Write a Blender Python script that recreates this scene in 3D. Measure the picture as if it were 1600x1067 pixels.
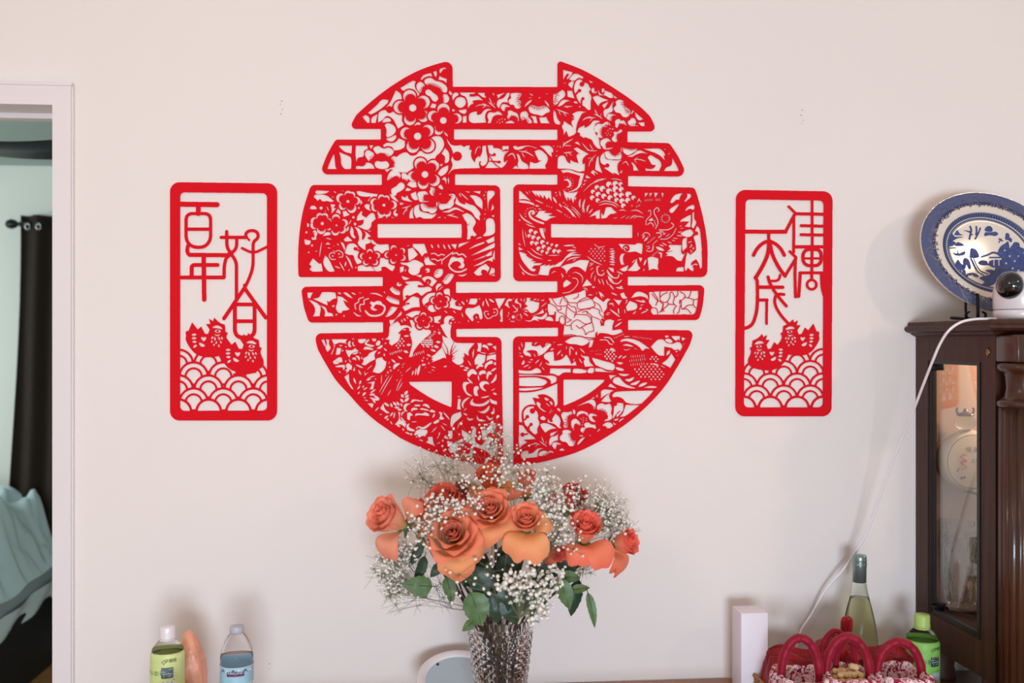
import bpy, bmesh, math, random
import numpy as np
from mathutils import Vector, Matrix, geometry
for o in list(bpy.data.objects): bpy.data.objects.remove(o, do_unlink=True)
SC = bpy.context.scene; COL = SC.collection
# ---------------------------------------------------------------- camera
F = 1556.0; CAMZ = 1.56; D = 2.22; YAW = math.atan(5.66e-5*F)
cd = bpy.data.cameras.new('camera'); cam = bpy.data.objects.new('camera', cd); COL.objects.link(cam)
cd.sensor_width = 36; cd.lens = F/1600*36; cd.clip_start = .05
cam.location = (0, -D, CAMZ); cam.rotation_euler = (math.pi/2, 0, -YAW)
cd.dof.use_dof = True; cd.dof.focus_distance = 2.2; cd.dof.aperture_fstop = 3.2
SC.camera = cam
# ---------------------------------------------------------------- world and light
W = bpy.data.worlds.new('world'); SC.world = W; W.use_nodes = True
bg = W.node_tree.nodes['Background']; bg.inputs[0].default_value = (.92, .93, 1.0, 1); bg.inputs[1].default_value = .45
def area(name, loc, target, size, size_y, energy, color, spread=180):
    l = bpy.data.lights.new(name, 'AREA'); l.shape = 'RECTANGLE'; l.size = size; l.size_y = size_y
    l.energy = energy; l.color = color; l.spread = math.radians(spread)
    o = bpy.data.objects.new(name, l); COL.objects.link(o); o.location = loc
    o.rotation_euler = (Vector(target)-Vector(loc)).to_track_quat('-Z', 'Y').to_euler()
    return o
area('window_light', (.15, -4.6, .95), (.1, 0, 1.2), 1.25, .8, 112, (.73, .85, 1.0))
area('ceiling_lamp_light', (2.20, -1.72, 2.40), (1.2, -.1, 1.6), .09, .09, 5, (1.0, .70, .44))
area('room_lamp_light', (-.9, -1.9, 2.42), (-.2, 0, 2.1), .5, .5, 8.5, (1.0, .74, .48))
area('bedroom_window_light', (-3.6, 1.2, 1.7), (-2.0, 2.6, 1.0), .9, 1.2, 36, (.93, 1.0, .98))
SC.view_settings.view_transform = 'Standard'; SC.view_settings.look = 'None'
SC.view_settings.gamma = 1; SC.view_settings.use_curve_mapping = False
SC.view_settings.exposure = 0.0
# ---------------------------------------------------------------- helpers
SY, CY = math.sin(YAW), math.cos(YAW)
def ray(px, py):
    a = (px-800)/F; b = (533.5-py)/F
    return Vector((SY+a*CY, CY-a*SY, b))
def at(px, py, y=0.0):
    d = ray(px, py); t = (y+D)/d.y
    return Vector((0, -D, CAMZ))+d*t
def hit(px, py, p, n):
    d = ray(px, py); o = Vector((0, -D, CAMZ)); t = (Vector(p)-o).dot(n)/d.dot(n)
    return o+d*t
def mpp(px, y):                     # metres per photo pixel at that place
    d = ray(px, 533); return (y+D)/d.y/F
def rgb(r, g, b):
    f = lambda c: c/12.92 if c <= .04045 else ((c+.055)/1.055)**2.4
    return (f(r/255), f(g/255), f(b/255), 1)
MATS = {}
def mat(name, col=(200, 200, 200), rough=.6, metal=0, trans=0, ior=1.45, noise=0, nscale=20, bump=0, bscale=80, spec=.5, sheen=0, sss=0, attr=None, alpha=1, emit=0, col2=None, stretch=None, coat=0, translucent=0):
    if name in MATS: return MATS[name]
    m = bpy.data.materials.new(name); m.use_nodes = True; nt = m.node_tree; N = nt.nodes; L = nt.links
    b = N['Principled BSDF']; c = rgb(*col)
    b.inputs['Base Color'].default_value = c; b.inputs['Roughness'].default_value = rough
    b.inputs['Metallic'].default_value = metal; b.inputs['Transmission Weight'].default_value = trans
    b.inputs['IOR'].default_value = ior; b.inputs['Specular IOR Level'].default_value = spec
    b.inputs['Sheen Weight'].default_value = sheen; b.inputs['Subsurface Weight'].default_value = sss
    if sss: b.inputs['Subsurface Scale'].default_value = .01
    b.inputs['Coat Weight'].default_value = coat; b.inputs['Alpha'].default_value = alpha
    if emit: b.inputs['Emission Color'].default_value = c; b.inputs['Emission Strength'].default_value = emit
    tc = N.new('ShaderNodeTexCoord'); src = tc.outputs['Object']
    if stretch:
        mp = N.new('ShaderNodeMapping'); mp.inputs['Scale'].default_value = stretch; L.new(src, mp.inputs[0]); src = mp.outputs[0]
    if attr:
        a = N.new('ShaderNodeVertexColor'); a.layer_name = attr; L.new(a.outputs[0], b.inputs['Base Color'])
    elif noise or col2:
        t = N.new('ShaderNodeTexNoise'); t.inputs['Scale'].default_value = nscale; t.inputs['Detail'].default_value = 5; L.new(src, t.inputs[0])
        r = N.new('ShaderNodeValToRGB'); L.new(t.outputs[0], r.inputs[0])
        e = r.color_ramp.elements; e[0].position = .3; e[1].position = .7
        e[0].color = tuple(x*(1-noise) for x in c[:3])+(1,); e[1].color = rgb(*col2) if col2 else tuple(min(1, x*(1+noise)) for x in c[:3])+(1,)
        L.new(r.outputs[0], b.inputs['Base Color'])
    if bump:
        t = N.new('ShaderNodeTexNoise'); t.inputs['Scale'].default_value = bscale; t.inputs['Detail'].default_value = 3; L.new(src, t.inputs[0])
        bp = N.new('ShaderNodeBump'); bp.inputs['Strength'].default_value = bump; bp.inputs['Distance'].default_value = .002
        L.new(t.outputs[0], bp.inputs['Height']); L.new(bp.outputs[0], b.inputs['Normal'])
    if translucent:
        tr = N.new('ShaderNodeBsdfTranslucent'); mx = N.new('ShaderNodeMixShader'); mx.inputs[0].default_value = translucent
        if attr: L.new(a.outputs[0], tr.inputs[0])
        else: tr.inputs[0].default_value = c
        L.new(b.outputs[0], mx.inputs[1]); L.new(tr.outputs[0], mx.inputs[2]); L.new(mx.outputs[0], N['Material Output'].inputs[0])
    MATS[name] = m; return m
def wpos(o):
    v = Vector((0, 0, 0))
    while o: v += Vector(o.location); o = o.parent
    return v
def mesh(name, vs, fs, m, parent=None, smooth=False, cols=None, mats=None, fm=None):
    """vertices in WORLD coordinates; parented parts share the parent's origin, top-level ones get their own"""
    me = bpy.data.meshes.new(name)
    off = wpos(parent) if parent else None
    V = [Vector(v) for v in vs]
    if off is None:
        a = np.array([v[:] for v in V]); off = Vector(((a[:, 0].min()+a[:, 0].max())/2, (a[:, 1].min()+a[:, 1].max())/2, a[:, 2].min()))
    me.from_pydata([v-off for v in V], [], fs)
    if smooth: me.polygons.foreach_set('use_smooth', [True]*len(me.polygons))
    if cols is not None:
        ca = me.color_attributes.new('Col', 'FLOAT_COLOR', 'POINT')
        ca.data.foreach_set('color', np.array(cols, np.float32).ravel())
    for mm in (mats or [m]): me.materials.append(mm)
    if fm is not None: me.polygons.foreach_set('material_index', fm)
    me.validate(); me.update()
    o = bpy.data.objects.new(name, me); COL.objects.link(o)
    if parent: o.parent = parent
    else: o.location = off
    return o
def thing(name, label, cat, loc, group=None):
    o = bpy.data.objects.new(name, None); COL.objects.link(o); o.location = loc; o.empty_display_size = .05
    return tag(o, label, cat, group)
def tag(o, label=None, cat=None, group=None, kind=None):
    for k, v in (('label', label), ('category', cat), ('group', group), ('kind', kind)):
        if v: o[k] = v
    return o
def box_vf(x0, x1, y0, y1, z0, z1):
    vs = [(x, y, z) for x in (x0, x1) for y in (y0, y1) for z in (z0, z1)]
    return vs, [(0, 1, 3, 2), (4, 6, 7, 5), (0, 4, 5, 1), (2, 3, 7, 6), (0, 2, 6, 4), (1, 5, 7, 3)]
def box(name, x0, x1, y0, y1, z0, z1, m, parent=None, bev=0, seg=2, rot=None, piv=None):
    bm = bmesh.new(); vs, fs = box_vf(x0, x1, y0, y1, z0, z1); bv = [bm.verts.new(v) for v in vs]
    for f in fs: bm.faces.new([bv[i] for i in f])
    bmesh.ops.recalc_face_normals(bm, faces=bm.faces)
    if bev: bmesh.ops.bevel(bm, geom=list(bm.edges), offset=bev, segments=seg, affect='EDGES', profile=.5)
    return fin(name, bm, m, parent, bool(bev), rot, piv)
def fin(name, bm, m, parent=None, smooth=False, rot=None, piv=None):
    if rot is not None: bmesh.ops.rotate(bm, cent=piv or (0, 0, 0), matrix=rot, verts=bm.verts)
    bm.verts.index_update()
    vs = [v.co.copy() for v in bm.verts]; fs = [[v.index for v in f.verts] for f in bm.faces]; bm.free()
    o = mesh(name, vs, fs, m, parent, smooth)
    if smooth and rot is None: pass
    return o
def lathe_vf(prof, cx, cy, n=32, disp=None, axis=None, closed_top=False, closed_bot=False):
    vs, fs = [], []
    for i, (r, z) in enumerate(prof):
        for k in range(n):
            a = 2*math.pi*k/n; rr = r+(disp(i, k, a, z) if disp else 0)
            vs.append((cx+rr*math.cos(a), cy+rr*math.sin(a), z))
    for i in range(len(prof)-1):
        for k in range(n):
            k2 = (k+1) % n; fs.append((i*n+k, i*n+k2, (i+1)*n+k2, (i+1)*n+k))
    if closed_bot: fs.append(tuple(range(n))[::-1])
    if closed_top: fs.append(tuple((len(prof)-1)*n+k for k in range(n)))
    return vs, fs
def lathe(name, prof, cx, cy, m, parent=None, n=32, smooth=True, disp=None, ct=True, cb=True, xf=None):
    vs, fs = lathe_vf(prof, cx, cy, n, disp, None, ct, cb)
    if xf: vs = [xf(Vector(v)) for v in vs]
    return mesh(name, vs, fs, m, parent, smooth)
def smoothpts(p, n=6, closed=False):
    p = [Vector(q) for q in p]; N = len(p); out = []
    if N < 3: return p
    for i in range(N if closed else N-1):
        p0 = p[(i-1) % N] if closed or i else p[0]; p1 = p[i]; p2 = p[(i+1) % N]; p3 = p[(i+2) % N] if closed or i+2 < N else p[-1]
        for k in range(n):
            t = k/n; out.append(.5*(2*p1+(p2-p0)*t+(2*p0-5*p1+4*p2-p3)*t*t+(3*p1-p0-3*p2+p3)*t**3))
    if not closed: out.append(p[-1])
    return out
def tube_vf(pts, r, n=8, cap=True):
    pts = [Vector(p) for p in pts]; vs, fs = [], []
    if not hasattr(r, '__len__'): r = [r]*len(pts)
    nrm = None
    for i, p in enumerate(pts):
        t = (pts[min(i+1, len(pts)-1)]-pts[max(i-1, 0)]).normalized()
        if nrm is None: nrm = t.orthogonal().normalized()
        nrm = (nrm-t*nrm.dot(t))
        nrm = nrm.normalized() if nrm.length > 1e-6 else t.orthogonal().normalized()
        b = t.cross(nrm)
        for k in range(n):
            a = 2*math.pi*k/n; vs.append(p+(nrm*math.cos(a)+b*math.sin(a))*r[i])
    for i in range(len(pts)-1):
        for k in range(n):
            k2 = (k+1) % n; fs.append((i*n+k, i*n+k2, (i+1)*n+k2, (i+1)*n+k))
    if cap: fs.append(tuple(range(n))[::-1]); fs.append(tuple((len(pts)-1)*n+k for k in range(n)))
    return vs, fs
def tube(name, pts, r, m, parent=None, n=8, sm=0):
    if sm: pts = smoothpts(pts, sm)
    if hasattr(r, '__len__') and len(r) != len(pts): r = list(np.interp(np.linspace(0, 1, len(pts)), np.linspace(0, 1, len(r)), r))
    vs, fs = tube_vf(pts, r, n); return mesh(name, vs, fs, m, parent, True)
def join(parts):
    vs, fs = [], []
    for v, f in parts:
        o = len(vs); vs += list(v); fs += [tuple(i+o for i in q) for q in f]
    return vs, fs
class Ras:
    def __init__(s, x0, y0, x1, y1, ss):
        s.x0, s.y0, s.ss = x0, y0, ss
        s.w, s.h = int((x1-x0)*ss), int((y1-y0)*ss)
        s.m = np.zeros((s.h, s.w), bool); s.lab = np.zeros((s.h, s.w), np.uint8)
        s.o = (0, 0); s.sc = 10.; s.parts = []
    def P(s, pts):                      # DSL units -> raster units
        a = np.array(pts, float).reshape(-1, 2)
        return ((a/s.sc + s.o) - (s.x0, s.y0))*s.ss
    def smooth(s, p, closed, n=5):
        N = len(p)
        if N < 3: return p
        out = []
        for i in range(N if closed else N-1):
            p0 = p[(i-1) % N] if closed or i > 0 else p[0]
            p1, p2 = p[i], p[(i+1) % N]
            p3 = p[(i+2) % N] if closed or i+2 < N else p[-1]
            for k in range(n):
                t = k/n
                out.append(.5*(2*p1+(p2-p0)*t+(2*p0-5*p1+4*p2-p3)*t*t+(3*p1-p0-3*p2+p3)*t**3))
        if not closed: out.append(p[-1])
        return np.array(out)
    def asm(s, p, lim=68, mx=1e9):
        """closed polygon, bends smoothed, corners sharper than lim degrees kept"""
        n = len(p); nx = np.roll(p, -1, 0); pv = np.roll(p, 1, 0)
        e = nx-p; L = np.hypot(*e.T)+1e-9; Lp = np.roll(L, 1)
        ein = (p-pv)/Lp[:, None]; eo = e/L[:, None]
        c = (ein*eo).sum(1); sharp = c < math.cos(math.radians(lim))
        tg = ein*Lp[:, None]**-1+eo*L[:, None]**-1; tg /= (np.hypot(*tg.T)+1e-9)[:, None]
        out = []
        for i in range(n):
            j = (i+1) % n; l = L[i]; mi = min(l, 1.3*Lp[i], 1.3*l); mj = min(l, 1.3*L[j])
            ns = 1 if l < 5 or l > mx or (sharp[i] and sharp[j]) else 5
            a = eo[i] if sharp[i] else tg[i]; b = eo[i] if sharp[j] else tg[j]
            if sharp[i]: mi = l
            if sharp[j]: mj = l
            for k in range(ns):
                t = k/ns
                out.append((2*t**3-3*t*t+1)*p[i]+(t**3-2*t*t+t)*mi*a+(3*t*t-2*t**3)*p[j]+(t**3-t*t)*mj*b)
        return np.array(out)
    def polymask(s, p):
        bx0 = max(0, int(p[:, 0].min())-1); bx1 = min(s.w, int(p[:, 0].max())+2)
        by0 = max(0, int(p[:, 1].min())-1); by1 = min(s.h, int(p[:, 1].max())+2)
        if bx1 <= bx0 or by1 <= by0: return None
        W, H = bx1-bx0, by1-by0
        d = np.zeros((H, W+1), np.int8)
        q = np.roll(p, -1, 0)
        for (xa, ya), (xb, yb) in zip(p, q):
            if ya == yb: continue
            if ya > yb: xa, ya, xb, yb = xb, yb, xa, ya
            r0 = max(0, math.ceil(ya-.5)-by0); r1 = min(H, math.ceil(yb-.5)-by0)
            if r1 <= r0: continue
            rows = np.arange(r0, r1)
            xs = xa+(rows+by0+.5-ya)*(xb-xa)/(yb-ya)
            c = np.clip(np.ceil(xs-.5).astype(int)-bx0, 0, W)
            d[rows, c] ^= 1
        return (slice(by0, by1), slice(bx0, bx1)), (np.bitwise_xor.accumulate(d, 1)[:, :W]).astype(bool)
    def strokemask(s, p, w, taper, closed=False):
        w = np.asarray(w, float)
        if closed: p = np.vstack([p, p[:1]])
        L = np.r_[0, np.cumsum(np.hypot(*(p[1:]-p[:-1]).T))]
        T = L/max(L[-1], 1e-6)
        prof = (lambda t: np.maximum(.12, np.sin(np.pi*np.clip(t, 0, 1))**.6)) if taper == 2 else ((lambda t: 1-.85*t) if taper == 1 else (lambda t: t*0+1.))
        R = w/2
        bx0 = max(0, int(p[:, 0].min()-R)-1); bx1 = min(s.w, int(p[:, 0].max()+R)+2)
        by0 = max(0, int(p[:, 1].min()-R)-1); by1 = min(s.h, int(p[:, 1].max()+R)+2)
        if bx1 <= bx0 or by1 <= by0: return None
        res = np.zeros((by1-by0, bx1-bx0), bool)
        for i in range(len(p)-1):
            a, b = p[i], p[i+1]
            cx0 = max(bx0, int(min(a[0], b[0])-R)-1); cx1 = min(bx1, int(max(a[0], b[0])+R)+2)
            cy0 = max(by0, int(min(a[1], b[1])-R)-1); cy1 = min(by1, int(max(a[1], b[1])+R)+2)
            if cx1 <= cx0 or cy1 <= cy0: continue
            X = np.arange(cx0, cx1)+.5; Y = (np.arange(cy0, cy1)+.5)[:, None]
            dx, dy = b-a; l2 = dx*dx+dy*dy+1e-9
            t = np.clip(((X-a[0])*dx+(Y-a[1])*dy)/l2, 0, 1)
            dist = np.hypot(X-a[0]-t*dx, Y-a[1]-t*dy)
            res[cy0-by0:cy1-by0, cx0-bx0:cx1-bx0] |= dist < R*prof(T[i]+t*(T[i+1]-T[i]))
        return (slice(by0, by1), slice(bx0, bx1)), res
    def put(s, r, val, tgt=None):
        if r is None: return
        tgt = s.m if tgt is None else tgt
        v = tgt[r[0]]; v[r[1]] = val
    def disc(s, cx, cy, r, val, tgt=None):
        a = np.linspace(0, 2*np.pi, 40, endpoint=False)
        s.put(s.polymask(np.c_[cx+r*np.cos(a), cy+r*np.sin(a)]), val, tgt)
    def teeth(s, p, ln, step=27, bw=17):
        k = s.ss/s.sc
        ln, step, bw = ln*k, step*k, bw*k
        seg = np.hypot(*(p[1:]-p[:-1]).T); L = np.r_[0, np.cumsum(seg)]
        n = max(2, int(L[-1]/step)+1)
        for u in np.linspace(0, L[-1], n):
            i = min(len(seg)-1, int(np.searchsorted(L, u, 'right'))-1)
            t = (u-L[i])/max(seg[i], 1e-6); c = p[i]+(p[i+1]-p[i])*t
            d = (p[i+1]-p[i])/max(seg[i], 1e-6); nrm = np.array([d[1], -d[0]])
            f = ln*(.75+.25*math.sin(u*1.7))
            s.put(s.polymask(np.array([c-d*bw/2-nrm*k*8, c+d*bw/2-nrm*k*8, c+nrm*f])), True)
    def soft(s, p):
        for _ in range(3):
            out = [p[0]]
            for i in range(1, len(p)-1):
                a, b = p[i]-p[i-1], p[i+1]-p[i]; la, lb = np.hypot(*a)+1e-9, np.hypot(*b)+1e-9
                if (a@b)/la/lb > .45:
                    q = min(.25*la, .25*lb); out += [p[i]-a/la*q, p[i]+b/lb*q]
                else: out.append(p[i])
            out.append(p[-1]); p = np.array(out)
        return p
    def bird(s, ex, ey, sx):
        def Z(c): c = np.array(c, float).reshape(-1, 2); return s.P(np.c_[ex+c[:, 0]*sx, ey+c[:, 1]*abs(sx)].ravel())
        k = s.ss/s.sc
        s.put(s.polymask(s.asm(Z([-400,100,-395,50,-400,20,-385,-10,-365,0,-320,-112,-250,-20,-205,-60,-160,30,-120,35,-100,-20,-145,-90,-90,-90,-110,-155,-55,-125,-45,-170,30,-105,90,-80,100,10,130,20,110,70,125,120,150,180,140,250,80,290,-80,325,-200,315,-290,270,-350,200,-390,130]), 50)), True)
        for w, c in ((30,[-65,-45,-5,-55,60,-30]),(14,[-45,38,0,55,32,36]),(20,[-80,100,-55,65]),(20,[-32,120,-35,70]),(20,[10,70,25,112]),(20,[45,70,60,105]),(20,[-80,145,-65,115]),(20,[-20,160,-12,125]),(20,[45,155,35,120]),(20,[-50,185,-40,155]),(20,[20,200,10,165]),
                     (26,[-325,45,-265,42]),(26,[-325,90,-265,85]),(26,[-318,130,-262,135]),(26,[-305,205,-260,170]),(34,[-230,145,-195,175,-160,180])):
            s.put(s.strokemask(s.smooth(Z(c), False), w*k*1.15, 2), False)
        s.put(s.polymask(s.smooth(Z([-40,0,0,-22,42,2,0,22]), True)), False)
        q = Z([0, 0])[0]; s.disc(q[0], q[1], 15*k, True)
        s.put(s.polymask(s.smooth(Z([-175,82,-190,70,-210,85,-185,120,-175,128,-150,105,-142,80,-158,70]), True)), False)
    def run(s, text):
        k = s.ss/s.sc; fl = None; al = []
        def flush():
            nonlocal fl
            if not fl: return
            (cx, cy, r), ms = fl; fl = None
            c = s.P([cx, cy])[0]; r *= k
            P = [(s.P(m[:2])[0], m[2]*k) for m in ms]
            pad = 24*k
            s.parts.append('blossom'); pid = len(s.parts)
            for q, rr in P:
                s.disc(q[0], q[1], rr+pad, True); al.append((pid, q, rr+pad))
            s.disc(c[0], c[1], r+8*k, True); al.append((pid, c, r+8*k))
            for q, rr in P: s.disc(q[0], q[1], rr, False)
            inn = []
            for q, rr in P:
                d = math.hypot(*(q-c)); ri = rr*.86; g = q+(c-q)/max(d, 1)*rr*.55
                inn.append((g, ri)); s.disc(g[0], g[1], ri, True)
            s.disc(c[0], c[1], r*.72, True)
            for (q, rr), (g, ri) in zip(P, inn):
                a0 = math.atan2(*(q-c)[::-1])
                n = max(5, int(2.5*ri/(24*k)))
                for i in range(n):
                    a = a0-1.15+2.3*i/(n-1)
                    e, f = np.array([math.cos(a), math.sin(a)]), np.array([-math.sin(a), math.cos(a)])
                    b = g+e*(ri-3*k); tl = rr*.36*(.6+.4*math.cos(a-a0))*(.8+.2*(i % 2))
                    s.put(s.polymask(np.array([b-f*8*k, b+f*8*k, b+e*tl])), True)
        areas = []
        for line in text.split('\n'):
            t = line.split()
            if not t: continue
            o = t[0]
            if o[0] == '@':
                flush(); s.o = (float(o[1:]), float(t[1])); s.sc = float(t[2]) if len(t) > 2 else 10.; k = s.ss/s.sc; continue
            if o == 'A':
                areas.append((t[1], s.P([float(v) for v in t[2:]]))); continue
            v = [float(x) for x in t[1:]]
            if o == 'M': fl[1].append(v); continue
            flush()
            if o == 'F': fl = (v, [])
            elif o == 'P': s.put(s.polymask(s.asm(s.P(v))), False)
            elif o == 'p': s.put(s.polymask(s.asm(s.P(v), 50)), True)
            elif o == 'S': s.put(s.polymask(s.smooth(s.P(v), True)), False)
            elif o == 's': s.put(s.polymask(s.smooth(s.P(v), True)), True)
            elif o == 'T': s.put(s.strokemask(s.smooth(s.P(v[1:]), False), v[0]*k*1.15, 2), False)
            elif o == 't': s.put(s.strokemask(s.smooth(s.P(v[1:]), False), v[0]*k, 1), True)
            elif o in 'Ll': s.put(s.strokemask(s.smooth(s.P(v[1:]), False), v[0]*k, 0), o == 'l')
            elif o in 'Cc':
                q = s.P(v[:2])[0]; s.disc(q[0], q[1], v[2]*k, o == 'c')
            elif o in 'jJ': s.put(s.strokemask(s.soft(s.P(v[1:])), v[0]*k, 0), o == 'j')
            elif o == 'w':
                q = s.P(v[:2])[0]
                s.disc(q[0], q[1], (v[2]+v[3]/2)*k, False)
                for r, w in ((v[2], v[3]), (v[4], v[5])):
                    if r: s.disc(q[0], q[1], (r+w/2)*k, True); s.disc(q[0], q[1], (r-w/2)*k, False)
            elif o == 'B': s.bird(v[0], v[1], v[2])
            elif o == 'k': s.teeth(s.P(v[1:]), v[0])
            elif o == 'G':
                q = s.P(v[:2])[0]; r = v[2]*k
                s.disc(q[0], q[1], r, False); s.disc(q[0]+r*.55, q[1]+r*.6, r*.5, True)
            elif o == 'H':
                ln, w, st = v[0]*k, v[1]*k, v[2]*k; p = s.P(v[3:])
                seg = np.hypot(*(p[1]-p[0])); d = (p[1]-p[0])/seg; n = np.array([d[1], -d[0]])
                for i in range(int(seg/st)+1):
                    c = p[0]+d*i*st; f = ln*(.4+.1*(i % 2))
                    s.put(s.strokemask(np.array([c-n*f, c, c+n*f]), w*1.1, 2), False)
            elif o == 'Q':
                st, r = v[0]*k, v[1]*k; p = s.P(v[2:])
                mk = s.polymask(p)
                if mk is None: continue
                (sy, sx), mm = mk; j = 0; y = sy.start+st/2
                while y < sy.stop:
                    x = sx.start+(st/2 if j % 2 else 0)
                    while x < sx.stop:
                        if mm[int(y)-sy.start, min(mm.shape[1]-1, int(x)-sx.start)]: s.disc(x, y, r, False)
                        x += st
                    y += st*.62; j += 1
            elif o == 'W':
                q = s.P(v[:2])[0]
                for i in range(int(v[4])):
                    a = i*2*math.pi/v[4]; a2 = a+.35
                    s.put(s.strokemask(np.array([q+v[2]*k*np.array([math.cos(a), math.sin(a)]), q+v[3]*k*np.array([math.cos(a2), math.sin(a2)])]), v[5]*k, 2), False)
        flush()
        for name, p in areas:
            s.parts.append(name); s.put(s.polymask(p), len(s.parts), s.lab)
        for pid, c, r in al: s.disc(c[0], c[1], r, pid, s.lab)
def rounded(spec):
    """list of (x,y[,r]) -> polygon with rounded corners"""
    n = len(spec); out = []
    for i in range(n):
        x, y = spec[i][:2]; r = spec[i][2] if len(spec[i]) > 2 else 0
        if not r: out.append((x, y)); continue
        p = np.array([x, y], float); a = np.array(spec[i-1][:2], float)-p; b = np.array(spec[(i+1) % n][:2], float)-p
        la, lb = np.hypot(*a), np.hypot(*b); a /= la; b /= lb
        ang = math.acos(max(-1, min(1, a@b))); t = min(r/math.tan(ang/2), la*.48, lb*.48)
        A, B = p+a*t, p+b*t; rr = t*math.tan(ang/2)
        bis = (a+b)/np.hypot(*(a+b)); C = p+bis*math.hypot(t, rr)
        a0 = math.atan2(*(A-C)[::-1]); a1 = math.atan2(*(B-C)[::-1])
        da = (a1-a0+math.pi) % (2*math.pi)-math.pi
        m = 2 if rr < 2 else 8
        for k in range(m+1):
            q = a0+da*k/m; out.append((C[0]+rr*math.cos(q), C[1]+rr*math.sin(q)))
    return np.array(out)
OUT = [(707,93,11),(707.5,135.5,1),(871,136,1),(871,94,10),(885,99),(910,109),(935,122.5),(960,138),(985,155),(1005,171),(1017,184),(1027,205.5,9),
(980.5,205.5,1),(980.5,222,1),(1046,223.5,8),(1060,245),(1075,276,11),(981.5,275,1),(981.5,291,1),(1085,293,9),(1088.5,302),(1093,318),(1099,342),(1103.5,367),(1105.5,387),(1105.5,410),(1105,433,10),
(981,432.5,1),(981,446,1),(1101.5,445.5,8),(1097.5,480),(1092,500,8),(981.5,500,1),(981.5,515.5,1),(1085,516,9),(1078,538),(1070,553),(1055,579),(1040,602),(1025,620),(1005,640),(980,661),(955,678),(930,693),(900,707),(870,716),(840,723),(820,725.5),(802,727),
(801.5,525.5,9),(872,525.5,1),(872,512,1),(713,514,1),(713.5,526.5,1),(783.5,526.5,9),(786.5,727),(765,726),(740,723),(710,717),(680,708),(650,696),(625,684),(590,660),(565,638),(545,616),(525,594),(510,570),(496,544),(491,521,9),
(598.5,519.5,1),(598.5,503.5,1),(482.5,504,8),(475,480),(470,448,8),(598,447,1),(598,433,1),(466.5,433,9),(466,425),(466,391),(469,355),(474,327),(480,307),(486,289,8),(596.5,289,1),(596.5,272.5,1),(499,272.5,9),(512,240),(524.5,218,7),(595,218,1),(595,201.5,1),(545,201.5,10),(556,181),(575,163),(597,145),(620,129),(645,114.5),(670,104)]
HOLES = [[(709.5,202,1),(871,202.5,1),(871,218.5,1),(709.5,218,1)],
[(711,272.5,1),(871,273,1),(871,288.5,1),(802,288,9),(802,439.5,9),(871,439.5,1),(871,456.5,1),(712.5,457.5,1),(712.5,440.5,1),(782.5,440.5,9),(781.5,289.5,9),(711,289,1)],
[(590,350,1),(721.3,350,1),(721.3,371.5,1),(590,371.5,1)],
[(861,350,1),(988,351.5,1),(988,371.8,1),(861,371,1)],
[(639,596.5),(705.7,596,1),(705.5,636.5,1),(699,634),(680,625.5),(660,614),(641,601)],
[(880.5,593,1),(945.5,593.3,1),(943,597),(920,615),(900,626),(882.5,633.5),(880.5,633,1)]]
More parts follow.
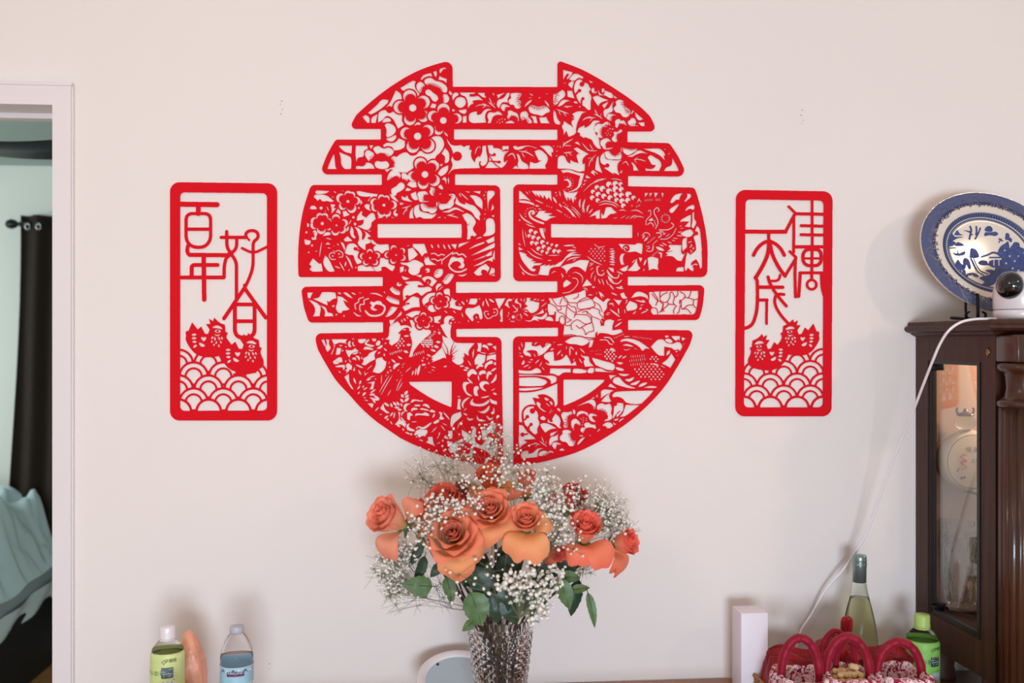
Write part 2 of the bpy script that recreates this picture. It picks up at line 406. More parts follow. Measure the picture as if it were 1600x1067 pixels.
DSL = """
@545 95
P 300 815 440 690 530 605 620 615 610 650 470 770 340 835
P 210 880 265 845 320 890 325 965 285 970 270 940 250 935 255 915 225 910 235 890
P 350 970 355 900 450 830 420 970
P 455 965 480 800 570 770 640 815 700 790 830 850 830 930 860 1000 770 1060 740 1000 680 900 600 860 520 930
P 735 460 810 520 830 600 740 620 690 690 680 720 640 705 580 730 640 660
P 805 425 1010 310 1045 325 1030 380 1040 430 1105 520 1085 550 1060 530 1030 470 950 435 850 465
P 1120 290 1160 230 1280 190 1305 240 1240 240 1170 270 1145 300
P 1320 175 1365 155 1375 200 1365 250 1350 245
P 1420 140 1500 105 1525 120 1470 140 1435 190 1420 190
P 1415 235 1460 260 1530 285 1525 345 1480 310 1405 295
P 1270 730 1300 665 1370 680 1350 740
P 1560 500 1575 465 1620 510 1600 540
c 635 765 52
S 525 960 560 900 620 890 655 920 655 945 600 955
S 565 1000 620 975 700 1010 735 1080 710 1140 650 1180 590 1185 590 1080
F 1000 735 185
M 950 555 100
M 1165 645 100
M 1165 865 90
M 955 915 90
M 800 722 98
C 998 735 57
F 1480 930 180
M 1480 760 95
M 1320 865 85
M 1685 900 80
M 1400 1080 75
C 1477 932 52
S 1055 400 1080 345 1130 330 1185 385 1150 420 1120 500 1080 470
k 35 1110 480 1130 430 1190 385
S 1180 320 1210 280 1280 265 1350 310 1430 330 1510 380 1540 440 1520 495 1460 480 1420 430 1330 390 1270 370 1215 380
k 40 1215 375 1290 360 1350 385 1420 420 1455 470
S 1195 490 1215 455 1260 450 1320 500 1380 545 1395 600 1350 640 1300 610 1270 560 1215 530
S 1470 530 1530 525 1570 590 1540 650 1480 655 1475 600
k 35 1470 540 1480 600 1480 650
P 990 1045 1075 960 1130 975 1110 1000 1060 1000 1020 1035
A blossom 1040 330 1300 240 1560 420 1580 640 1420 680 1240 620 1080 530
@495 195
P 150 670 270 455 285 600 290 650 310 690 165 690
P 345 325 550 325 540 450 430 415 350 340
P 350 425 420 455 530 510 540 560 535 685 445 690 385 620 375 520
P 610 325 785 325 800 370 740 410 730 490 640 520 620 590 605 470
P 820 320 885 320 845 380
P 610 650 700 630 780 590 870 620 905 685 615 688
c 700 577 72
S 1095 210 1150 195 1230 160 1240 200 1200 250 1150 260 1095 235
P 1035 315 1100 280 1170 285 1230 270 1280 210 1375 250 1365 350 1290 390 1205 400 1180 350 1100 330 1050 350
S 750 460 780 400 830 405 900 460 870 510 820 560 790 540
k 40 820 570 850 500 900 470
S 880 370 960 330 1040 370 1130 355 1195 400 1195 440 1150 490 1120 500 1050 450 990 440 940 460
k 42 935 465 1000 445 1070 450 1135 495
S 1155 520 1220 490 1285 550 1260 630 1190 650 1210 590
k 40 1160 520 1210 580 1200 640
S 905 600 940 565 1010 575 1090 570 1130 620 1110 670 1040 690 960 680 915 650
A blossom 730 430 830 380 960 310 1130 330 1210 400 1210 470 1300 550 1260 650 1130 690 910 690 780 590
P 1410 940 1450 890 1540 880 1570 960 1550 975 1480 970
P 1380 1030 1410 980 1480 1010 1450 1030
@625 195
P -70 520 0 460 100 430 170 480 250 470 310 410 420 450 490 430 560 350 545 270 490 200 540 180 630 185 690 300 620 440 560 500 545 550 450 555 420 590 400 560 310 520 220 570 215 660 150 720 130 740 0 740 -80 710 -160 700 -200 740 -240 700 -160 680 -30 620 -20 550
F 275 178 165
M 95 130 90
M 435 90 90
M 435 325 105
M 200 340 98
C 275 178 57
F 390 775 150
M 320 610 95
M 520 640 90
M 535 870 88
M 360 920 82
M 200 805 78
C 390 775 53
@495 195
S 1110 870 1110 800 1160 720 1230 705 1300 760 1305 840 1230 800
k 45 1110 890 1180 830 1260 800 1305 830
S 1330 760 1390 760 1430 820 1410 880 1380 860 1330 840
k 40 1325 840 1370 850 1410 890
S 1170 1000 1240 960 1300 900 1360 920 1370 980 1320 1030 1250 1067 1240 1100 1190 1110 1165 1060
A blossom 1095 780 1220 690 1330 740 1440 800 1430 900 1380 1000 1250 1120 1150 1110 1100 950
@625 195
P 705 360 760 430 770 480 760 570 720 600 700 590 700 500 650 450
c 630 527 75
P 625 620 665 605 660 640 625 645
P 590 760 640 690 755 630 750 700 700 770 640 805
P 685 100 745 160 745 185 705 150
P 730 210 760 260 800 310 860 325 960 320 1000 345 1040 325 1095 325 1080 385 1125 395 1110 440 1120 520 1170 590 1190 520 1240 485 1245 510 1280 440 1290 330 1345 325 1350 420 1370 540 1340 620 1290 645 1255 610 1270 570 1240 570 1235 620 1250 675 880 690 800 720 760 770 755 760 800 690 820 620 800 540 830 470 800 360 750 280
c 895 490 72
l 22 800 450 850 480
T 14 1170 465 1200 370 1250 335
T 10 1250 335 1255 380
P 1370 320 1450 320 1460 360 1540 370 1600 400 1600 670 1500 670 1395 560 1395 470
l 24 1400 460 1440 480 1475 465
c 1475 465 25
l 24 1420 570 1550 580
c 1550 582 24
l 16 1400 490 1480 610 1560 670
P 1330 675 1395 570 1500 675
P 650 850 700 810 725 850 720 940 700 870
T 16 755 820 760 920
P 115 940 150 890 250 890 260 970 200 980
@705 95
S 25 620 20 540 50 500 100 500 115 530 60 570
S 55 650 80 590 145 565 210 590 230 650 200 710 140 735 80 700
P 140 495 375 495 370 510 290 520 285 560 350 560 410 550 500 620 430 610 330 625 350 665 300 690 262 745 255 640 220 560 150 525
P 15 750 50 765 65 785 15 790
P 110 775 235 755 240 790 215 830 150 810
P 185 865 240 860 240 965 180 965
P 275 900 290 830 340 800 400 790 405 845 460 835 520 770 580 750 635 765 560 790 530 860 545 965 325 968 285 940
P 410 500 525 500 525 540 550 575 500 570 470 550
T 14 375 720 440 690 530 690 610 715
T 14 480 665 540 690 485 740
T 16 575 640 640 690 695 740
T 14 590 570 640 680
T 10 680 655 665 690
P 645 500 680 520 660 545
P 715 530 840 500 760 560 735 590
P 880 500 915 500 905 550 880 600 890 650 800 650 770 690 750 740 715 700 730 620 820 580
S 935 510 1095 510 1060 600 1090 640 1080 700 1110 700 1060 745 1000 735 980 690 920 680 895 620 935 580
k 70 1110 700 1060 640 1050 560 1100 510
S 1210 730 1260 690 1360 720 1470 700 1540 770 1530 800 1480 820 1420 860 1350 840 1290 830 1230 800
k 60 1490 690 1400 735 1320 735 1235 690
T 26 1150 715 1200 660 1260 610
T 22 1460 620 1500 670 1535 720
T 14 1225 510 1280 545
T 8 1210 575 1260 577
C 1380 578 12
C 1495 515 8
S 775 730 800 680 850 680 920 720 860 725 830 790 800 770
k 30 825 790 860 725 920 725
S 565 860 600 805 680 810 740 790 805 850 740 845 700 850 650 880 620 965 570 970 585 930
k 40 640 960 660 880 720 850 790 855
S 875 880 890 830 885 790 930 775 980 800 1030 820 1055 880 1055 950 1020 880 950 860 900 910
k 35 890 915 940 855 1000 865 1040 900
S 1080 860 1085 820 1120 795 1170 790 1205 840 1200 870 1250 930 1260 970 1200 970 1160 910 1100 930
k 40 1095 940 1110 890 1160 900 1200 950
C 720 957 10
C 752 925 10
C 790 905 10
C 838 915 11
C 800 955 11
C 760 970 10
P 840 975 870 955 940 935 995 975
P 1240 865 1325 865 1350 975 1290 970 1280 910
P 1375 885 1490 880 1510 930 1540 975 1400 975
A peony 870 500 1640 500 1700 560 1780 480 1810 520 1740 640 1600 720 1560 800 1420 880 1250 840 1200 760 980 750 880 650
A leaf 255 700 330 620 500 620 560 580 640 560 720 640 740 760 620 790 470 850 400 800 290 800
@865 95
S 0 530 30 520 100 480 140 455 180 500 170 560 100 620 60 670 0 690
k 80 40 500 20 600 0 680
P 150 140 300 180 270 235 220 290 205 280 245 205 215 200 160 280 150 290
P 240 290 330 200 465 250 460 280 400 275 320 310
P 225 365 290 310 320 330 290 430 250 400
T 10 155 350 200 345
P 215 470 290 465 305 520 330 590 220 560
P 315 420 345 320 420 290 480 340 530 355 560 410 580 440 555 480 590 560 580 650 580 760 550 770 470 710 420 670 370 620 355 540 320 480
c 445 365 38
l 20 470 340 450 300 400 275 340 320 310 420 330 520 400 660 500 740
c 405 465 28
l 30 350 520 400 465
c 460 590 24
l 28 435 680 440 620 460 590
S 555 310 600 325 610 345 575 340
S 590 450 620 420 640 440 640 490 675 470 670 500 630 505 600 490
P 700 440 720 500 740 520 790 530 800 460 920 520 930 580 880 580 800 540 715 540 700 500
P 755 430 800 440 780 500 755 490
P 610 570 680 545 760 580 860 615 820 625 730 660 700 710 650 640
P 760 690 860 635 830 690 790 750
P 790 860 790 770 860 740 900 680 940 630 920 700 920 790 850 820 830 860 820 900
P 935 535 1000 585 950 585
S 940 740 980 690 970 640 1030 605 1100 640 1110 700 1200 780 1200 820 1150 880 1080 870 1040 820 970 800
k 65 1210 800 1130 760 1100 690 1095 650
P 1205 825 1240 770 1260 785 1220 830
P 1270 800 1400 910 1340 930 1290 880
P 1320 965 1420 960 1425 1025 1380 1020
T 14 150 720 300 710
T 10 180 690 230 740
T 16 40 755 130 790 240 830
T 12 80 780 110 850
T 12 150 800 200 870
P 60 715 150 610 265 625 200 640 120 700
P 310 640 350 630 380 665 330 660
C 410 715 12
P 0 770 30 800 60 900 110 970 90 1000 30 980 0 900
P 130 1067 165 940 220 980 310 1040 280 960 330 900 280 890 330 880 290 830 380 790 520 800 450 820 420 870 380 950 350 1067
T 18 445 940 520 890 660 890
T 12 545 860 600 900 560 945
T 16 625 830 700 860 770 910
T 16 640 755 690 850
T 10 745 820 735 870
P 380 1060 480 1005 490 1050 570 1000 620 940 700 935 730 950 650 990 640 1067
S 830 900 850 830 900 830 980 850 920 860 900 940 860 920
k 30 890 940 900 880 980 850
S 650 1020 700 980 760 990 830 950 890 1000 830 1010 770 1030 720 1060 700 1100 650 1100
k 35 730 1067 780 1020 860 1000
S 960 960 980 920 1030 910 1060 940 1100 930 1145 1020 1100 990 1030 990 990 1010 980 1050
k 35 980 1050 1020 990 1090 990 1140 1020
S 1160 950 1190 930 1220 895 1270 905 1290 960 1280 1000 1330 1020 1210 1020 1175 1000
k 25 1190 1010 1240 985 1280 1010
C 880 1060 10
C 920 1067 10
A leaf 350 1067 400 900 480 840 560 770 600 760 580 620 620 600 700 740 760 720 780 880 820 920 700 930 600 940 480 1000
A leaf 40 720 200 640 400 660 540 770 430 780 320 830 300 1030 200 960 60 860
@925 195
S 50 100 60 40 100 0 180 -10 240 30 170 40 150 100 160 180 180 200 110 200 80 170 90 130
k 40 180 195 140 130 160 50 220 20
C 285 65 9
C 330 68 9
C 248 92 9
C 303 110 9
C 218 128 9
C 262 135 9
C 238 162 9
C 285 160 9
S 365 20 380 0 420 -10 400 40 380 45
S 310 210 345 160 340 110 400 110 440 75 475 85 450 130 400 150 390 200 400 260 350 265 320 245
k 30 400 255 385 190 400 140 450 120
S 130 270 160 230 240 210 300 260 250 270 220 300 230 360 330 355 260 385 180 375 165 340 140 320
k 40 240 360 215 300 250 265 300 262
P 130 520 150 470 190 430 200 480 220 530 290 545 380 555 470 545 410 600 400 680 430 790 330 740 350 780 260 720 180 670 230 640 140 590
c 240 635 32
l 26 190 660 240 635
S 200 450 210 420 280 410 300 450 360 480 430 430 450 430 465 490 440 540 370 540 300 540 230 520
k 45 440 440 380 480 330 470 280 420
S 480 350 500 360 600 375 710 375 690 410 640 440 580 470 530 460 490 420
k 35 700 372 600 385 500 365
T 14 455 350 460 430
P 60 600 80 510 105 480 110 600 150 720 160 755 50 700
P 545 495 640 460 730 400 880 455 780 440 700 460 620 500
P 805 375 1060 375 1110 410 1150 480 1120 480 1140 555 1050 470 990 440
S 1125 375 1155 380 1140 390
T 14 1190 460 1220 440
P 870 510 910 475 1000 520 1060 560 1085 620 1050 720 840 715 835 680 900 690 960 680 1000 630 940 620 900 560
P 1255 515 1370 720 1125 720 1160 670 1240 630
T 14 650 545 740 540 855 575
T 10 735 500 670 545 710 610
T 14 470 620 530 575 580 655
P 610 580 650 600 730 715 650 712 640 640
P 430 750 475 700 470 755
T 14 0 920 100 860 240 840
T 12 290 845 400 850 480 875
G 265 930 45
G 365 920 45
G 450 930 35
G 80 975 35
G 165 1000 45
G 365 1010 45
G 460 1010 40
G 270 1040 45
A peony 40 60 120 -20 260 -10 400 -20 480 60 470 160 420 270 470 350 700 375 600 470 470 545 300 545 190 510 130 300 90 190
@785 195
P 0 330 100 330 95 390 50 380 20 400 0 385
P 0 420 50 410 110 410 60 440 20 520 25 590 85 550 60 600 40 630 0 665
P 170 330 230 330 225 350 290 335 400 325 540 360 530 370 440 340 370 340 300 375 230 390 180 370
T 16 250 410 380 430 500 500
T 12 300 430 350 515
T 10 310 430 390 395
T 18 75 495 160 450 205 545
P 220 450 260 470 300 560 400 630 410 685 280 685 240 640 250 560
P 160 685 205 635 280 685
P 500 415 570 390 660 440 710 520 700 580 670 640 685 685 420 685 435 575 520 600 620 550 570 560
P 580 330 740 330 790 380 795 435 765 420 775 505 720 460 650 380
T 14 900 320 905 365
T 12 840 420 870 400
T 12 830 490 865 480
C 800 338 10
T 14 850 345 875 335
P 930 20 945 0 1060 0 1110 50 1130 0 1150 120 1040 190 1020 150 1000 90 960 165 950 60
P 1170 110 1200 50 1270 20 1300 60 1400 0 1450 0 1440 60 1470 160 1510 220 1520 300 1545 375 1500 370 1430 300 1400 240 1290 190 1280 210 1210 165 1220 135
T 18 940 365 970 300 1110 215
T 14 960 325 1080 325
T 10 960 260 955 310
P 1125 280 1175 260 1225 325 1180 305
T 14 1245 285 1320 370 1360 395
T 14 1305 390 1400 405 1490 405
T 12 1360 295 1420 400
T 16 950 440 1100 425
T 10 990 440 1015 500
T 10 1030 430 1090 485
T 14 1345 670 1380 560 1470 460
T 10 1330 530 1400 510
T 8 1400 510 1415 580
P 1115 375 1160 355 1230 390 1350 455 1290 490 1250 560 1260 620 1290 600 1285 720 1200 730 1050 690 900 685 860 680 880 500 930 480 970 490 1010 570 1060 610 1065 545 1100 570 1190 600 1160 480 1180 450 1215 460
P 915 710 1040 700 1160 740 1280 760 1260 830 1220 940 1130 1030 1060 1050 1010 1050 1100 1020 1170 970 1200 860 1220 800 1100 760 1000 740 950 755
T 34 960 865 1020 860 1060 910 1050 960 1005 975
C 970 820 8
C 1015 818 8
C 1065 835 8
C 1097 870 8
C 1107 915 8
C 1098 955 8
C 1075 992 8
C 1030 1010 8
C 990 1005 8
P 1380 745 1415 705 1460 735 1500 780 1430 735 1450 795
P 1295 830 1315 785 1385 835
P 1275 860 1330 870 1280 890
P 1255 930 1310 910 1270 950
C 1240 970 10
T 12 1250 1060 1400 920 1596 850
A leaf 900 380 1000 90 1130 180 1220 160 1420 260 1460 380 1540 420 1440 600 1350 680 1260 600 1290 480 1200 400 1160 460 1190 600 1060 590 960 470
A leaf 20 580 60 400 200 380 400 330 480 380 600 570 420 680 240 560 200 670
@465 285
P 275 150 290 130 500 135 440 170 290 175
P 250 230 270 195 440 200 570 295 520 305 460 290 390 295 350 255 310 290 280 250
S 200 415 210 370 260 365 300 415
C 367 400 25
T 12 455 370 485 445
T 10 425 435 445 460
P 510 340 590 345 560 400 600 405 530 490 530 400
P 590 480 630 410 670 460 670 500
P 700 450 740 440 830 485 800 510 720 540
T 12 560 135 605 165
C 550 230 10
T 10 695 135 715 130
F 785 298 112
M 790 185 55
M 850 195 50
M 675 245 72
M 705 370 60
M 845 405 72
M 920 285 60
C 785 298 24
F 385 642 112
M 345 530 52
M 425 530 52
M 265 605 60
M 260 670 60
M 500 620 58
M 490 700 48
M 370 740 68
C 385 642 26
F 605 675 92
M 600 555 60
M 725 635 60
M 700 740 58
M 590 770 60
C 607 672 16
S 145 660 155 635 180 660 170 700 155 695
C 138 780 18
S 235 755 280 750 310 800 290 850 290 890 230 895 220 860 260 850 250 800
k 40 235 760 260 800 250 860
S 110 890 150 900 200 910 195 960 150 975 115 960
C 225 985 18
P 390 840 440 780 510 780 515 820 450 830
T 16 440 870 535 890
T 14 380 925 355 1060 340 1170
P 430 970 470 935 515 970
T 14 470 1020 515 1030
C 565 993 8
T 16 615 955 645 985
P 720 890 780 840 860 915 740 920
P 665 925 715 950 745 1050 735 1065
P 985 275 1010 310 990 350 980 330
C 955 400 16
C 872 545 20
P 1040 370 1070 340 1130 345 1125 410 1150 450 1070 410
P 920 140 960 135 1080 160 1260 185 1250 225 1180 220 1120 295 1095 285 1150 220 1030 220 940 190
P 930 540 1000 440 1010 470 1000 510 1070 550 1150 480 1190 485 1215 560 1220 590 1160 620 1150 680 1100 740 1060 740 970 700 930 685 1020 650 1035 580 925 600
F 1348 355 112
M 1310 240 52
M 1390 250 48
M 1200 310 62
M 1210 395 58
M 1310 480 62
M 1400 480 58
M 1485 350 66
C 1348 355 24
C 897 650 22
T 14 800 660 840 580
P 1250 535 1345 550 1260 560
C 1390 552 10
P 1465 540 1530 550 1470 555
P 1505 450 1550 410 1530 480 1570 490 1550 540 1500 500
P 1435 175 1500 210 1570 290 1590 310 1540 290 1470 240
P 760 770 770 710 800 680 795 740
P 820 780 840 680 870 740 880 820 910 860 890 880 840 840
P 885 690 960 720 1005 790 1005 880 1020 905 1055 850 1060 790 1000 740 1090 790 1150 850 1110 850 1090 880 1140 900 1140 940 1060 970 1060 1060 1000 1020 940 950 960 890 950 820 920 740
T 14 1095 760 1150 760
@465 370
P 735 250 800 110 890 110 950 170 880 160 870 200 960 230 940 290 940 330 1020 370 1020 400 930 430 890 350 870 290 790 280
T 12 930 185 965 195
P 1165 40 1240 110 1420 115 1430 200 1430 230 1370 240 1310 260 1240 240 1195 220 1190 160 1230 130 1160 100 1140 60
P 1290 330 1340 330 1420 340 1430 420 1500 440 1520 470 1480 540 1420 500 1380 470 1310 470 1310 530 1220 535 1170 450 1280 430
F 1133 330 58
M 1128 238 48
M 1240 290 48
M 1210 398 48
M 1068 400 48
M 1020 303 48
C 1133 330 17
F 1540 285 58
M 1500 180 48
M 1635 220 46
M 1405 283 48
M 1495 375 48
M 1640 328 48
C 1540 285 14
P 940 460 1010 440 1080 470 1140 460 1210 535 940 535
P 180 430 240 335 340 420 370 415 395 540 230 540 185 510 220 460
P 430 290 480 340 580 540 490 540 400 400
L 15 590 350 545 355 500 320 500 270 545 245 580 260
L 15 590 230 640 215 700 250 700 310 650 320
C 548 300 14
C 648 268 14
T 10 555 205 575 240
T 16 580 455 670 495
T 16 650 390 735 535
T 22 755 385 740 465
T 26 750 290 800 360 860 500
P 790 530 810 495 815 535
C 910 480 12
T 12 270 235 310 215
C 172 243 14
A moth 480 340 480 250 550 200 700 200 760 280 850 530 600 540
@465 440
P 155 170 240 170 215 215 200 260 160 260
P 380 170 590 170 605 260 560 270 490 320 460 290 470 370 440 360 240 270 340 240
P 170 280 230 300 350 380 345 540 240 545 270 480 265 400
P 345 365 440 410 460 460 470 480 540 500 560 540 420 545 425 460
P 520 385 580 360 570 400
P 620 225 690 240 800 330 710 290 760 380 815 430 760 450 700 460 690 490 650 490 600 430 625 300
P 590 505 630 500 600 540
C 725 535 14
T 22 630 170 680 195
P 705 170 760 170 870 265 800 240
T 20 840 170 910 205
T 12 965 170 990 185
T 20 1125 185 1230 190 1335 235
L 18 1030 245 960 270 950 320 900 350 900 400 910 430
L 18 1110 265 1040 290 1040 350 980 360 970 420 985 465
L 30 1060 460 1120 520 1210 535 1310 510 1360 440 1350 380 1290 350
S 1130 340 1150 310 1200 320 1240 300 1300 310 1320 350 1280 360 1220 360 1190 400 1200 420 1245 440 1200 455 1150 430 1140 400 1160 370
T 20 870 475 930 525 1000 540
@600 440
P 90 120 125 75 255 150 245 210 190 205 130 170
k 45 250 145 180 115 125 75
P 30 270 50 215 240 290 240 360 170 350 90 320
k 50 240 285 150 250 55 220
P 20 555 110 385 215 405 150 490 80 540
k 40 110 390 80 450 40 520
S 195 40 220 10 260 25 275 55 240 75 205 60
c 245 30 14
T 14 0 150 15 180
P 300 250 300 130 350 60 400 40 350 30 330 0 560 0 620 60 530 50 530 90 620 90 700 80 750 110 740 140 660 170 590 220 570 210 520 170 490 180 400 220 360 210 330 230 350 260 300 300
P 310 380 400 350 400 330 330 330 460 230 550 260 550 300 560 400 500 400 440 410 330 460 285 400
T 12 330 355 365 345
P 600 280 690 190 720 180 830 170 800 200 800 240 730 250 700 310 640 350 625 380 600 320
P 820 150 810 80 850 30 890 30 900 60 850 90 830 140
T 14 850 140 890 100 930 75
P 940 130 980 110 1020 110 1030 150 1030 200 1040 230 980 210 940 180
P 1040 300 1060 250 1110 290 1150 290 1110 330 1120 380 1230 390 1200 450 1120 430 1030 410 1000 420 1010 340
P 680 430 700 380 760 360 790 430 820 460 750 475
F 885 310 58
M 865 215 48
M 775 295 50
M 845 388 48
M 960 362 48
M 975 272 48
C 885 310 14
P 1350 265 1455 265 1460 300 1430 360 1320 350
T 24 1210 305 1260 365
T 14 1170 340 1195 375
T 14 1290 275 1305 325
P 1490 365 1530 470 1540 580 1500 590 1480 540 1440 500 1390 540 1400 600 1380 625 1300 530 1270 480 1290 420 1400 410
c 1445 540 42
T 14 1445 540 1445 580
T 14 940 455 995 490
T 14 1075 450 1125 495
T 14 1215 485 1235 560
T 12 1320 595 1320 640
T 12 1450 630 1495 632
T 12 650 400 670 370
P 330 520 470 460 570 460 560 500 540 540 440 560 390 540
P 80 600 160 590 270 460 275 510 210 560 170 600 140 650 100 680
P 90 700 210 620 240 650 260 690 330 680 380 690 440 730 400 600 430 600 490 620 480 700 540 750 600 740 700 750 740 780 720 820 600 920 470 1080 430 1180 390 1180 440 950 410 840 400 810 430 790 400 770 390 720 340 720 280 750 220 810 260 820 230 920 120 1000 80 960 90 910 10 900 60 870 80 790
P 690 520 740 530 720 550
P 780 550 890 530 890 570 840 620 880 640 860 650 790 640
F 617 612 58
M 615 525 46
M 523 592 48
M 557 690 48
M 668 682 48
M 712 592 48
C 617 612 12
T 18 350 550 380 580
T 18 305 570 340 620
T 18 270 590 290 640
P 880 680 940 660 940 590 970 545 1040 535 1100 565 1020 600 1010 660 1055 680 1040 760 1040 860 1080 930 1090 950 1045 1040 960 940 920 900 910 840 980 880 1000 880 960 830
T 20 1050 600 1110 590
C 1045 648 18
T 12 1100 650 1125 625
T 10 1160 635 1190 640
T 26 310 850 390 850
T 16 290 760 350 745
Q 56 15 170 1000 270 870 330 920 330 1010 220 1050
T 30 360 985 420 990
S 840 800 860 780 885 800 870 825
T 10 845 740 860 765
T 12 740 700 775 690
T 16 770 770 820 790
H 50 10 24 690 880 800 800
Q 56 15 620 900 720 890 800 950 740 1040 560 990
T 34 815 940 885 950
T 34 780 1000 850 1025
A pheasant 210 820 300 710 430 790 450 1000 400 1140 300 1200 240 1180 110 1090 130 990 240 900
A pheasant 480 1060 740 790 700 660 860 650 1000 880 910 900 910 1020 820 1120 700 1180 600 1240 480 1200 410 1180
@740 440
C 95 270 11
T 22 155 300 145 390
T 20 185 260 240 395
T 26 240 270 320 325
P 335 265 500 260 400 430
L 15 225 465 180 465 170 510 215 575 270 565 295 540 345 530 375 490 360 430 310 430
C 228 508 14
C 325 482 14
P 455 415 455 630 410 620 425 580 415 470
P 545 270 605 275 600 300 540 310 540 350 570 420 485 365
P 645 330 650 290 685 255 690 320 740 350 735 430 710 350 670 340
T 14 620 275 630 260
T 14 735 260 755 310
T 14 800 260 785 320
P 830 300 870 260 860 290 1030 330 1000 440 900 490 820 430 750 450 850 380 800 350
P 830 250 890 255 870 300 830 300
T 16 930 290 990 265
T 14 990 305 1025 270
T 16 1050 295 1110 290
T 14 1050 400 1150 320
L 16 615 370 660 420 680 460 630 475
T 12 690 400 680 460
C 620 553 26
T 12 545 470 555 520
T 12 530 520 545 555
T 14 550 595 575 580
T 14 570 620 650 625
W 710 560 35 60 9 10
T 18 790 455 850 470
T 18 780 485 855 540
T 12 730 490 750 580
P 890 530 1000 500 1090 430 1060 420 1090 450 1100 490 920 530
P 1120 440 1150 410 1130 450
P 790 600 900 600 940 540 1060 550 1140 480 1150 520 1110 580 1040 590 990 580 1030 625 950 600 880 625
P 1160 350 1230 350 1300 440 1270 470 1260 520 1180 520 1160 430
P 1115 600 1150 550 1220 560 1255 620
P 1170 260 1200 310 1240 330 1330 400 1360 380 1340 350 1250 260
P 1260 260 1370 255 1310 350
P 1340 350 1390 270 1450 360
l 12 1240 270 1320 350
P 1290 470 1370 480 1410 530 1340 560 1330 620 1280 620
P 1345 620 1360 550 1400 540 1420 600 1390 670
A sparrow 180 600 100 400 150 250 340 260 410 450 410 600
@630 510
T 34 515 240 585 250
T 34 480 305 555 330
T 30 430 360 510 390
T 26 370 440 430 465
Q 52 14 330 210 420 160 490 210 440 300 380 340 300 330 270 290
H 60 12 30 120 460 330 390
C 300 535 16
C 375 505 12
C 318 490 12
S 290 600 320 580 360 600 300 615
C 400 575 14
T 34 225 765 240 680 265 600
T 22 185 765 205 650
T 20 140 765 160 690
T 12 30 720 130 630
T 12 435 625 515 650
T 8 400 700 405 735
T 8 425 700 435 740
T 10 440 670 495 700
T 20 630 635 685 618
T 10 330 655 360 635
P 430 570 560 520 640 490 670 500 660 430 600 330 500 430 430 480 470 490 440 510 470 540
P 620 150 660 170 700 180 690 170 740 100 745 180 790 240 740 350 680 260 620 220
P 600 330 620 230 700 230 740 340 800 240 830 255 1120 260 1030 370 1020 420 1030 460 990 440 935 395 930 470 940 560 870 600 800 570 760 520 780 470 760 430 750 440 700 440 660 420
t 24 700 520 690 360 620 230
t 20 700 520 640 380 600 290
t 24 740 420 760 330 795 245
t 16 740 430 830 290
t 14 740 450 865 365
t 14 740 480 820 455
t 14 740 530 820 490
l 50 715 470 715 560
P 1160 260 1230 260 1210 400 1150 385 1170 330
S 1230 310 1260 280 1320 310 1335 375 1300 340 1240 320
T 34 1310 275 1400 285
P 1390 320 1450 300 1450 385 1430 350
T 16 1205 405 1300 425
T 16 1330 435 1450 405
P 1115 530 1170 430 1290 450 1260 570 1120 600
P 1310 460 1450 430 1450 530 1380 510 1300 540
P 1410 570 1450 550 1450 610 1425 600
S 1270 650 1290 580 1380 530 1400 580 1330 600 1290 660
S 1145 670 1150 620 1200 590 1245 600 1245 635 1200 630
T 30 1375 700 1455 650
T 18 1085 500 1105 350
T 14 1075 410 1105 420
T 14 1010 530 1065 620
T 24 940 400 945 490
T 26 880 620 950 620
T 26 960 640 1030 660
T 26 940 680 1010 685
S 1000 740 1030 690 1090 665 1150 720 1140 755 1080 740 1030 790 1010 780
S 1180 730 1220 690 1280 690 1290 740 1240 740 1200 765
S 1300 800 1310 720 1360 700 1385 750 1340 760 1315 830
T 20 1170 760 1185 850
T 34 1365 890 1430 830 1455 745
T 24 1000 800 1040 850 1090 895
S 1190 900 1230 860 1310 860 1345 905 1280 900 1250 950 1300 1010 1250 1000 1210 960
T 14 1380 1000 1440 970
A peony 1000 800 1080 650 1150 560 1450 400 1450 1000 1460 1500 1340 1560 1200 1580 960 1500 900 1300 930 1080 930 900 1000 860
@650 600
S 730 40 750 -30 850 -20 790 10 780 60 800 130 880 185 820 180 760 120
S 900 120 910 50 960 30 985 70 960 100 960 150 975 185 920 180
T 14 1175 105 1235 72
T 30 1205 140 1262 165
T 22 1010 215 1080 205 1150 185
T 30 840 205 760 260 725 330 750 380
T 14 745 420 795 375
S 850 320 860 260 895 230 890 280 950 310 1050 300 1140 245 1130 300 1040 345 930 345
P 1150 220 1200 250 1265 280 1265 325 1170 290
S 960 410 1010 430 1080 400 1145 335 1140 400 1080 455 1010 450
T 24 1215 370 1215 470
T 24 740 455 805 490
T 26 800 520 830 555 900 545
T 28 950 490 980 560 1090 575
T 26 1100 495 1155 550 1210 520
P 655 180 705 205 655 205
P 660 225 705 240 690 330 705 400 640 395
P 565 490 700 430 710 500 680 540 600 610 560 680 545 670
T 14 645 705 680 620 745 565
P 430 840 460 795 520 860 500 730 570 730 570 850 490 860
P 480 890 570 900 570 930 730 850 740 900 700 930 640 1010 620 1080 530 1060 500 1020 540 970 490 930
P 180 830 255 820 280 940 310 975 150 910 190 880
P 310 940 375 900 370 930
C 418 885 18
T 14 250 745 330 670
T 12 390 650 460 735
T 12 330 860 380 760
T 12 410 610 490 650
T 20 425 435 530 560
P 715 710 860 800 900 650 940 700 930 900 1020 960 1090 880 1040 870 1020 720 1110 700 1150 640 1260 640 1220 760 1160 760 1100 800 1200 860 1150 900 1160 980 1270 860 1280 960 1290 1100 1200 1130 1100 1050 940 990 850 960 760 850 720 800
P 705 1105 745 1050 800 1090 840 1080 840 990 900 1040 870 1135
c 720 960 50
c 830 960 42
c 700 1040 50
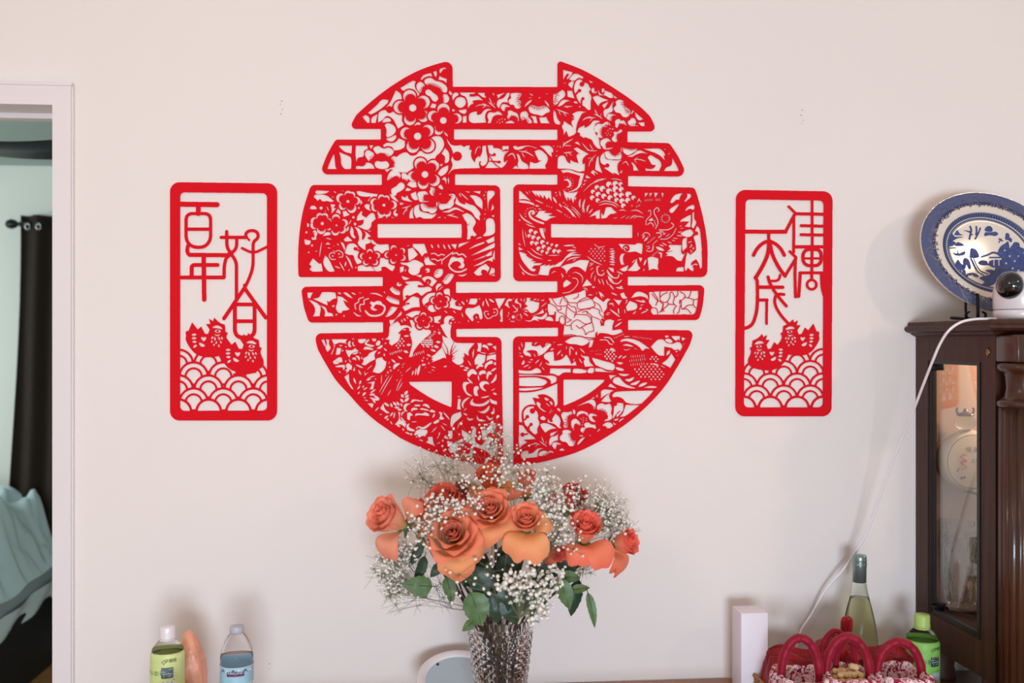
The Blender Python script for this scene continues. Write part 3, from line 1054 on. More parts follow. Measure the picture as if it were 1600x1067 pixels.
c 800 1040 48
c 775 930 40
C 777 985 20
T 16 1110 620 1270 620
@540 590
P -20 -10 50 -60 60 60 130 190 90 170
T 24 125 0 160 100
T 26 240 40 215 110
T 22 180 185 230 125
T 20 265 165 285 120
T 20 275 195 340 150
P 320 85 460 55 440 130 430 185 370 185 400 140 410 90
T 24 385 245 470 180
T 20 190 260 220 220
P 260 295 280 235 325 230 300 270
T 16 280 312 320 315
T 16 295 350 355 362
P 340 405 400 400 440 410 415 480 380 440
T 30 370 270 460 260
T 34 440 280 530 340
T 30 380 310 450 340 525 350
T 28 420 330 465 400
T 16 325 45 400 20
C 468 22 12
T 12 565 -50 555 105
T 13 520 240 600 100 690 -50
T 13 545 285 640 110 740 -50
T 12 650 290 710 190
T 12 790 220 820 120 880 0
T 12 810 215 895 65
T 10 790 60 820 20
T 20 460 525 520 460
P 540 480 590 400 610 480 690 555 650 560 590 520 560 500
T 34 600 390 680 450
T 30 700 400 730 465
T 34 740 380 800 440
T 30 800 375 840 440
T 26 860 400 885 450
T 30 760 465 840 470
T 30 805 495 880 505
T 40 920 270 970 205
T 40 870 260 905 310
T 34 855 330 905 390
T 40 920 380 990 310
T 34 925 310 990 270
T 14 525 578 575 575
T 30 605 640 665 595
T 30 640 665 670 640
T 24 695 610 740 540
T 20 750 640 770 540
P 700 665 740 735 705 715
P 820 530 855 540 850 640 900 690 950 715 930 780 860 730 810 740 765 735 830 650
T 22 870 600 890 550 930 535
T 24 860 610 910 680 950 690
S 905 460 930 410 1015 405 960 440 940 490 970 530 920 520
S 1020 380 1050 340 1170 355 1165 375 1090 365 1030 395
C 1195 362 14
T 28 1070 435 1175 435
T 34 1200 430 1260 430 1315 475
T 34 1035 530 1050 490 1130 490
S 1160 500 1190 475 1290 500 1300 520 1200 505
S 965 650 965 560 1010 545 1050 590 1010 600 1005 660
S 1090 610 1100 560 1200 560 1240 540 1300 570 1300 600 1220 590 1120 590
S 1310 530 1340 500 1395 520 1395 545 1340 540
T 24 1360 630 1395 560
T 14 1025 690 1115 690
S 950 770 960 730 1000 720 990 770 1080 820 1060 840 970 820
T 20 1095 810 1145 755
S 1150 760 1220 770 1330 700 1330 730 1240 800 1160 795
S 1455 535 1510 550 1505 600 1540 640 1500 660 1460 640 1480 590
S 1370 700 1450 650 1460 690 1400 720
P 1080 850 1140 810 1270 815 1280 850 1240 920 1200 910 1150 945 1110 880
C 1025 885 18
C 1090 885 20
C 1110 925 14
T 24 930 850 1010 885
T 24 890 790 910 830
T 26 800 745 860 765
T 20 1150 970 1210 990
T 14 1340 860 1430 770
T 14 1490 745 1560 835
T 14 1450 890 1475 850
T 12 1430 960 1440 930
A peony 850 530 910 400 1060 330 1200 350 1330 450 1540 550 1540 660 1340 720 1240 810 1060 850 940 780 850 660
@490 510
P 120 210 165 205 190 300 175 320
P 190 200 245 210 240 270 265 340 215 400 185 330 205 270
P 270 435 300 370 320 310 300 290 340 295 310 380 290 440
P 280 200 525 200 490 265 400 255 320 290
P 345 445 365 330 435 340 410 440
T 20 400 300 450 300
T 20 440 395 465 365
S 540 300 545 240 580 230 570 280 590 310 570 325
S 600 260 620 240 630 290 660 300 620 310
T 14 500 250 515 280
T 16 490 310 520 330
T 14 600 195 640 200
P 500 365 600 370 650 340 710 390 600 420 555 490 520 430
P 695 200 780 195 830 200 800 240 750 265 700 240
S 795 270 850 200 870 220 830 260 880 280 950 300 920 320 860 310
P 905 190 980 190 970 230 930 235
S 970 270 1010 220 1045 240 1030 290 990 300
S 990 350 1000 330 1060 290 1080 310 1040 350
S 780 360 800 320 860 320 930 350 920 370 840 360
P 770 500 850 455 860 430 950 380 1000 370 955 430 960 500 970 510 890 550 790 610 750 590 780 540
P 980 510 1070 480 1090 520 1140 550 1110 660 1030 730 920 710 970 600
T 20 1000 430 1045 395
T 20 1095 340 1145 385
T 20 1100 420 1110 470
T 20 1115 280 1130 250
P 1060 190 1095 185 1080 215
T 26 600 430 700 410
T 30 600 510 640 500 665 530
T 30 655 460 700 480 715 530
T 14 735 430 720 400
T 16 750 470 755 520
P 300 550 400 480 440 485 455 560 410 560 360 545 310 580
S 340 620 440 600 490 610 480 670 460 680 450 640 370 640
S 310 580 350 550 400 560 395 580 340 590
P 500 600 545 570 600 620 590 680 520 660
P 610 690 640 630 650 700
P 480 690 540 660 560 690 500 745 520 700
T 16 550 510 585 570
C 502 545 14
T 24 655 595 775 650
T 22 700 680 740 760
P 790 680 810 740 865 710 800 775
T 12 830 680 920 600
T 16 390 695 425 730
T 16 820 840 900 790 970 770
T 26 1215 515 1285 570
S 1320 460 1390 500 1360 510 1330 490
T 34 1405 380 1480 410
T 34 1455 290 1510 285
T 44 1250 670 1280 610 1345 580
C 1160 720 16
C 1205 690 16
C 1190 635 14
C 1325 685 10
C 1365 720 10
T 10 1365 780 1395 750
T 10 1370 610 1430 570
T 10 1380 650 1410 620
T 10 1170 590 1185 545
T 10 1130 790 1135 745
H 50 14 30 1200 430 1390 370
A leaf 790 620 970 520 950 610 900 720 780 780
@625 285
S 270 190 290 150 340 140 400 140 440 190 380 200 370 260 390 290 460 295 350 310 300 290 290 240
k 45 370 290 365 220 400 190 440 195
S 460 150 480 100 470 75 550 90 540 140 530 200 560 215 500 205
k 35 530 205 520 140 545 100
S 600 60 640 35 670 80 665 110 610 85
S 760 190 840 180 870 230 840 280 840 340 790 400 720 410 650 430 610 390 605 300 640 330 720 330 780 270 800 220
k 55 800 200 770 270 700 320 620 320
P 215 460 230 380 300 340 310 440 370 460 430 480 580 490 500 560 360 560 320 540 250 560
S 330 400 320 350 340 330 400 340 440 380 500 390 570 380 570 440 530 480 480 480 440 455 370 450
k 45 560 390 480 390 420 370 380 335
l 12 320 330 310 400 340 440 380 465 440 470 500 495 560 480
T 20 575 300 578 380
C 630 180 12
P 165 180 250 140 260 200 290 260 250 280 190 240
P 25 210 80 240 110 200 140 260 200 305 110 290 30 260
T 14 20 405 110 385 175 355
T 14 40 515 110 390
T 8 110 390 105 460
P 0 310 70 330 0 355
P 145 560 160 450 205 385 200 480 215 560
P 575 555 635 530 630 555
T 10 690 540 715 560
T 16 725 515 800 520 925 555
T 10 750 510 860 490
P 650 460 740 440 860 390 1010 460 980 460 870 425 760 470
P 860 330 885 220 930 310 1020 350 1020 310 1080 340 1150 360 1250 470 1260 510 1240 520 1250 595 1180 550 1130 470 1000 400
T 14 920 175 960 180 1075 280
T 12 920 175 955 230
P 1015 140 1080 145 1090 165
P 1135 140 1260 135 1250 180
P 1085 205 1150 200 1270 260 1290 420 1190 340 1140 260
S 1370 140 1470 140 1470 200 1390 300 1380 450 1365 300
P 1445 340 1475 400 1420 450
P 1425 520 1475 510 1470 545
T 12 1300 220 1330 180
T 12 1315 260 1340 245
T 12 1320 430 1350 420
T 12 1310 500 1345 490
T 12 1305 575 1335 565
C 1340 148 10
S 1300 840 1345 760 1345 600 1400 560 1470 600 1475 795
P 970 510 1040 480 1150 550 1185 620 1140 730 1200 820 1140 860 1050 900 1050 690 1010 580
c 1130 860 30
t 12 1050 670 1100 640
P 1180 890 1250 850 1290 860
P 910 1020 920 960 1100 920
P 1065 1050 1170 980 1320 925 1320 950
P 1340 910 1475 840 1475 920 1380 955
A peony 260 140 480 70 640 30 680 120 860 170 870 300 790 420 640 430 560 490 400 460 310 430 270 260
@625 370
P 1090 305 1480 90 1480 155 1300 230
P 1115 380 1340 285 1330 310
P 1130 465 1450 310 1450 390 1380 370 1270 430
P 1340 285 1440 210 1430 290 1350 310
P 1450 290 1480 200 1480 360 1460 350
P 1150 560 1250 470 1340 420 1380 460 1400 480 1370 560 1340 520 1280 530 1280 600 1200 600
c 1305 550 38
P 1390 595 1430 480 1480 500 1480 560
P 1400 600 1480 580 1480 612
T 22 485 115 515 180
T 22 590 115 610 175
T 22 675 115 710 195
T 22 750 115 790 195
P 795 115 890 115 865 195
P 200 110 380 110 430 250 370 270 350 310 280 220 200 150
T 12 380 340 400 310
T 10 105 145 150 130
L 18 490 265 545 260 600 295 640 275 695 285
L 18 495 350 550 350 590 375 650 350
L 18 825 240 730 310 660 370 655 420
L 22 820 270 880 250 920 280 980 270 1030 315
S 760 430 770 390 790 340 830 310 900 330 960 320 1000 360 990 400 1010 440 980 490 910 480 950 440 940 400 880 380 820 400 800 430
L 26 765 430 785 490 860 540 950 545 1035 505
T 22 910 600 980 605 1050 575
C 430 525 36
c 412 535 14
P 220 360 330 400 360 420 370 450 320 490 300 560 230 600 180 590 130 540 140 480 110 450 30 430 0 400 130 400
P 125 190 200 170 280 280 210 340 140 380 130 320
P 380 360 440 310 470 370 570 440 400 440
P 0 470 60 460 50 540 0 560
T 14 75 550 95 500
P 530 600 590 500 670 510 670 570 620 630 560 640
k 60 590 500 560 560 520 610
P 650 700 770 570 845 590 800 680 720 740
k 55 770 575 720 640 660 690
P 240 600 340 590 330 640
P 20 610 160 650 60 670
P 340 650 400 620 480 620 580 690 500 780 440 740 380 700
c 440 700 45
T 14 435 700 440 735
A songbird 240 600 320 480 400 430 600 440 480 260 820 220 920 200 1480 10 1480 480 1040 620 860 600 720 760 560 660 400 620
@800 285
P 110 130 130 135 300 295 200 260 110 265
P 110 280 180 280 270 300 340 330 360 365 260 330 170 320 110 310
P 305 130 610 130 620 300 575 230 545 270 500 190 490 255 430 180 435 235 370 170 390 230
T 10 215 140 260 190
T 10 265 125 280 165
T 14 360 270 490 330
C 545 365 9
C 580 378 9
C 620 390 9
C 685 160 12
C 700 205 10
C 810 315 10
C 840 345 10
C 870 370 10
C 828 505 10
C 862 528 10
C 898 550 10
T 14 740 125 760 225
T 26 640 225 700 325
T 20 735 330 780 390
T 26 800 370 880 420 1000 550
T 14 690 420 790 475
T 14 900 430 960 540
T 12 920 365 1000 430 1080 530
T 12 920 405 1000 470 1065 560
P 370 345 440 375 370 380
P 400 405 480 415 430 425
P 420 450 540 445 500 475 640 485 560 520 700 535 600 560 540 600 360 530 400 490
L 30 490 640 380 600 300 550 270 490 290 455 330 450 345 480 320 490
C 245 410 10
C 285 398 9
C 325 393 9
C 220 445 9
C 205 490 9
C 215 530 11
C 365 415 10
C 380 455 9
T 20 115 480 180 570 330 660
T 14 210 640 290 680 370 700
C 120 590 12
P 800 90 830 140 900 160 1000 150 1040 130 1000 200 980 230 960 330 920 230 910 290 870 220 865 300 820 200
P 975 235 1010 230 990 290
T 24 1065 400 1055 320 1075 255
T 26 1110 470 1115 350 1145 255
T 24 1170 470 1185 390 1215 345
T 20 1200 490 1265 410
T 12 1130 480 1130 400
T 14 900 150 1020 100 1100 0
P 1205 545 1300 460 1375 425 1375 565 1315 565 1310 510
P 1395 470 1430 520 1470 390 1550 390 1590 440 1600 490 1520 500 1480 550 1395 565
G 1325 80 35
G 1265 145 35
G 1255 240 38
G 1345 185 40
G 1340 280 35
G 1435 215 42
G 1415 95 45
G 1510 135 40
G 1530 240 38
T 12 1340 330 1450 290 1590 310
T 14 1350 365 1460 330 1590 350
G 295 760 35
G 370 785 32
G 270 835 30
G 335 860 35
G 415 875 32
G 315 945 34
G 385 955 34
G 475 935 36
G 555 950 22
G 495 1005 34
G 625 975 24
G 700 990 28
G 415 1035 34
G 580 1040 34
G 475 1080 28
G 550 1100 28
G 665 1075 36
G 735 1080 32
P 425 715 490 715 500 800 525 890 480 860 445 790
T 12 515 705 515 790
T 12 165 720 175 850 210 1010
T 10 205 750 225 880
P 100 940 150 985 105 975
P 100 1005 180 1050 110 1060
A phoenix 110 120 600 120 1100 10 1120 500 700 640 520 700 560 900 780 950 1100 1100 900 1300 450 1500 350 1400 120 1000
@800 370
P 110 230 200 260 240 290 210 290 280 330 230 320 340 355 290 375 380 385 330 410 480 410 440 440 350 450 310 490 380 510 350 540 300 530 220 450 150 350
T 18 105 410 180 520 290 590 420 600
T 20 155 545 195 600
P 410 590 440 500 440 460 540 425 510 460 600 430 580 460 660 430 640 460 740 400 790 370 850 300 940 240 1040 245 960 260 870 320 800 400 750 460 680 470 600 500 580 560 570 605
T 14 235 210 340 300 490 355
T 14 295 175 380 250 490 295
T 14 555 372 620 368
T 12 560 290 750 290
T 22 805 140 980 130
T 14 940 150 1010 180
T 22 850 215 1005 210
T 20 865 330 940 285 1085 285
T 18 850 385 920 340 1075 315
T 12 940 380 1010 345
P 760 470 860 430 950 410 1050 365 1210 370 1180 450 1150 550 1090 500 1060 480 960 470 870 540 850 590 840 530 800 490
T 12 615 580 660 540 695 548
T 16 765 570 795 610 785 650
T 14 930 570 1000 555 1080 600 1105 660 1085 730
L 14 950 645 1010 655 1030 720 980 800 900 860 800 880
T 10 885 625 910 600
P 805 720 855 670 930 720 880 760 805 795
P 1095 780 1170 660 1255 755
T 14 1170 295 1260 370 1420 445
Q 60 12 1180 180 1450 160 1480 430 1400 400 1230 300
L 12 1290 115 1350 160 1445 150
L 20 1360 460 1330 480 1345 580 1410 600 1440 570
T 14 1395 530 1440 525
T 14 1205 465 1285 405
T 14 1215 430 1250 400
T 12 1220 520 1275 485
T 14 1235 660 1245 590 1285 535
T 14 1290 700 1300 600
T 14 1385 740 1345 655
T 14 1400 650 1440 760
T 14 1470 670 1510 760
T 26 1480 510 1520 580 1590 640
T 20 1490 600 1590 710
T 16 1520 740 1590 820
P 1500 480 1590 490 1590 560 1540 510
H 90 16 40 1560 190 1560 450
T 14 1105 800 1160 810 1185 850
T 24 1250 790 1300 785
P 1350 850 1440 915 1390 890 1410 950
T 16 1190 910 1260 908
T 12 1320 865 1320 900
A dragon 1120 150 1300 60 1450 -500 2480 -700 3050 -300 3000 550 2200 620 1750 850 1400 950 1180 700 1200 400
@860 440
P 0 280 170 240 250 220 400 180 470 160 550 120 555 240 620 260 700 300 780 350 830 480 830 560 780 600 790 700 770 760 710 800 700 880 600 900 500 850 200 850 215 690 200 640 180 500 60 460 0 400
l 12 20 260 100 370 170 380 260 370 270 300 200 225
l 12 0 340 90 400 120 470 200 500 240 560 240 680 320 680
l 12 260 370 250 540 330 600
l 12 270 400 340 460 400 480 390 400 330 390 270 340
l 12 200 240 260 320 420 330 440 320 540 290 640 270 690 340 690 390 640 400 620 430 540 430 430 470
l 12 420 330 430 420 500 430 630 410
l 12 640 400 760 440 770 500 830 560
l 12 690 320 770 370 810 470
l 12 370 510 560 520 620 560 640 640 540 660 460 610 400 600 330 660 330 740 350 750
l 12 410 480 370 560
l 12 400 680 460 730 490 710 640 640 670 700 680 760
l 12 490 710 540 780 550 830 600 790 680 770
l 12 640 540 700 560 770 590
l 12 570 460 600 500 640 530 650 640
l 13 200 840 340 830 420 850 520 870 690 880
l 12 140 640 150 560 200 540 230 600 220 680
l 12 330 600 260 640
l 12 360 270 430 240 440 190
l 12 440 320 480 280 560 250
l 12 500 480 560 460 580 500
l 12 160 380 170 430 120 450
l 12 150 350 180 260
P 225 940 280 900 340 870 460 860 620 920 590 960 500 1000 400 980 290 970
P 620 910 680 910 640 1020 600 1030
P 660 280 710 230 830 320 890 265 940 275 890 330 880 420 830 480 800 380 740 330
T 22 765 160 840 240
T 14 760 165 815 270
T 14 950 175 1040 215
P 960 235 1010 280 1120 290 1070 370
P 1090 190 1150 165 1170 220 1210 260 1130 260
P 1260 255 1350 160 1520 220 1530 280 1470 240 1400 230
T 22 925 430 1020 500 1090 555
T 20 1060 410 1070 510
T 18 910 350 990 340
T 14 950 330 1000 390
P 1185 400 1240 300 1350 350 1360 390 1340 430 1200 460
T 16 1170 285 1200 300 1170 350
T 14 1160 430 1165 500
T 20 1330 290 1480 325
T 18 1430 285 1490 325
T 18 1285 510 1345 460
T 18 1410 500 1530 445
T 24 1390 440 1430 400
T 14 1490 430 1530 440
T 14 1400 370 1460 360
P 740 780 800 690 840 690 860 610 920 590 1000 610 970 700 970 760 1110 750 1130 790 980 835 880 810 760 810 730 850
T 22 1005 710 1120 630
T 14 1045 605 1120 590
T 14 880 490 940 490
T 14 860 510 920 520
T 12 820 560 845 590
T 10 785 590 820 650
T 14 1145 860 1245 855
H 34 10 26 1290 860 1590 900
H 34 12 30 1000 880 1150 820
A peony -180 260 250 200 560 120 720 290 840 480 790 740 700 900 640 1020 300 980 210 880 200 640 -100 600
@950 440
P 640 160 1080 145 1410 145 1410 260 1390 390 1350 500 1190 510 700 510 670 460 690 400 640 320 650 240
l 13 640 160 700 160 760 240 780 290 760 340 750 370
l 13 820 160 810 230 830 310 870 330 930 310
l 13 930 170 860 200 820 240
l 13 930 310 970 240 970 180 1010 170 1040 250 1020 330 1070 380
l 13 1040 250 1090 210 1090 150
l 13 1130 160 1200 200 1200 250 1150 300 1150 400 1170 430 1250 370 1330 360 1340 290 1410 270
l 13 1200 240 1260 250 1300 150
l 13 1250 250 1340 280
l 13 1330 360 1370 410
l 13 930 320 940 360 860 440 880 460
l 13 860 350 850 440 800 480
l 13 750 370 790 300 860 350
l 13 1070 380 1030 440 1030 500
l 13 690 410 760 420 780 510
l 13 1130 370 1110 470 1080 500
l 13 1040 360 950 350
l 13 1170 430 1240 430 1300 500
l 13 690 190 740 260 780 300
l 20 1130 290 1120 340
t 26 840 460 870 330 840 300
A peony 640 150 1410 145 1350 510 690 510
@930 510
T 34 1090 155 1150 158
P 1190 150 1330 150 1320 220 1290 200 1270 230 1220 190
S 1090 210 1150 190 1210 230 1190 260 1120 240
P 1350 165 1420 190 1360 230
T 14 1375 290 1390 260
P 870 315 990 205 1060 205 1110 250 1200 270 1310 245 1360 300 1350 360 1330 400 1300 360 1240 370 1200 340 1080 315 1080 460 1000 450 930 390
P 1110 460 1130 390 1170 370 1165 420
P 1040 580 1130 510 1190 420 1250 520 1240 560 1190 660 1130 620
P 1250 390 1300 370 1280 410
C 1290 450 12
S 390 240 430 200 530 190 680 230 850 350 790 345 740 380 690 320 590 260 480 230
T 26 430 295 500 290 600 315
P 590 330 690 370 620 350
S 445 345 480 365 560 340 500 375 460 370
L 18 145 170 230 180 290 250
L 16 75 212 180 215 225 270 270 280
Q 64 15 560 660 880 560 1110 720 1040 830 900 850 720 790
Q 56 15 870 480 960 450 1020 520 950 550 840 500
Q 56 16 130 400 200 340 260 380 340 440 320 520 290 570 140 500
H 60 10 34 560 470 790 460
H 60 10 34 540 540 800 510
H 60 10 34 560 600 790 580
T 34 240 340 320 390
T 22 360 500 420 450
T 22 420 500 490 460
S 335 560 400 560 440 570 390 595
S 320 640 380 645 445 670 440 695 350 680
T 30 365 740 450 760 535 750
T 40 470 830 540 840 610 795
T 40 550 905 630 890 700 845
T 40 680 940 740 910 815 880
P 750 960 860 930 970 940 950 960
T 22 890 580 1000 610
T 10 1020 610 1100 650
S 275 850 310 800 380 800 450 880 540 930 635 965 540 965 400 930 300 890
P 0 515 100 530 290 590 290 680 180 675 100 640 0 600
P 0 650 100 660 180 700 300 705 250 715 0 705
P 215 760 340 765 270 800 240 830
P 200 940 240 890 340 970
A duck 300 270 430 180 600 190 860 330 1060 460 1160 660 1080 850 900 950 700 970 540 940 380 800 290 700
A duck -90 380 -20 160 130 110 300 200 310 620 290 690 100 640 -60 540
@930 590
P 90 200 150 185 300 200 240 230 220 300 250 370 240 380 150 380 80 370 90 320
t 34 80 360 150 290 215 250
P 265 270 310 230 400 215 915 200 740 400 480 385 430 330 350 300 280 310
P 480 425 700 430 460 605 380 615 430 560 460 480
P 300 450 340 400 440 400 440 500 420 540 300 650 270 640 290 530
c 315 415 28
t 36 300 650 350 560 395 515
T 14 335 600 350 555
T 26 290 670 370 645
S 280 700 330 730 300 740
S 110 750 180 700 250 710 280 760 190 800 170 770
k 30 120 760 170 760 190 800
T 14 30 850 80 795
T 26 370 690 450 630
@800 510
P 205 245 320 245 305 300 380 310 440 290 480 340 580 260 620 290 540 380 500 420 400 430 390 390 300 370 220 390 290 430 290 460 210 450 175 400 200 320
T 18 345 285 395 245
T 18 515 300 560 250
T 14 145 250 165 330
T 14 105 310 130 380
T 10 105 410 150 425
T 14 105 460 165 470 145 495
P 145 600 180 520 200 560 170 600
P 400 440 490 420 480 435 400 465
P 500 450 550 410 650 390 660 540 780 510 850 440 890 500 930 590 990 540 1010 610 600 610 540 600 585 580 570 540 510 500
P 100 710 105 680 200 690 300 690 390 650 450 690 460 725 300 740 110 730
T 16 175 640 270 595
T 14 255 660 295 625
T 16 360 580 430 515
T 14 430 630 470 550
T 12 465 635 510 685
T 12 240 555 310 560
T 12 260 480 310 450
T 12 340 420 370 480
T 18 280 520 330 520
T 16 520 570 570 585
P 600 655 920 660 920 720 800 725 730 770 650 740 590 735
S 950 690 980 660 1080 665 1130 680 1160 680 1150 725 970 730
S 1180 690 1220 650 1280 655 1270 725 1190 725
P 1110 460 1200 470 1220 560 1280 620 1140 630 1120 540 1140 520
T 20 700 450 770 370
T 20 905 310 905 460
T 16 910 310 970 370
T 24 1005 390 1005 450
T 14 1045 500 1100 580
T 16 1060 340 1140 420
T 14 700 290 800 280
T 14 855 310 845 360
C 660 250 10
T 20 780 430 785 470
T 14 960 550 975 500
T 14 1075 440 1120 490
T 24 600 370 655 345
P 110 755 300 755 540 770 650 770 700 800 690 860 610 900 600 840 540 800 400 775 110 775
P 110 800 400 800 540 850 550 880 500 920 300 935 110 930
P 110 965 400 955 510 950 400 985 200 1005 110 1000
P 110 1030 300 1025 500 980 620 930 710 890 710 1067 705 1230 670 1260 650 1150 560 1080 500 1060 400 1070 430 1130 320 1110 360 1200 370 1230 300 1220 200 1260 160 1320 150 1400 160 1500 110 1490
P 1200 340 1275 210 1220 210 1220 260
S 1255 490 1300 500 1400 530 1590 590 1590 680 1480 670 1330 610 1270 540
H 30 8 24 1310 430 1420 440
H 20 8 30 1230 390 1400 370
A leaf 650 540 660 300 800 250 890 300 1010 300 1200 320 1180 450 1140 520 1130 660 1020 600 940 590 850 460
A leaf 110 680 200 560 110 500 170 330 290 370 460 460 580 580 500 720 300 680
@800 590
P 185 640 190 520 250 460 340 450 350 500 380 520 410 590 405 640 430 720 395 800 395 870 360 890 300 840 250 780 200 720
c 320 520 42
c 240 610 28
l 26 200 660 240 610
c 300 730 26
l 26 265 830 265 770 300 730
P 110 740 160 745 240 850 330 920 370 960 200 970 180 970 240 1010 150 1067 120 1110 110 1067
c 165 890 32
l 24 165 890 240 880
P 440 730 490 710 560 720 700 790 600 810 520 860 460 780
P 560 640 600 690 640 690 630 650 680 560 740 620 760 680 750 760 780 790 740 790 670 730 560 700
P 600 870 720 830 640 900 600 920
P 610 930 680 910 790 820 720 900 720 980 650 1000 600 1067 580 1030
T 14 460 920 500 1020
S 380 400 410 380 450 420 440 460 500 510 540 530 500 530 430 480
S 505 320 540 315 580 350 540 360
S 590 365 630 390 630 430 600 410
S 440 630 490 600 530 650 480 665
T 12 530 395 590 450
T 10 580 570 620 490
C 640 520 7
C 620 545 7
P 700 490 725 470 765 510 745 535
C 1080 645 10
C 1118 628 10
C 1160 640 10
C 1115 665 10
C 1160 668 10
C 1105 697 10
C 1098 740 10
S 1010 590 1030 540 1090 520 1180 550 1180 600 1130 560 1050 580 1030 610
S 1195 610 1210 570 1260 560 1340 600 1260 600 1260 640 1310 690 1240 680
S 770 590 800 540 870 540 930 530 940 580 880 600 870 680 880 730 860 790 810 770 810 700
k 70 880 780 860 690 890 610 930 580
S 930 760 930 680 990 640 1060 700 1060 750 1000 720 970 760 970 830
k 35 960 830 980 750 1010 720 1060 760
P 950 490 990 520 985 580 960 560
S 1010 450 1190 360 1260 340 1310 400 1290 510 1250 430 1180 400 1080 430
k 35 1190 405 1250 440 1290 500
S 1330 500 1340 430 1400 400 1460 420 1530 410 1560 480 1550 560 1570 610 1540 660 1440 680 1500 620 1470 560 1420 520
k 60 1340 520 1420 500 1480 560 1480 640
S 1070 830 1090 780 1140 780 1130 720 1190 700 1240 730 1300 740 1310 800 1250 780 1160 790 1120 860
k 40 1110 870 1160 800 1240 790 1310 830
S 745 930 790 880 790 830 860 815 950 850 920 860 920 940 960 980 1000 990 970 1060 900 1070 850 1010 770 990
k 100 1000 1000 930 950 920 870 960 840
T 34 1020 1050 1090 970 1140 930
T 16 1050 905 1120 915
T 14 1205 910 1240 900
T 16 1330 850 1380 795
P 1230 330 1270 300 1300 330 1260 330
P 1310 300 1340 250 1340 310
A peony 730 960 780 820 760 560 940 520 1240 330 1600 400 1600 700 1400 780 1240 900 1000 1070 860 1080
@800 640
S 630 570 640 520 700 510 780 550 710 550 680 620
k 30 680 620 700 560 770 550
S 740 640 780 605 820 635
S 415 720 440 660 510 640 560 660 600 640 655 670 590 680 500 720
k 30 490 710 550 680 620 670
P 140 690 180 650 255 640 260 690 330 670 400 610 500 605 420 640 400 740 150 765
T 14 230 570 370 530 460 560
T 10 345 590 400 540 340 510
T 14 430 490 550 580
T 12 540 490 520 540
A leaf 110 620 240 480 400 380 460 240 560 360 600 560 480 600 280 690 120 680
@950 285
G 115 100 45
G 200 25 32
G 210 110 42
G 125 195 40
G 210 200 40
G 35 235 38
G 135 275 36
G 320 185 50
G 220 290 42
G 310 280 42
G 400 240 36
G 240 365 38
G 20 130 38
T 12 0 300 100 320 185 385
T 14 0 330 80 350 145 395
P 0 390 60 410 140 475 30 500 0 525
T 14 165 440 230 430 290 450
T 14 350 450 450 435 560 495
T 10 195 565 280 515
T 10 275 575 345 520
T 14 340 575 390 530 450 515
T 14 390 575 460 530 570 550
T 10 80 565 150 550
P 575 165 630 165 580 235
P 650 165 695 165 650 235
P 725 160 785 165 735 240
P 835 165 870 165 855 250
H 50 8 22 580 280 700 270
H 60 8 22 750 270 830 270
P 440 345 485 240 530 325 485 280
T 12 375 345 375 385
T 10 445 360 445 400
T 10 470 350 470 390
T 10 495 335 495 380
S 975 310 1000 250 1060 190 1170 170 1140 200 1110 270 1070 270 1010 320
P 1235 175 1290 180 1300 220 1210 305 1195 290 1240 220
S 960 440 990 400 1110 335 1060 420 1010 475 975 470
P 1205 440 1240 390 1335 345 1355 400 1330 430 1280 410 1220 445
P 1325 470 1350 460 1350 570 1380 620 1340 720 1310 700 1320 600
P 1140 590 1220 540 1300 500 1290 700 1200 690 1270 610 1140 610
P 1130 800 1220 750 1300 740 1340 790 1300 840 1220 850
P 1360 760 1390 680 1430 720 1450 850 1470 1067 1380 1067 1370 960 1340 850 1360 830 1410 820 1400 770
T 14 1095 780 1160 770
T 14 1070 830 1180 835
T 12 1010 870 1100 880
T 12 1120 620 1190 590
T 12 1115 690 1160 670
T 12 1130 730 1180 710
T 12 1000 900 1050 915
T 14 930 930 1000 950
T 14 840 940 930 990
L 14 595 665 600 590 660 520 670 460 650 435 630 455
L 16 745 720 780 640 770 570 725 490 725 430 770 395 800 430 780 455
P 630 590 690 550 710 600 650 600
L 16 620 660 660 630 700 650 710 690
T 12 720 570 750 690
W 900 563 45 80 12 14
L 16 800 740 930 740 1010 700 1025 660 990 635
L 14 820 885 920 880 1010 820 1065 720
L 18 760 790 820 790 830 830 790 860
T 16 800 760 880 780
P 860 790 910 790 870 830
T 12 900 850 970 800
T 12 470 780 470 850
L 14 535 830 580 785 640 800 655 840
T 22 540 880 575 820
T 26 565 920 630 850
H 34 10 24 620 950 740 850
L 12 775 900 710 960 700 1040 680 1067
@950 370
P 165 110 430 120 460 100 540 110 540 180 530 270 480 250 440 230 340 240 310 240 270 230 230 200
c 285 178 56
L 16 275 220 250 180 280 155 300 185
H 70 16 36 80 220 80 460
P 185 340 210 270 270 260 240 300 240 400 260 430 210 440 195 400
P 300 530 390 440 450 330 470 440 510 490 460 530
P 180 510 320 440 290 530 250 540
T 14 370 410 430 350
P 620 330 680 310 790 340 790 520 700 500 640 530
T 24 560 450 600 350
P 480 320 540 330 510 400
T 14 545 535 580 500
P 960 125 1150 130 1150 250 1180 280 1220 230 1150 380 1090 370 1020 310 890 300 940 280 900 250 1040 215 920 230 980 180 950 150
T 40 750 160 880 215
T 14 800 120 880 150
T 26 790 250 840 260
L 14 710 150 700 210 640 230 600 210
L 12 600 150 640 150 650 180 615 185
H 40 10 26 700 290 790 220
P 820 260 850 250 840 330 820 330
P 1080 490 1180 470 1190 540 1060 540
P 1200 500 1210 400 1220 320 1240 240 1290 280 1380 200 1400 0 1440 20 1470 480 1440 500 1420 420 1380 350 1330 380 1300 420 1340 500 1330 540 1280 510 1250 480 1220 540
P 1180 30 1240 10 1230 80 1230 170 1190 200 1170 240 1160 160
c 930 460 150
T 14 1250 90 1320 70
T 16 1270 170 1310 140 1290 110
C 1335 180 16
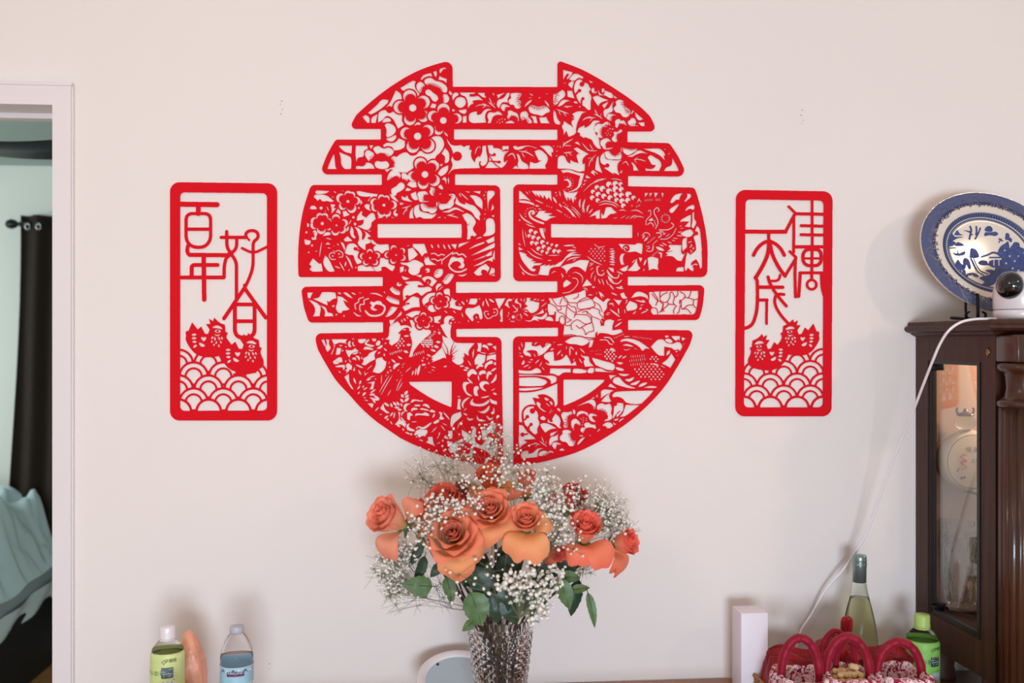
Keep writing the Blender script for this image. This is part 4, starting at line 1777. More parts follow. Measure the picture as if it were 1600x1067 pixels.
T 14 1290 260 1310 220 1280 210
L 14 1330 500 1320 450 1380 420
T 14 1350 430 1410 440
P 0 480 60 500 100 560 60 540
L 18 0 560 60 630 150 640 170 590
L 18 150 545 220 580
L 18 10 640 60 710 150 730 210 680
T 20 20 740 90 825
T 22 125 790 245 810
T 20 185 775 230 782
T 14 50 870 150 915
A pearl 780 460 850 320 930 310 1020 330 1085 440 1060 540 800 540
"""
DSL_L = """
@250 530 8
w 235 308 176 28 101 26
w 605 308 176 28 101 26
w 975 308 176 28 101 26
w 420 465 176 28 101 26
w 790 465 176 28 101 26
w 1165 465 176 28 101 26
w 235 628 176 28 101 26
w 605 628 176 28 101 26
w 980 628 176 28 101 26
w 1350 628 176 28 101 26
w 50 790 176 28 101 26
w 420 790 176 28 101 26
w 790 790 176 28 101 26
w 1165 790 176 28 101 26
w 1535 790 176 28 101 26
w 235 905 152 30 0 0
w 608 905 152 30 0 0
w 980 905 152 30 0 0
w 1350 905 152 30 0 0
J 60 250 40 440 40
B 720 -100 1
p 900 440 1000 400 1240 370 1300 250 1200 420 1000 450
B 1145 90 1
@250 280 8
j 64 240 312 712 318
j 60 478 330 478 430
j 42 385 430 575 430 615 448 632 490 632 720 620 770 590 815 545 845 480 853 415 845 365 815 335 770 325 720 325 490 342 448 385 430
j 42 325 625 632 625
j 48 350 830 338 890 350 930 370 945
j 52 370 945 860 950
j 56 545 950 552 1505
j 50 395 1210 395 1090 420 1072 718 1072
j 50 240 1228 795 1228
j 42 800 1228 802 1090 815 1020 840 960 880 910
j 42 833 655 835 845 880 925 955 1030 955 1500
j 42 958 740 958 830 940 880 890 930 840 975
j 42 765 727 1080 727
j 28 1080 727 1115 760
j 40 1072 715 1072 680 1100 650 1150 640 1200 650 1230 690 1220 740 1175 775 1163 810 1163 1060 1150 1140 1110 1250 1065 1345
j 34 1025 862 1165 930 1340 845
j 48 800 1740 1055 1360 1320 1730
j 28 1050 1320 1060 1360
j 48 940 1565 1180 1565
j 50 935 1560 935 1900 955 1950 1000 1978 1110 1978 1160 1950 1182 1900 1182 1560
j 48 940 1775 1180 1775
"""
DSL_R = """
@1125 525 8
w 1290 328 165 26 95 24
w 965 328 165 26 95 24
w 1130 476 165 26 95 24
w 800 476 165 26 95 24
w 460 476 165 26 95 24
w 300 633 165 26 95 24
w 630 633 165 26 95 24
w 965 633 165 26 95 24
w 1290 633 165 26 95 24
w 130 783 165 26 95 24
w 460 783 165 26 95 24
w 800 783 165 26 95 24
w 1130 783 165 26 95 24
w 1460 783 165 26 95 24
w 300 903 145 30 0 0
w 630 903 145 30 0 0
w 965 903 145 30 0 0
w 1290 903 145 30 0 0
B 875 -53 -.92
B 490 130 -.92
@1125 290 8
j 50 310 575 820 578
j 40 820 578 930 370
j 34 860 262 945 345
j 40 945 352 1300 358
j 36 925 370 922 830
j 34 1152 185 1155 800
j 38 1015 500 1300 508
j 38 1015 613 1300 618
j 42 930 765 1300 765
j 36 875 825 950 895
j 38 950 910 815 1130
j 38 945 900 938 1100 945 1390
j 40 945 1385 985 1385 1005 1090
j 36 1000 1090 1280 1090
j 42 1090 800 1225 800 1262 830 1268 900 1262 960 1220 1000 1090 1000 1045 960 1035 900 1045 835 1090 800
j 30 1050 910 1270 910
j 36 1152 800 1148 1170
c 1148 1238 75
C 1148 1238 42
j 40 610 600 610 680
j 44 420 870 450 810 510 735 610 685 710 735 770 800 805 870
j 48 615 690 605 850 540 1000 455 1140
j 46 620 690 650 850 700 960 760 1060 815 1130
@1125 400 8
j 42 440 270 465 300 470 400 470 560 460 700 420 830 380 880 310 905
j 44 480 390 785 390
j 40 480 550 590 550
j 34 585 550 583 845
j 40 602 262 620 330 680 440 740 520 830 625
j 32 620 312 700 312 740 295 752 240
j 38 800 480 740 475 700 490 680 560 700 640 760 740 860 850
p 1250 230 1260 400 1285 500 1330 500 1330 230
"""
DSL_P = """
@1420 290 8.889
s 630 680 670 620 700 660 730 680 760 690 650 690
s 480 740 540 690 590 660 640 710 700 710 760 720 680 730 600 770 500 770 460 760
s 640 830 680 785 770 830 700 840
s 430 800 500 780 600 770 650 800 600 840 460 860
l 12 480 870 650 865
s 420 930 470 880 550 930
s 420 1010 430 960 500 970 570 995 500 1020
s 610 930 640 940 700 940 780 910 770 960 700 975 640 965
t 14 680 940 680 880
l 26 850 570 865 620 850 690 840 740
t 26 860 650 800 630 760 625
t 26 870 680 890 690
l 24 935 570 940 640 930 680
l 22 990 590 970 650 920 740
s 1050 620 1080 570 1130 565 1160 600 1150 640 1090 640
s 1050 700 1060 650 1130 650 1200 640 1240 670 1200 700 1120 690
s 1340 700 1350 660 1390 670 1400 720 1430 740 1420 790 1380 760 1340 750
s 1430 830 1470 785 1530 800 1540 850 1600 880 1600 930 1430 920 1400 880
l 18 1250 740 1300 770
l 16 1280 740 1250 790
s 850 900 870 870 930 890 970 960 960 1000 860 1000
l 26 1010 990 1100 960 1180 930 1280 970
l 20 1120 1000 1280 1000
s 1250 880 1290 830 1340 800 1380 780 1420 900 1600 950 1600 1300 1500 1400 1290 1480 1250 1300 1180 1250 1200 1150 1290 1020 1230 960
C 1330 900 12
C 1400 980 14
C 1470 1050 14
C 1350 1080 14
C 1520 980 12
C 1440 1150 14
C 1380 1220 12
C 1520 1180 14
C 1480 1280 12
@1420 400 8.889
s 520 130 540 100 560 130 560 165 530 160
l 14 540 160 560 210
s 620 180 640 120 680 50 720 100 770 140 760 200 740 180 640 190
s 600 260 610 190 770 190 780 270 700 250
C 690 205 16
J 14 650 200 650 250
J 14 735 200 735 250
s 530 200 600 190 640 260 780 290 850 340 800 360 700 340 600 280
s 750 80 770 30 820 40 850 100 860 170 830 180 800 120 780 180 760 150
l 14 860 40 900 130 950 210 1040 270
l 14 900 40 940 130 1000 210 1100 250
l 12 840 0 880 60 960 230
s 780 280 800 250 860 235 920 240 970 280 940 295 860 270 800 300
J 12 830 270 830 295
J 12 880 260 880 295
s 1060 200 1150 190 1220 230 1230 290 1170 400 1010 425 980 410 1050 360 980 300 1130 250
s 960 100 1000 60 1080 70 1100 110 1140 60 1290 60 1290 150 1180 160 1100 130 1020 130
J 16 1180 60 1180 130
J 16 1250 60 1250 130
"""
# ---------------------------------------------------------------- outline tracing of cut sheets
def contours(mask):
    m = np.pad(mask.astype(np.float32), 2); 
    g = m.copy()
    for ax in (0, 1): g = (np.roll(g, 1, ax)+g*2+np.roll(g, -1, ax))/4
    H, Wd = g.shape; b = g > .5
    cs = b[:-1, :-1]*1+b[:-1, 1:]*2+b[1:, 1:]*4+b[1:, :-1]*8
    ys, xs = np.nonzero((cs > 0) & (cs < 15)); nxt = {}
    T = {1: 'LT', 2: 'TR', 3: 'LR', 4: 'RB', 5: 'LTRB', 6: 'TB', 7: 'LB', 8: 'BL', 9: 'BT', 10: 'TRBL', 11: 'BR', 12: 'RL', 13: 'RT', 14: 'TL'}
    for y, x, c in zip(ys.tolist(), xs.tolist(), cs[ys, xs].tolist()):
        e = {'T': 2*(y*Wd+x), 'B': 2*((y+1)*Wd+x), 'L': 2*(y*Wd+x)+1, 'R': 2*(y*Wd+x+1)+1}
        s = T[c]
        for i in range(0, len(s), 2): nxt[e[s[i]]] = e[s[i+1]]
    loops = []
    while nxt:
        s, e = nxt.popitem(); ch = [s]
        while e != s:
            ch.append(e); e = nxt.pop(e, s)
        a = np.array(ch); q = a >> 1; y, x = q//Wd, q % Wd; v = (a & 1) == 1
        g0 = g[y, x]; g1 = np.where(v, g[np.minimum(y+1, H-1), x], g[y, np.minimum(x+1, Wd-1)])
        t = np.clip((.5-g0)/np.where(np.abs(g1-g0) < 1e-6, 1, g1-g0), 0, 1)
        loops.append(np.c_[np.where(v, x, x+t), np.where(v, y+t, y)]-1.5)
    return loops
def dp(p, tol):
    n = len(p)
    if n < 8: return p
    keep = np.zeros(n+1, bool); q = np.vstack([p, p[:1]])
    far = int(np.argmax(((p-p[0])**2).sum(1))); keep[[0, far, n]] = True
    st = [(0, far), (far, n)]
    while st:
        a, b = st.pop()
        if b-a < 2: continue
        d = q[b]-q[a]; l = math.hypot(*d)+1e-9
        r = q[a+1:b]-q[a]; dist = np.abs(r[:, 0]*d[1]-r[:, 1]*d[0])/l if l > 1e-6 else np.hypot(*r.T)
        i = int(np.argmax(dist))
        if dist[i] > tol: k = a+1+i; keep[k] = True; st += [(a, k), (k, b)]
    return q[:-1][keep[:-1]]
def sheet(name, R, mask, place, thick, m, parent, tol=.42):
    """cut sheet: front face and side walls of the raster region; place(px,py,depth) -> world"""
    loops = [dp(l, tol) for l in contours(mask)]
    loops = [l for l in loops if len(l) >= 3 and abs((l[:, 0]*np.roll(l[:, 1], -1)-l[:, 1]*np.roll(l[:, 0], -1)).sum()) > 14]
    if not loops: return None
    pts = [Vector(v) for l in loops for v in l.tolist()]; ed = []; o = 0
    for l in loops:
        n = len(l); ed += [(o+i, o+(i+1) % n) for i in range(n)]; o += n
    V, E, Fc = geometry.delaunay_2d_cdt(pts, ed, [], 0, 1e-4)[:3]
    A = np.array([v[:] for v in V]); T = np.array(Fc)
    c = A[T].mean(1); ci = np.clip(c.astype(int), 0, (R.w-1, R.h-1)); ins = mask[ci[:, 1], ci[:, 0]]
    # thin triangles close to a border: decide by even-odd
    T = T[ins]
    used = np.unique(T); mp = -np.ones(len(A), int); mp[used] = np.arange(len(used)); T = mp[T]; A = A[used]
    X = A/R.ss+(R.x0, R.y0)
    d1 = A[T[:, 1]]-A[T[:, 0]]; d2 = A[T[:, 2]]-A[T[:, 0]]
    flip = (d1[:, 0]*d2[:, 1]-d1[:, 1]*d2[:, 0]) > 0
    T[flip] = T[flip][:, ::-1]
    vs = [place(x, y, thick) for x, y in X]; n = len(vs); vs += [place(x, y, 0) for x, y in X]
    fs = [tuple(t) for t in T.tolist()]
    cnt = {}
    for t in fs:
        for i in range(3):
            a, b = t[i], t[(i+1) % 3]; cnt[(a, b)] = 1
    for (a, b) in list(cnt):
        if (b, a) not in cnt: fs.append((b, a, a+n, b+n))
    return mesh(name, vs, fs, m, parent)
def dilate(m, n=1):
    for _ in range(n):
        q = m.copy(); q[1:] |= m[:-1]; q[:-1] |= m[1:]; q[:, 1:] |= m[:, :-1]; q[:, :-1] |= m[:, 1:]; m = q
    return m
WALLGAP = .0006
def onwall(px, py, d):
    return at(px, py, -(WALLGAP+d))
RED = mat('red_felt', (222, 4, 28), .85, bump=.35, bscale=900, noise=.06, nscale=300, sheen=.3, spec=.2)
# ================================================================ room
WALLM = mat('wall_paint', (236, 228, 223), .75, bump=.08, bscale=60, noise=.012, nscale=1.5, spec=.3)
TRIM = mat('trim_paint', (232, 224, 224), .45, bump=.03, bscale=30)
CEIL = mat('ceiling_paint', (225, 225, 222), .9)
FLOORM = mat('floor_wood', (196, 146, 92), .4, noise=.25, nscale=3, stretch=(1, 12, 1))
BEDWALL = mat('bedroom_paint', (216, 220, 212), .85)
BEDCEIL = mat('bedroom_ceiling_paint', (172, 190, 186), .9)
XO1 = at(86, 500, 0).x; XO0 = XO1-.82; ZO = at(60, 166, 0).z; CH = 2.5; WT = .12
def struct(o): o['kind'] = 'structure'; return o
vs, fs = join([box_vf(XO1+.018, 2.6, 0, WT, 0, CH), box_vf(-3.4, XO0-.018, 0, WT, 0, CH), box_vf(XO0-.018, XO1+.018, 0, WT, ZO+.018, CH)])
wall = struct(mesh('wall_back', vs, fs, WALLM)); wall['label'] = 'warm white painted wall carrying the red paper cuts'
for i, (px, py, r) in enumerate(((440, 158, 1.0), (438, 163, .8), (441, 171, .9), (439, 178, 1.0), (1254, 172, .9), (1252, 180, 1.0), (1255, 188, .8), (1253, 193, .6), (421, 1037, .9), (420, 1045, .6))):
    s = mpp(px, 0)*r; c = at(px, py, -.0004)
    mesh('nail_hole', [(c.x+s*math.cos(a)*(.7+.3*math.sin(3*a+i)), -.0004, c.z+s*1.2*math.sin(a)) for a in [k*math.pi/5 for k in range(10)]], [tuple(range(10))[::-1]], mat('nail_hole_grey', (120, 112, 106), .9), wall)
struct(box('floor', -3.4, 2.6, -5.4, 0, -.1, 0, FLOORM))
struct(box('ceiling', -3.4, 2.6, -5.4, 0, CH, CH+.1, CEIL))
cw = at(117, 500, 0).x-XO1                                   # casing width
vs, fs = join([box_vf(XO1, XO1+cw*.93, -.016, 0, 0, ZO+cw), box_vf(XO0-cw, XO0, -.016, 0, 0, ZO+cw), box_vf(XO0, XO1, -.016, 0, ZO, ZO+cw)])
tr = struct(mesh('trim_1', vs, fs, TRIM)); tr['label'] = 'white door casing around the bedroom doorway'
vs, fs = join([box_vf(XO1+cw*.93, XO1+cw, -.010, 0, 0, ZO+cw), box_vf(XO0, XO1+cw, -.020, 0, ZO+cw, ZO+cw+.006)])
mesh('edge_bead', vs, fs, TRIM, tr)
vs, fs = join([box_vf(XO1, XO1+.018, 0, WT, 0, ZO), box_vf(XO0-.018, XO0, 0, WT, 0, ZO), box_vf(XO0-.018, XO1+.018, 0, WT, ZO, ZO+.018), box_vf(XO0, XO1, .07, .10, ZO-.011, ZO)])
struct(mesh('trim_2', vs, fs, TRIM))
box_ = box('baseboard_back', XO1+cw, 2.6, -.014, 0, 0, .1, TRIM); struct(box_)
# ---- bedroom
BX0, BX1, BY = -4.6, -.55, 3.08
struct(box('wall_bedroom_far', BX0, BX1, BY, BY+.1, 0, CH, BEDWALL))
struct(box('wall_bedroom_left', BX0-.1, BX0, WT, BY, 0, CH, BEDWALL))
struct(box('wall_bedroom_right', BX1, BX1+.1, WT, BY, 0, CH, BEDWALL))
struct(box('ceiling_bedroom', BX0, BX1, WT, BY, 2.46, 2.5, BEDCEIL))
struct(box('floor_bedroom', BX0, BX1, WT, BY, -.1, 0, FLOORM))
# ceiling fan
FANM = mat('fan_dark', (22, 34, 36), .45)
fc = at(-110, 222, 1.25)
fan = thing('ceiling_fan', 'dark bladed ceiling fan of the bedroom seen through the doorway', 'ceiling fan', (fc.x, fc.y, fc.z-.05))
lathe('motor_housing', [(.04, fc.z+.10), (.11, fc.z+.08), (.12, fc.z), (.08, fc.z-.05), (.02, fc.z-.06)], fc.x, fc.y, FANM, fan)
tube('downrod', [(fc.x, fc.y, fc.z+.08), (fc.x, fc.y, 2.46)], .012, FANM, fan)
for k in range(3):
    a = math.radians(-9+120*k); u = Vector((math.cos(a), math.sin(a), 0)); w = Vector((-u.y, u.x, 0))
    vs, fs = [], []
    for i in range(13):
        t = i/12; r = .10+.52*t; hw = .06+.03*math.sin(t*2.2); hw *= (1 if t < .9 else math.sqrt(max(.05, 1-((t-.9)/.1)**2)))
        for s, dz in ((-1, .010), (1, -.010)):
            p = Vector((fc.x, fc.y, fc.z-.01-.02*math.sin(t*3)*1))+u*r+w*hw*s; vs += [p+Vector((0, 0, dz)), p+Vector((0, 0, dz-.007))]
    for i in range(12):
        b = i*4; fs += [(b, b+4, b+6, b+2), (b+1, b+3, b+7, b+5), (b, b+1, b+5, b+4), (b+2, b+6, b+7, b+3)]
    mesh('blade', vs, fs, FANM, fan, True)
# curtain and rod
CUR = mat('curtain_cloth', (46, 36, 28), .95, bump=.3, bscale=400, noise=.1, nscale=200)
ROD = mat('black_iron', (16, 16, 18), .4)
rz = at(40, 349, BY-.11).z; rx = at(20, 349, BY-.11).x
rod = thing('curtain_rod', 'black curtain rod with round finial above the bedroom window', 'curtain rod', (rx, BY-.075, rz))
tube('pole', [(rx, BY-.075, rz), (-.9, BY-.075, rz)], .010, ROD, rod, 10)
lathe('finial', [(.004, -.03), (.018, -.022), (.026, 0), (.018, .022), (.008, .03), (.014, .045), (.014, .055)], 0, 0, ROD, rod, 16, xf=lambda v: Vector((rx-.02+v.z, BY-.075+v.x, rz+v.y)))
box('bracket', rx+.05, rx+.065, BY-.12, BY, rz-.02, rz+.006, ROD, rod)
vs, fs = [], []; x0 = at(29, 500, BY-.1).x; NX, NZ = 90, 14
for j in range(NZ+1):
    z = rz+.045-(rz-.10)*j/NZ; fl = 1+.10*(j/NZ)
    for i in range(NX+1):
        t = i/NX; x = x0-.10*(j/NZ)**1.6*(1-t)+t*.95
        vs.append((x, BY-.075+.030*math.sin(t*52+.3*math.sin(j*.5))*fl, z))
for j in range(NZ):
    for i in range(NX): a = j*(NX+1)+i; fs.append((a, a+1, a+NX+2, a+NX+1))
cur = tag(mesh('curtain', vs, fs, CUR, None, True), 'dark brown grommet curtain hanging behind the bed', 'curtain')
for px, py in ((43, 354), (60, 354)):
    c = at(px, py, BY-.155); g = bpy.data.objects
    vs, fs = tube_vf([c+Vector((.011*math.cos(a), 0, .015*math.sin(a))) for a in [k*math.pi/8 for k in range(17)]], .004, 6)
    mesh('grommet', vs, fs, mat('grommet_steel', (170, 175, 175), .3, metal=1), cur, True)
# bed
bx = -1.80
bed = thing('bed', 'low dark framed bed with grey mattress behind the doorway', 'bed', (-2.8, 2.1, 0))
box('bed_frame', -3.5, bx+.01, 1.15, BY-.16, .0, .34, mat('bed_frame_black', (18, 20, 26), .7), bed, .01)
box('mattress', -3.5, bx-.005, 1.2, BY-.17, .34, .56, mat('mattress_cover', (172, 188, 192), .9, bump=.4, bscale=40), bed, .05, 4)
vs, fs = [], []; NU = 40                                         # sheet hem hanging below the mattress
for j in range(5):
    for i in range(NU+1):
        t = i/NU; vs.append((bx+.012+.010*math.sin(t*30+j), 1.2+t*(BY-1.37), .40-.022*j-.03*math.sin(t*4)))
for j in range(4):
    for i in range(NU): a = j*(NU+1)+i; fs.append((a, a+1, a+NU+2, a+NU+1))
mesh('sheet_hem', vs, fs, mat('sheet_white', (205, 222, 226), .9), bed, True)
rng = np.random.RandomState(4); NX, NY = 70, 70; g = np.zeros((NX, NY))
def vnoise(X, Y, f, seed):
    r = np.random.RandomState(seed); G = r.rand(40, 40); X = X*f; Y = Y*f
    i, j = np.floor(X).astype(int) % 38, np.floor(Y).astype(int) % 38; u, v = X-np.floor(X), Y-np.floor(Y)
    u = u*u*(3-2*u); v = v*v*(3-2*v)
    return G[i, j]*(1-u)*(1-v)+G[i+1, j]*u*(1-v)+G[i, j+1]*(1-u)*v+G[i+1, j+1]*u*v
U, Vv = np.meshgrid(np.linspace(0, 1, NX), np.linspace(0, 1, NY), indexing='ij')
wrk = vnoise(U+.3*Vv, Vv, 7, 1); wrk2 = np.abs(vnoise(U-.4*Vv, Vv+.3*U, 13, 2)-.5)*2; wrk3 = np.abs(vnoise(U+.8*Vv, Vv*.6, 22, 5)-.5)
Xw = -2.95+U*1.22; Yw = 1.70+Vv*1.17
hgt = .57+.27*(1-np.abs(2*U-1)**7)*(.55+.45*np.sin(np.clip(Vv+.05, 0, 1)*math.pi*.75))+.10*(wrk-.5)+.09*(wrk2-.5)+.07*wrk3
over = np.clip((U-.86)/.14, 0, 1); Xw = Xw-over*.02; hgt = hgt*(1-over)+(.46+.05*wrk)*over
vs = [(float(Xw[i, j]), float(Yw[i, j]+.05*(wrk2[i, j]-.5)), float(hgt[i, j])) for i in range(NX) for j in range(NY)]
fs = [(i*NY+j, (i+1)*NY+j, (i+1)*NY+j+1, i*NY+j+1) for i in range(NX-1) for j in range(NY-1)]
tag(mesh('duvet', vs, fs, mat('duvet_cloth', (200, 224, 228), .9, bump=.3, bscale=30, sheen=.3), None, True), 'rumpled pale blue duvet heaped on the bed', 'duvet')

# ================================================================ sideboard under the picture
TZ = at(1000, 1062, 0).z
TW = mat('table_wood', (150, 98, 62), .35, noise=.2, nscale=4, stretch=(1, 14, 14))
tb = thing('sideboard', 'brown wooden sideboard along the wall under the red cut', 'sideboard', (.2, -.25, 0))
x0 = at(205, 1066, 0).x
box('top', x0, 2.35, -.52, -.004, TZ-.03, TZ, TW, tb, .004)
box('carcass', x0+.03, 2.32, -.48, -.02, .12, TZ-.03, TW, tb)
for x in (x0+.05, 2.26):
    for y in (-.47, -.07): box('leg', x, x+.05, y, y+.05, 0, .12, TW, tb)
xs = np.linspace(x0+.05, 2.3, 6)
for i in range(5):
    d = box('door', xs[i]+.006, xs[i+1]-.006, -.50, -.48, .15, TZ-.05, TW, tb, .004)
    box('handle', xs[i+1]-.05, xs[i+1]-.035, -.525, -.50, .48, .58, mat('brass_dull', (150, 120, 70), .35, metal=1), d, .003)

# ================================================================ red paper cuts
def cutthing(name, label, box4, dsl, out, holes, base, bandw=None, inner=None):
    R = Ras(*box4, 4); sil = np.zeros_like(R.m)
    u = lambda p: (np.asarray(p, float)-(R.x0, R.y0))*R.ss
    polys = [R.asm(u(rounded(h)), 28, 40*R.ss) for h in [out]+holes]
    R.put(R.polymask(polys[0]), True, sil)
    for p in polys[1:]: R.put(R.polymask(p), False, sil)
    band = np.zeros_like(R.m)
    if inner:
        R.put(R.polymask(u(rounded(inner))), True, band); band = sil & ~band
    else:
        for p in polys: R.put(R.strokemask(p, bandw*R.ss, 0, True), True, band)
        band &= sil; R.m[:] = sil
    R.run(dsl); R.m &= sil; R.m |= band
    t = thing(name, label, 'paper cut', base)
    R.lab[band] = 255
    sheet('border', R, band, onwall, .0030, RED, t)
    for i, nm in enumerate(['openwork']+R.parts):
        mk = R.m & (R.lab == i)
        if mk.sum() < 60: continue
        sheet(nm, R, dilate(mk, 2) & R.m if i else mk, onwall, .0027-.00002*(i % 10), RED, t)
    return t
cutthing('double_happiness_cutout', 'large round red double happiness paper cut with flowers, dragon and birds', (460, 90, 1112, 732), DSL, OUT, HOLES, at(791, 727, 0), 17)
cutthing('blessing_panel', 'tall red paper cut panel left of the round one, next to the doorway', (255, 275, 445, 668), DSL_L, [(265.5, 284.5, 15), (433, 286.5, 15), (433, 657, 15), (265.5, 657, 15)], [], at(349, 657, 0), inner=[(281.5, 300.5, 7), (417, 302, 7), (417, 641.5, 7), (281.5, 642, 7)])
cutthing('blessing_panel', 'tall red paper cut panel right of the round one, next to the cabinet', (1140, 288, 1312, 662), DSL_R, [(1150, 296.5, 15), (1301, 299, 15), (1299.5, 650.6, 15), (1149, 650.6, 15)], [], at(1225, 651, 0), inner=[(1165, 311.5, 7), (1287, 313.5, 7), (1285.6, 636.5, 7), (1162.5, 636.5, 7)])
# ================================================================ bouquet
PETAL = mat('rose_petal', (255, 140, 80), .55, attr='Col', translucent=.22, sheen=.1, sss=.25, spec=.3)
LEAFM = [mat('rose_leaf', (92, 122, 78), .45, noise=.25, nscale=60, translucent=.15), mat('rose_leaf_dark', (46, 74, 54), .4, noise=.25, nscale=60, translucent=.08), mat('rose_leaf_olive', (92, 116, 62), .5, noise=.2, nscale=60, translucent=.15)]
STEMM = mat('rose_stem', (52, 62, 36), .5); STEMR = mat('rose_stem_dark', (58, 34, 36), .5)
GYP = mat('gypsophila_white', (238, 234, 224), .8, noise=.06, nscale=300, sss=.2); GYS = mat('gypsophila_stem', (122, 122, 92), .7)
VY = -.27; vs_ = mpp(780, VY); VX = at(782, 970, VY).x; VZT = at(782, 973, VY).z; VR = 52*vs_
rnd = random.Random(7)
def frame(ax):
    ax = Vector(ax).normalized(); r = ax.orthogonal().normalized(); return Matrix((r, ax.cross(r), ax)).transposed()
CS = Vector((CY, -SY, 0)); CUp = Vector((0, 0, 1)); CTo = Vector((-SY, -CY, 0))       # picture right, up, towards the lens
def cvec(r, u, t): return (CS*r+CUp*u+CTo*t).normalized()
def petal(name, M, c, R, H, ph, rk, hk, wid, curl, parent, tone, reflex=0):
    nu, nv = 10, 9; vs, cols = [], []
    for j in range(nv+1):
        v = j/nv
        for i in range(nu+1):
            u = -1+2*i/nu
            top = 1-.16*u*u-.10*abs(u)**5+.035*math.sin(u*7+ph*3)
            w = wid*(.55+.45*math.sin(min(1, v*1.15)*math.pi*.62))*(1-.10*v**4)
            vv = v*top
            if reflex:
                r = R*(.30+(.55+reflex)*vv+.10*math.sin(vv*3)); z = H*(.42*math.sin(vv*2.6)-.30*reflex*vv*vv)
                w = wid*(.5+.5*math.sin(min(1, v*1.1)*math.pi*.7))*.75/(1+.5*vv)
            else:
                r = R*rk*(.30+.78*math.sin(min(1, vv*1.2)*math.pi/2))
                k = max(0, (vv-.72)/.28); r += R*curl*.42*k*k; z = H*hk*(vv**.85)-H*curl*.20*k*k
            a = ph+u*w; r *= 1+.03*math.sin(5*u+ph)+.05*u*u*(1 if not reflex else 0)
            vs.append(c+M@Vector((r*math.cos(a), r*math.sin(a), z)))
            e = max(v**3, abs(u)**6*.7); b = max(0, 1-v*2.2)
            base = np.array(tone[0]); edge = np.array(tone[1]); yel = np.array(tone[2])
            cc = base*(1-e)+edge*e; cc = cc*(1-b)+yel*b
            if reflex: cc = cc*.6+np.array(tone[3])*.4
            cols.append(tuple(cc)+(1,))
    n = nu+1; fs = [(j*n+i, j*n+i+1, (j+1)*n+i+1, (j+1)*n+i) for j in range(nv) for i in range(nu)]
    return mesh(name, vs, fs, PETAL, parent, True, cols)
def C3(*c): return rgb(*c)[:3]
TONES = {'o': (C3(255, 182, 124), C3(255, 140, 112), C3(255, 196, 76), C3(255, 176, 116)),
         'p': (C3(255, 196, 154), C3(255, 140, 116), C3(255, 190, 100), C3(255, 150, 128)),
         'r': (C3(255, 158, 118), C3(255, 116, 98), C3(255, 176, 80), C3(255, 128, 92)),
         'd': (C3(238, 92, 62), C3(222, 58, 52), C3(226, 150, 66), C3(228, 84, 66)),
         'y': (C3(250, 140, 70), C3(236, 96, 60), C3(232, 190, 70), C3(230, 180, 80))}
def leaf(parent, p0, p1, wd, dep, m, twist=0, fold=.25, name='leaf'):
    """pointed oval leaf between two picture points; wd = half width in px"""
    a = at(p0[0], p0[1], dep); b = at(p1[0], p1[1], dep-.02*twist); ax = b-a; L = ax.length; ax.normalize()
    to = (CTo+CUp*.3).normalized(); side = ax.cross(to).normalized(); nn = side.cross(ax).normalized()
    side = (side*math.cos(twist)+nn*math.sin(twist)).normalized(); nn = side.cross(ax).normalized()
    w = wd*mpp(p0[0], dep); vs, fs = [], []; n = 12
    for i in range(n+1):
        t = i/n; h = w*(math.sin(math.pi*t**.8)**.75)*(1-.25*t)+1e-5; c = a+ax*L*t+nn*L*.10*math.sin(t*3.0)
        for k in (-1, -.5, 0, .5, 1):
            ser = 1+(.05*(-1)**i if abs(k) == 1 else 0)
            vs.append(c+side*h*k*ser+nn*h*(fold*abs(k)+.05*math.sin(t*14+k)))
    for i in range(n):
        for k in range(4): q = i*5+k; fs.append((q, q+1, q+6, q+5))
    o = mesh(name, vs, fs, m, parent, True)
    vs, fs = tube_vf([a+ax*L*t+nn*(L*.10*math.sin(t*3.0)+.0004) for t in (-.12, 0, .3, .6, .95)], [.0008, .0009, .0007, .0005, .0003], 5)
    mesh('midrib', vs, fs, STEMM, o, True)
    return o
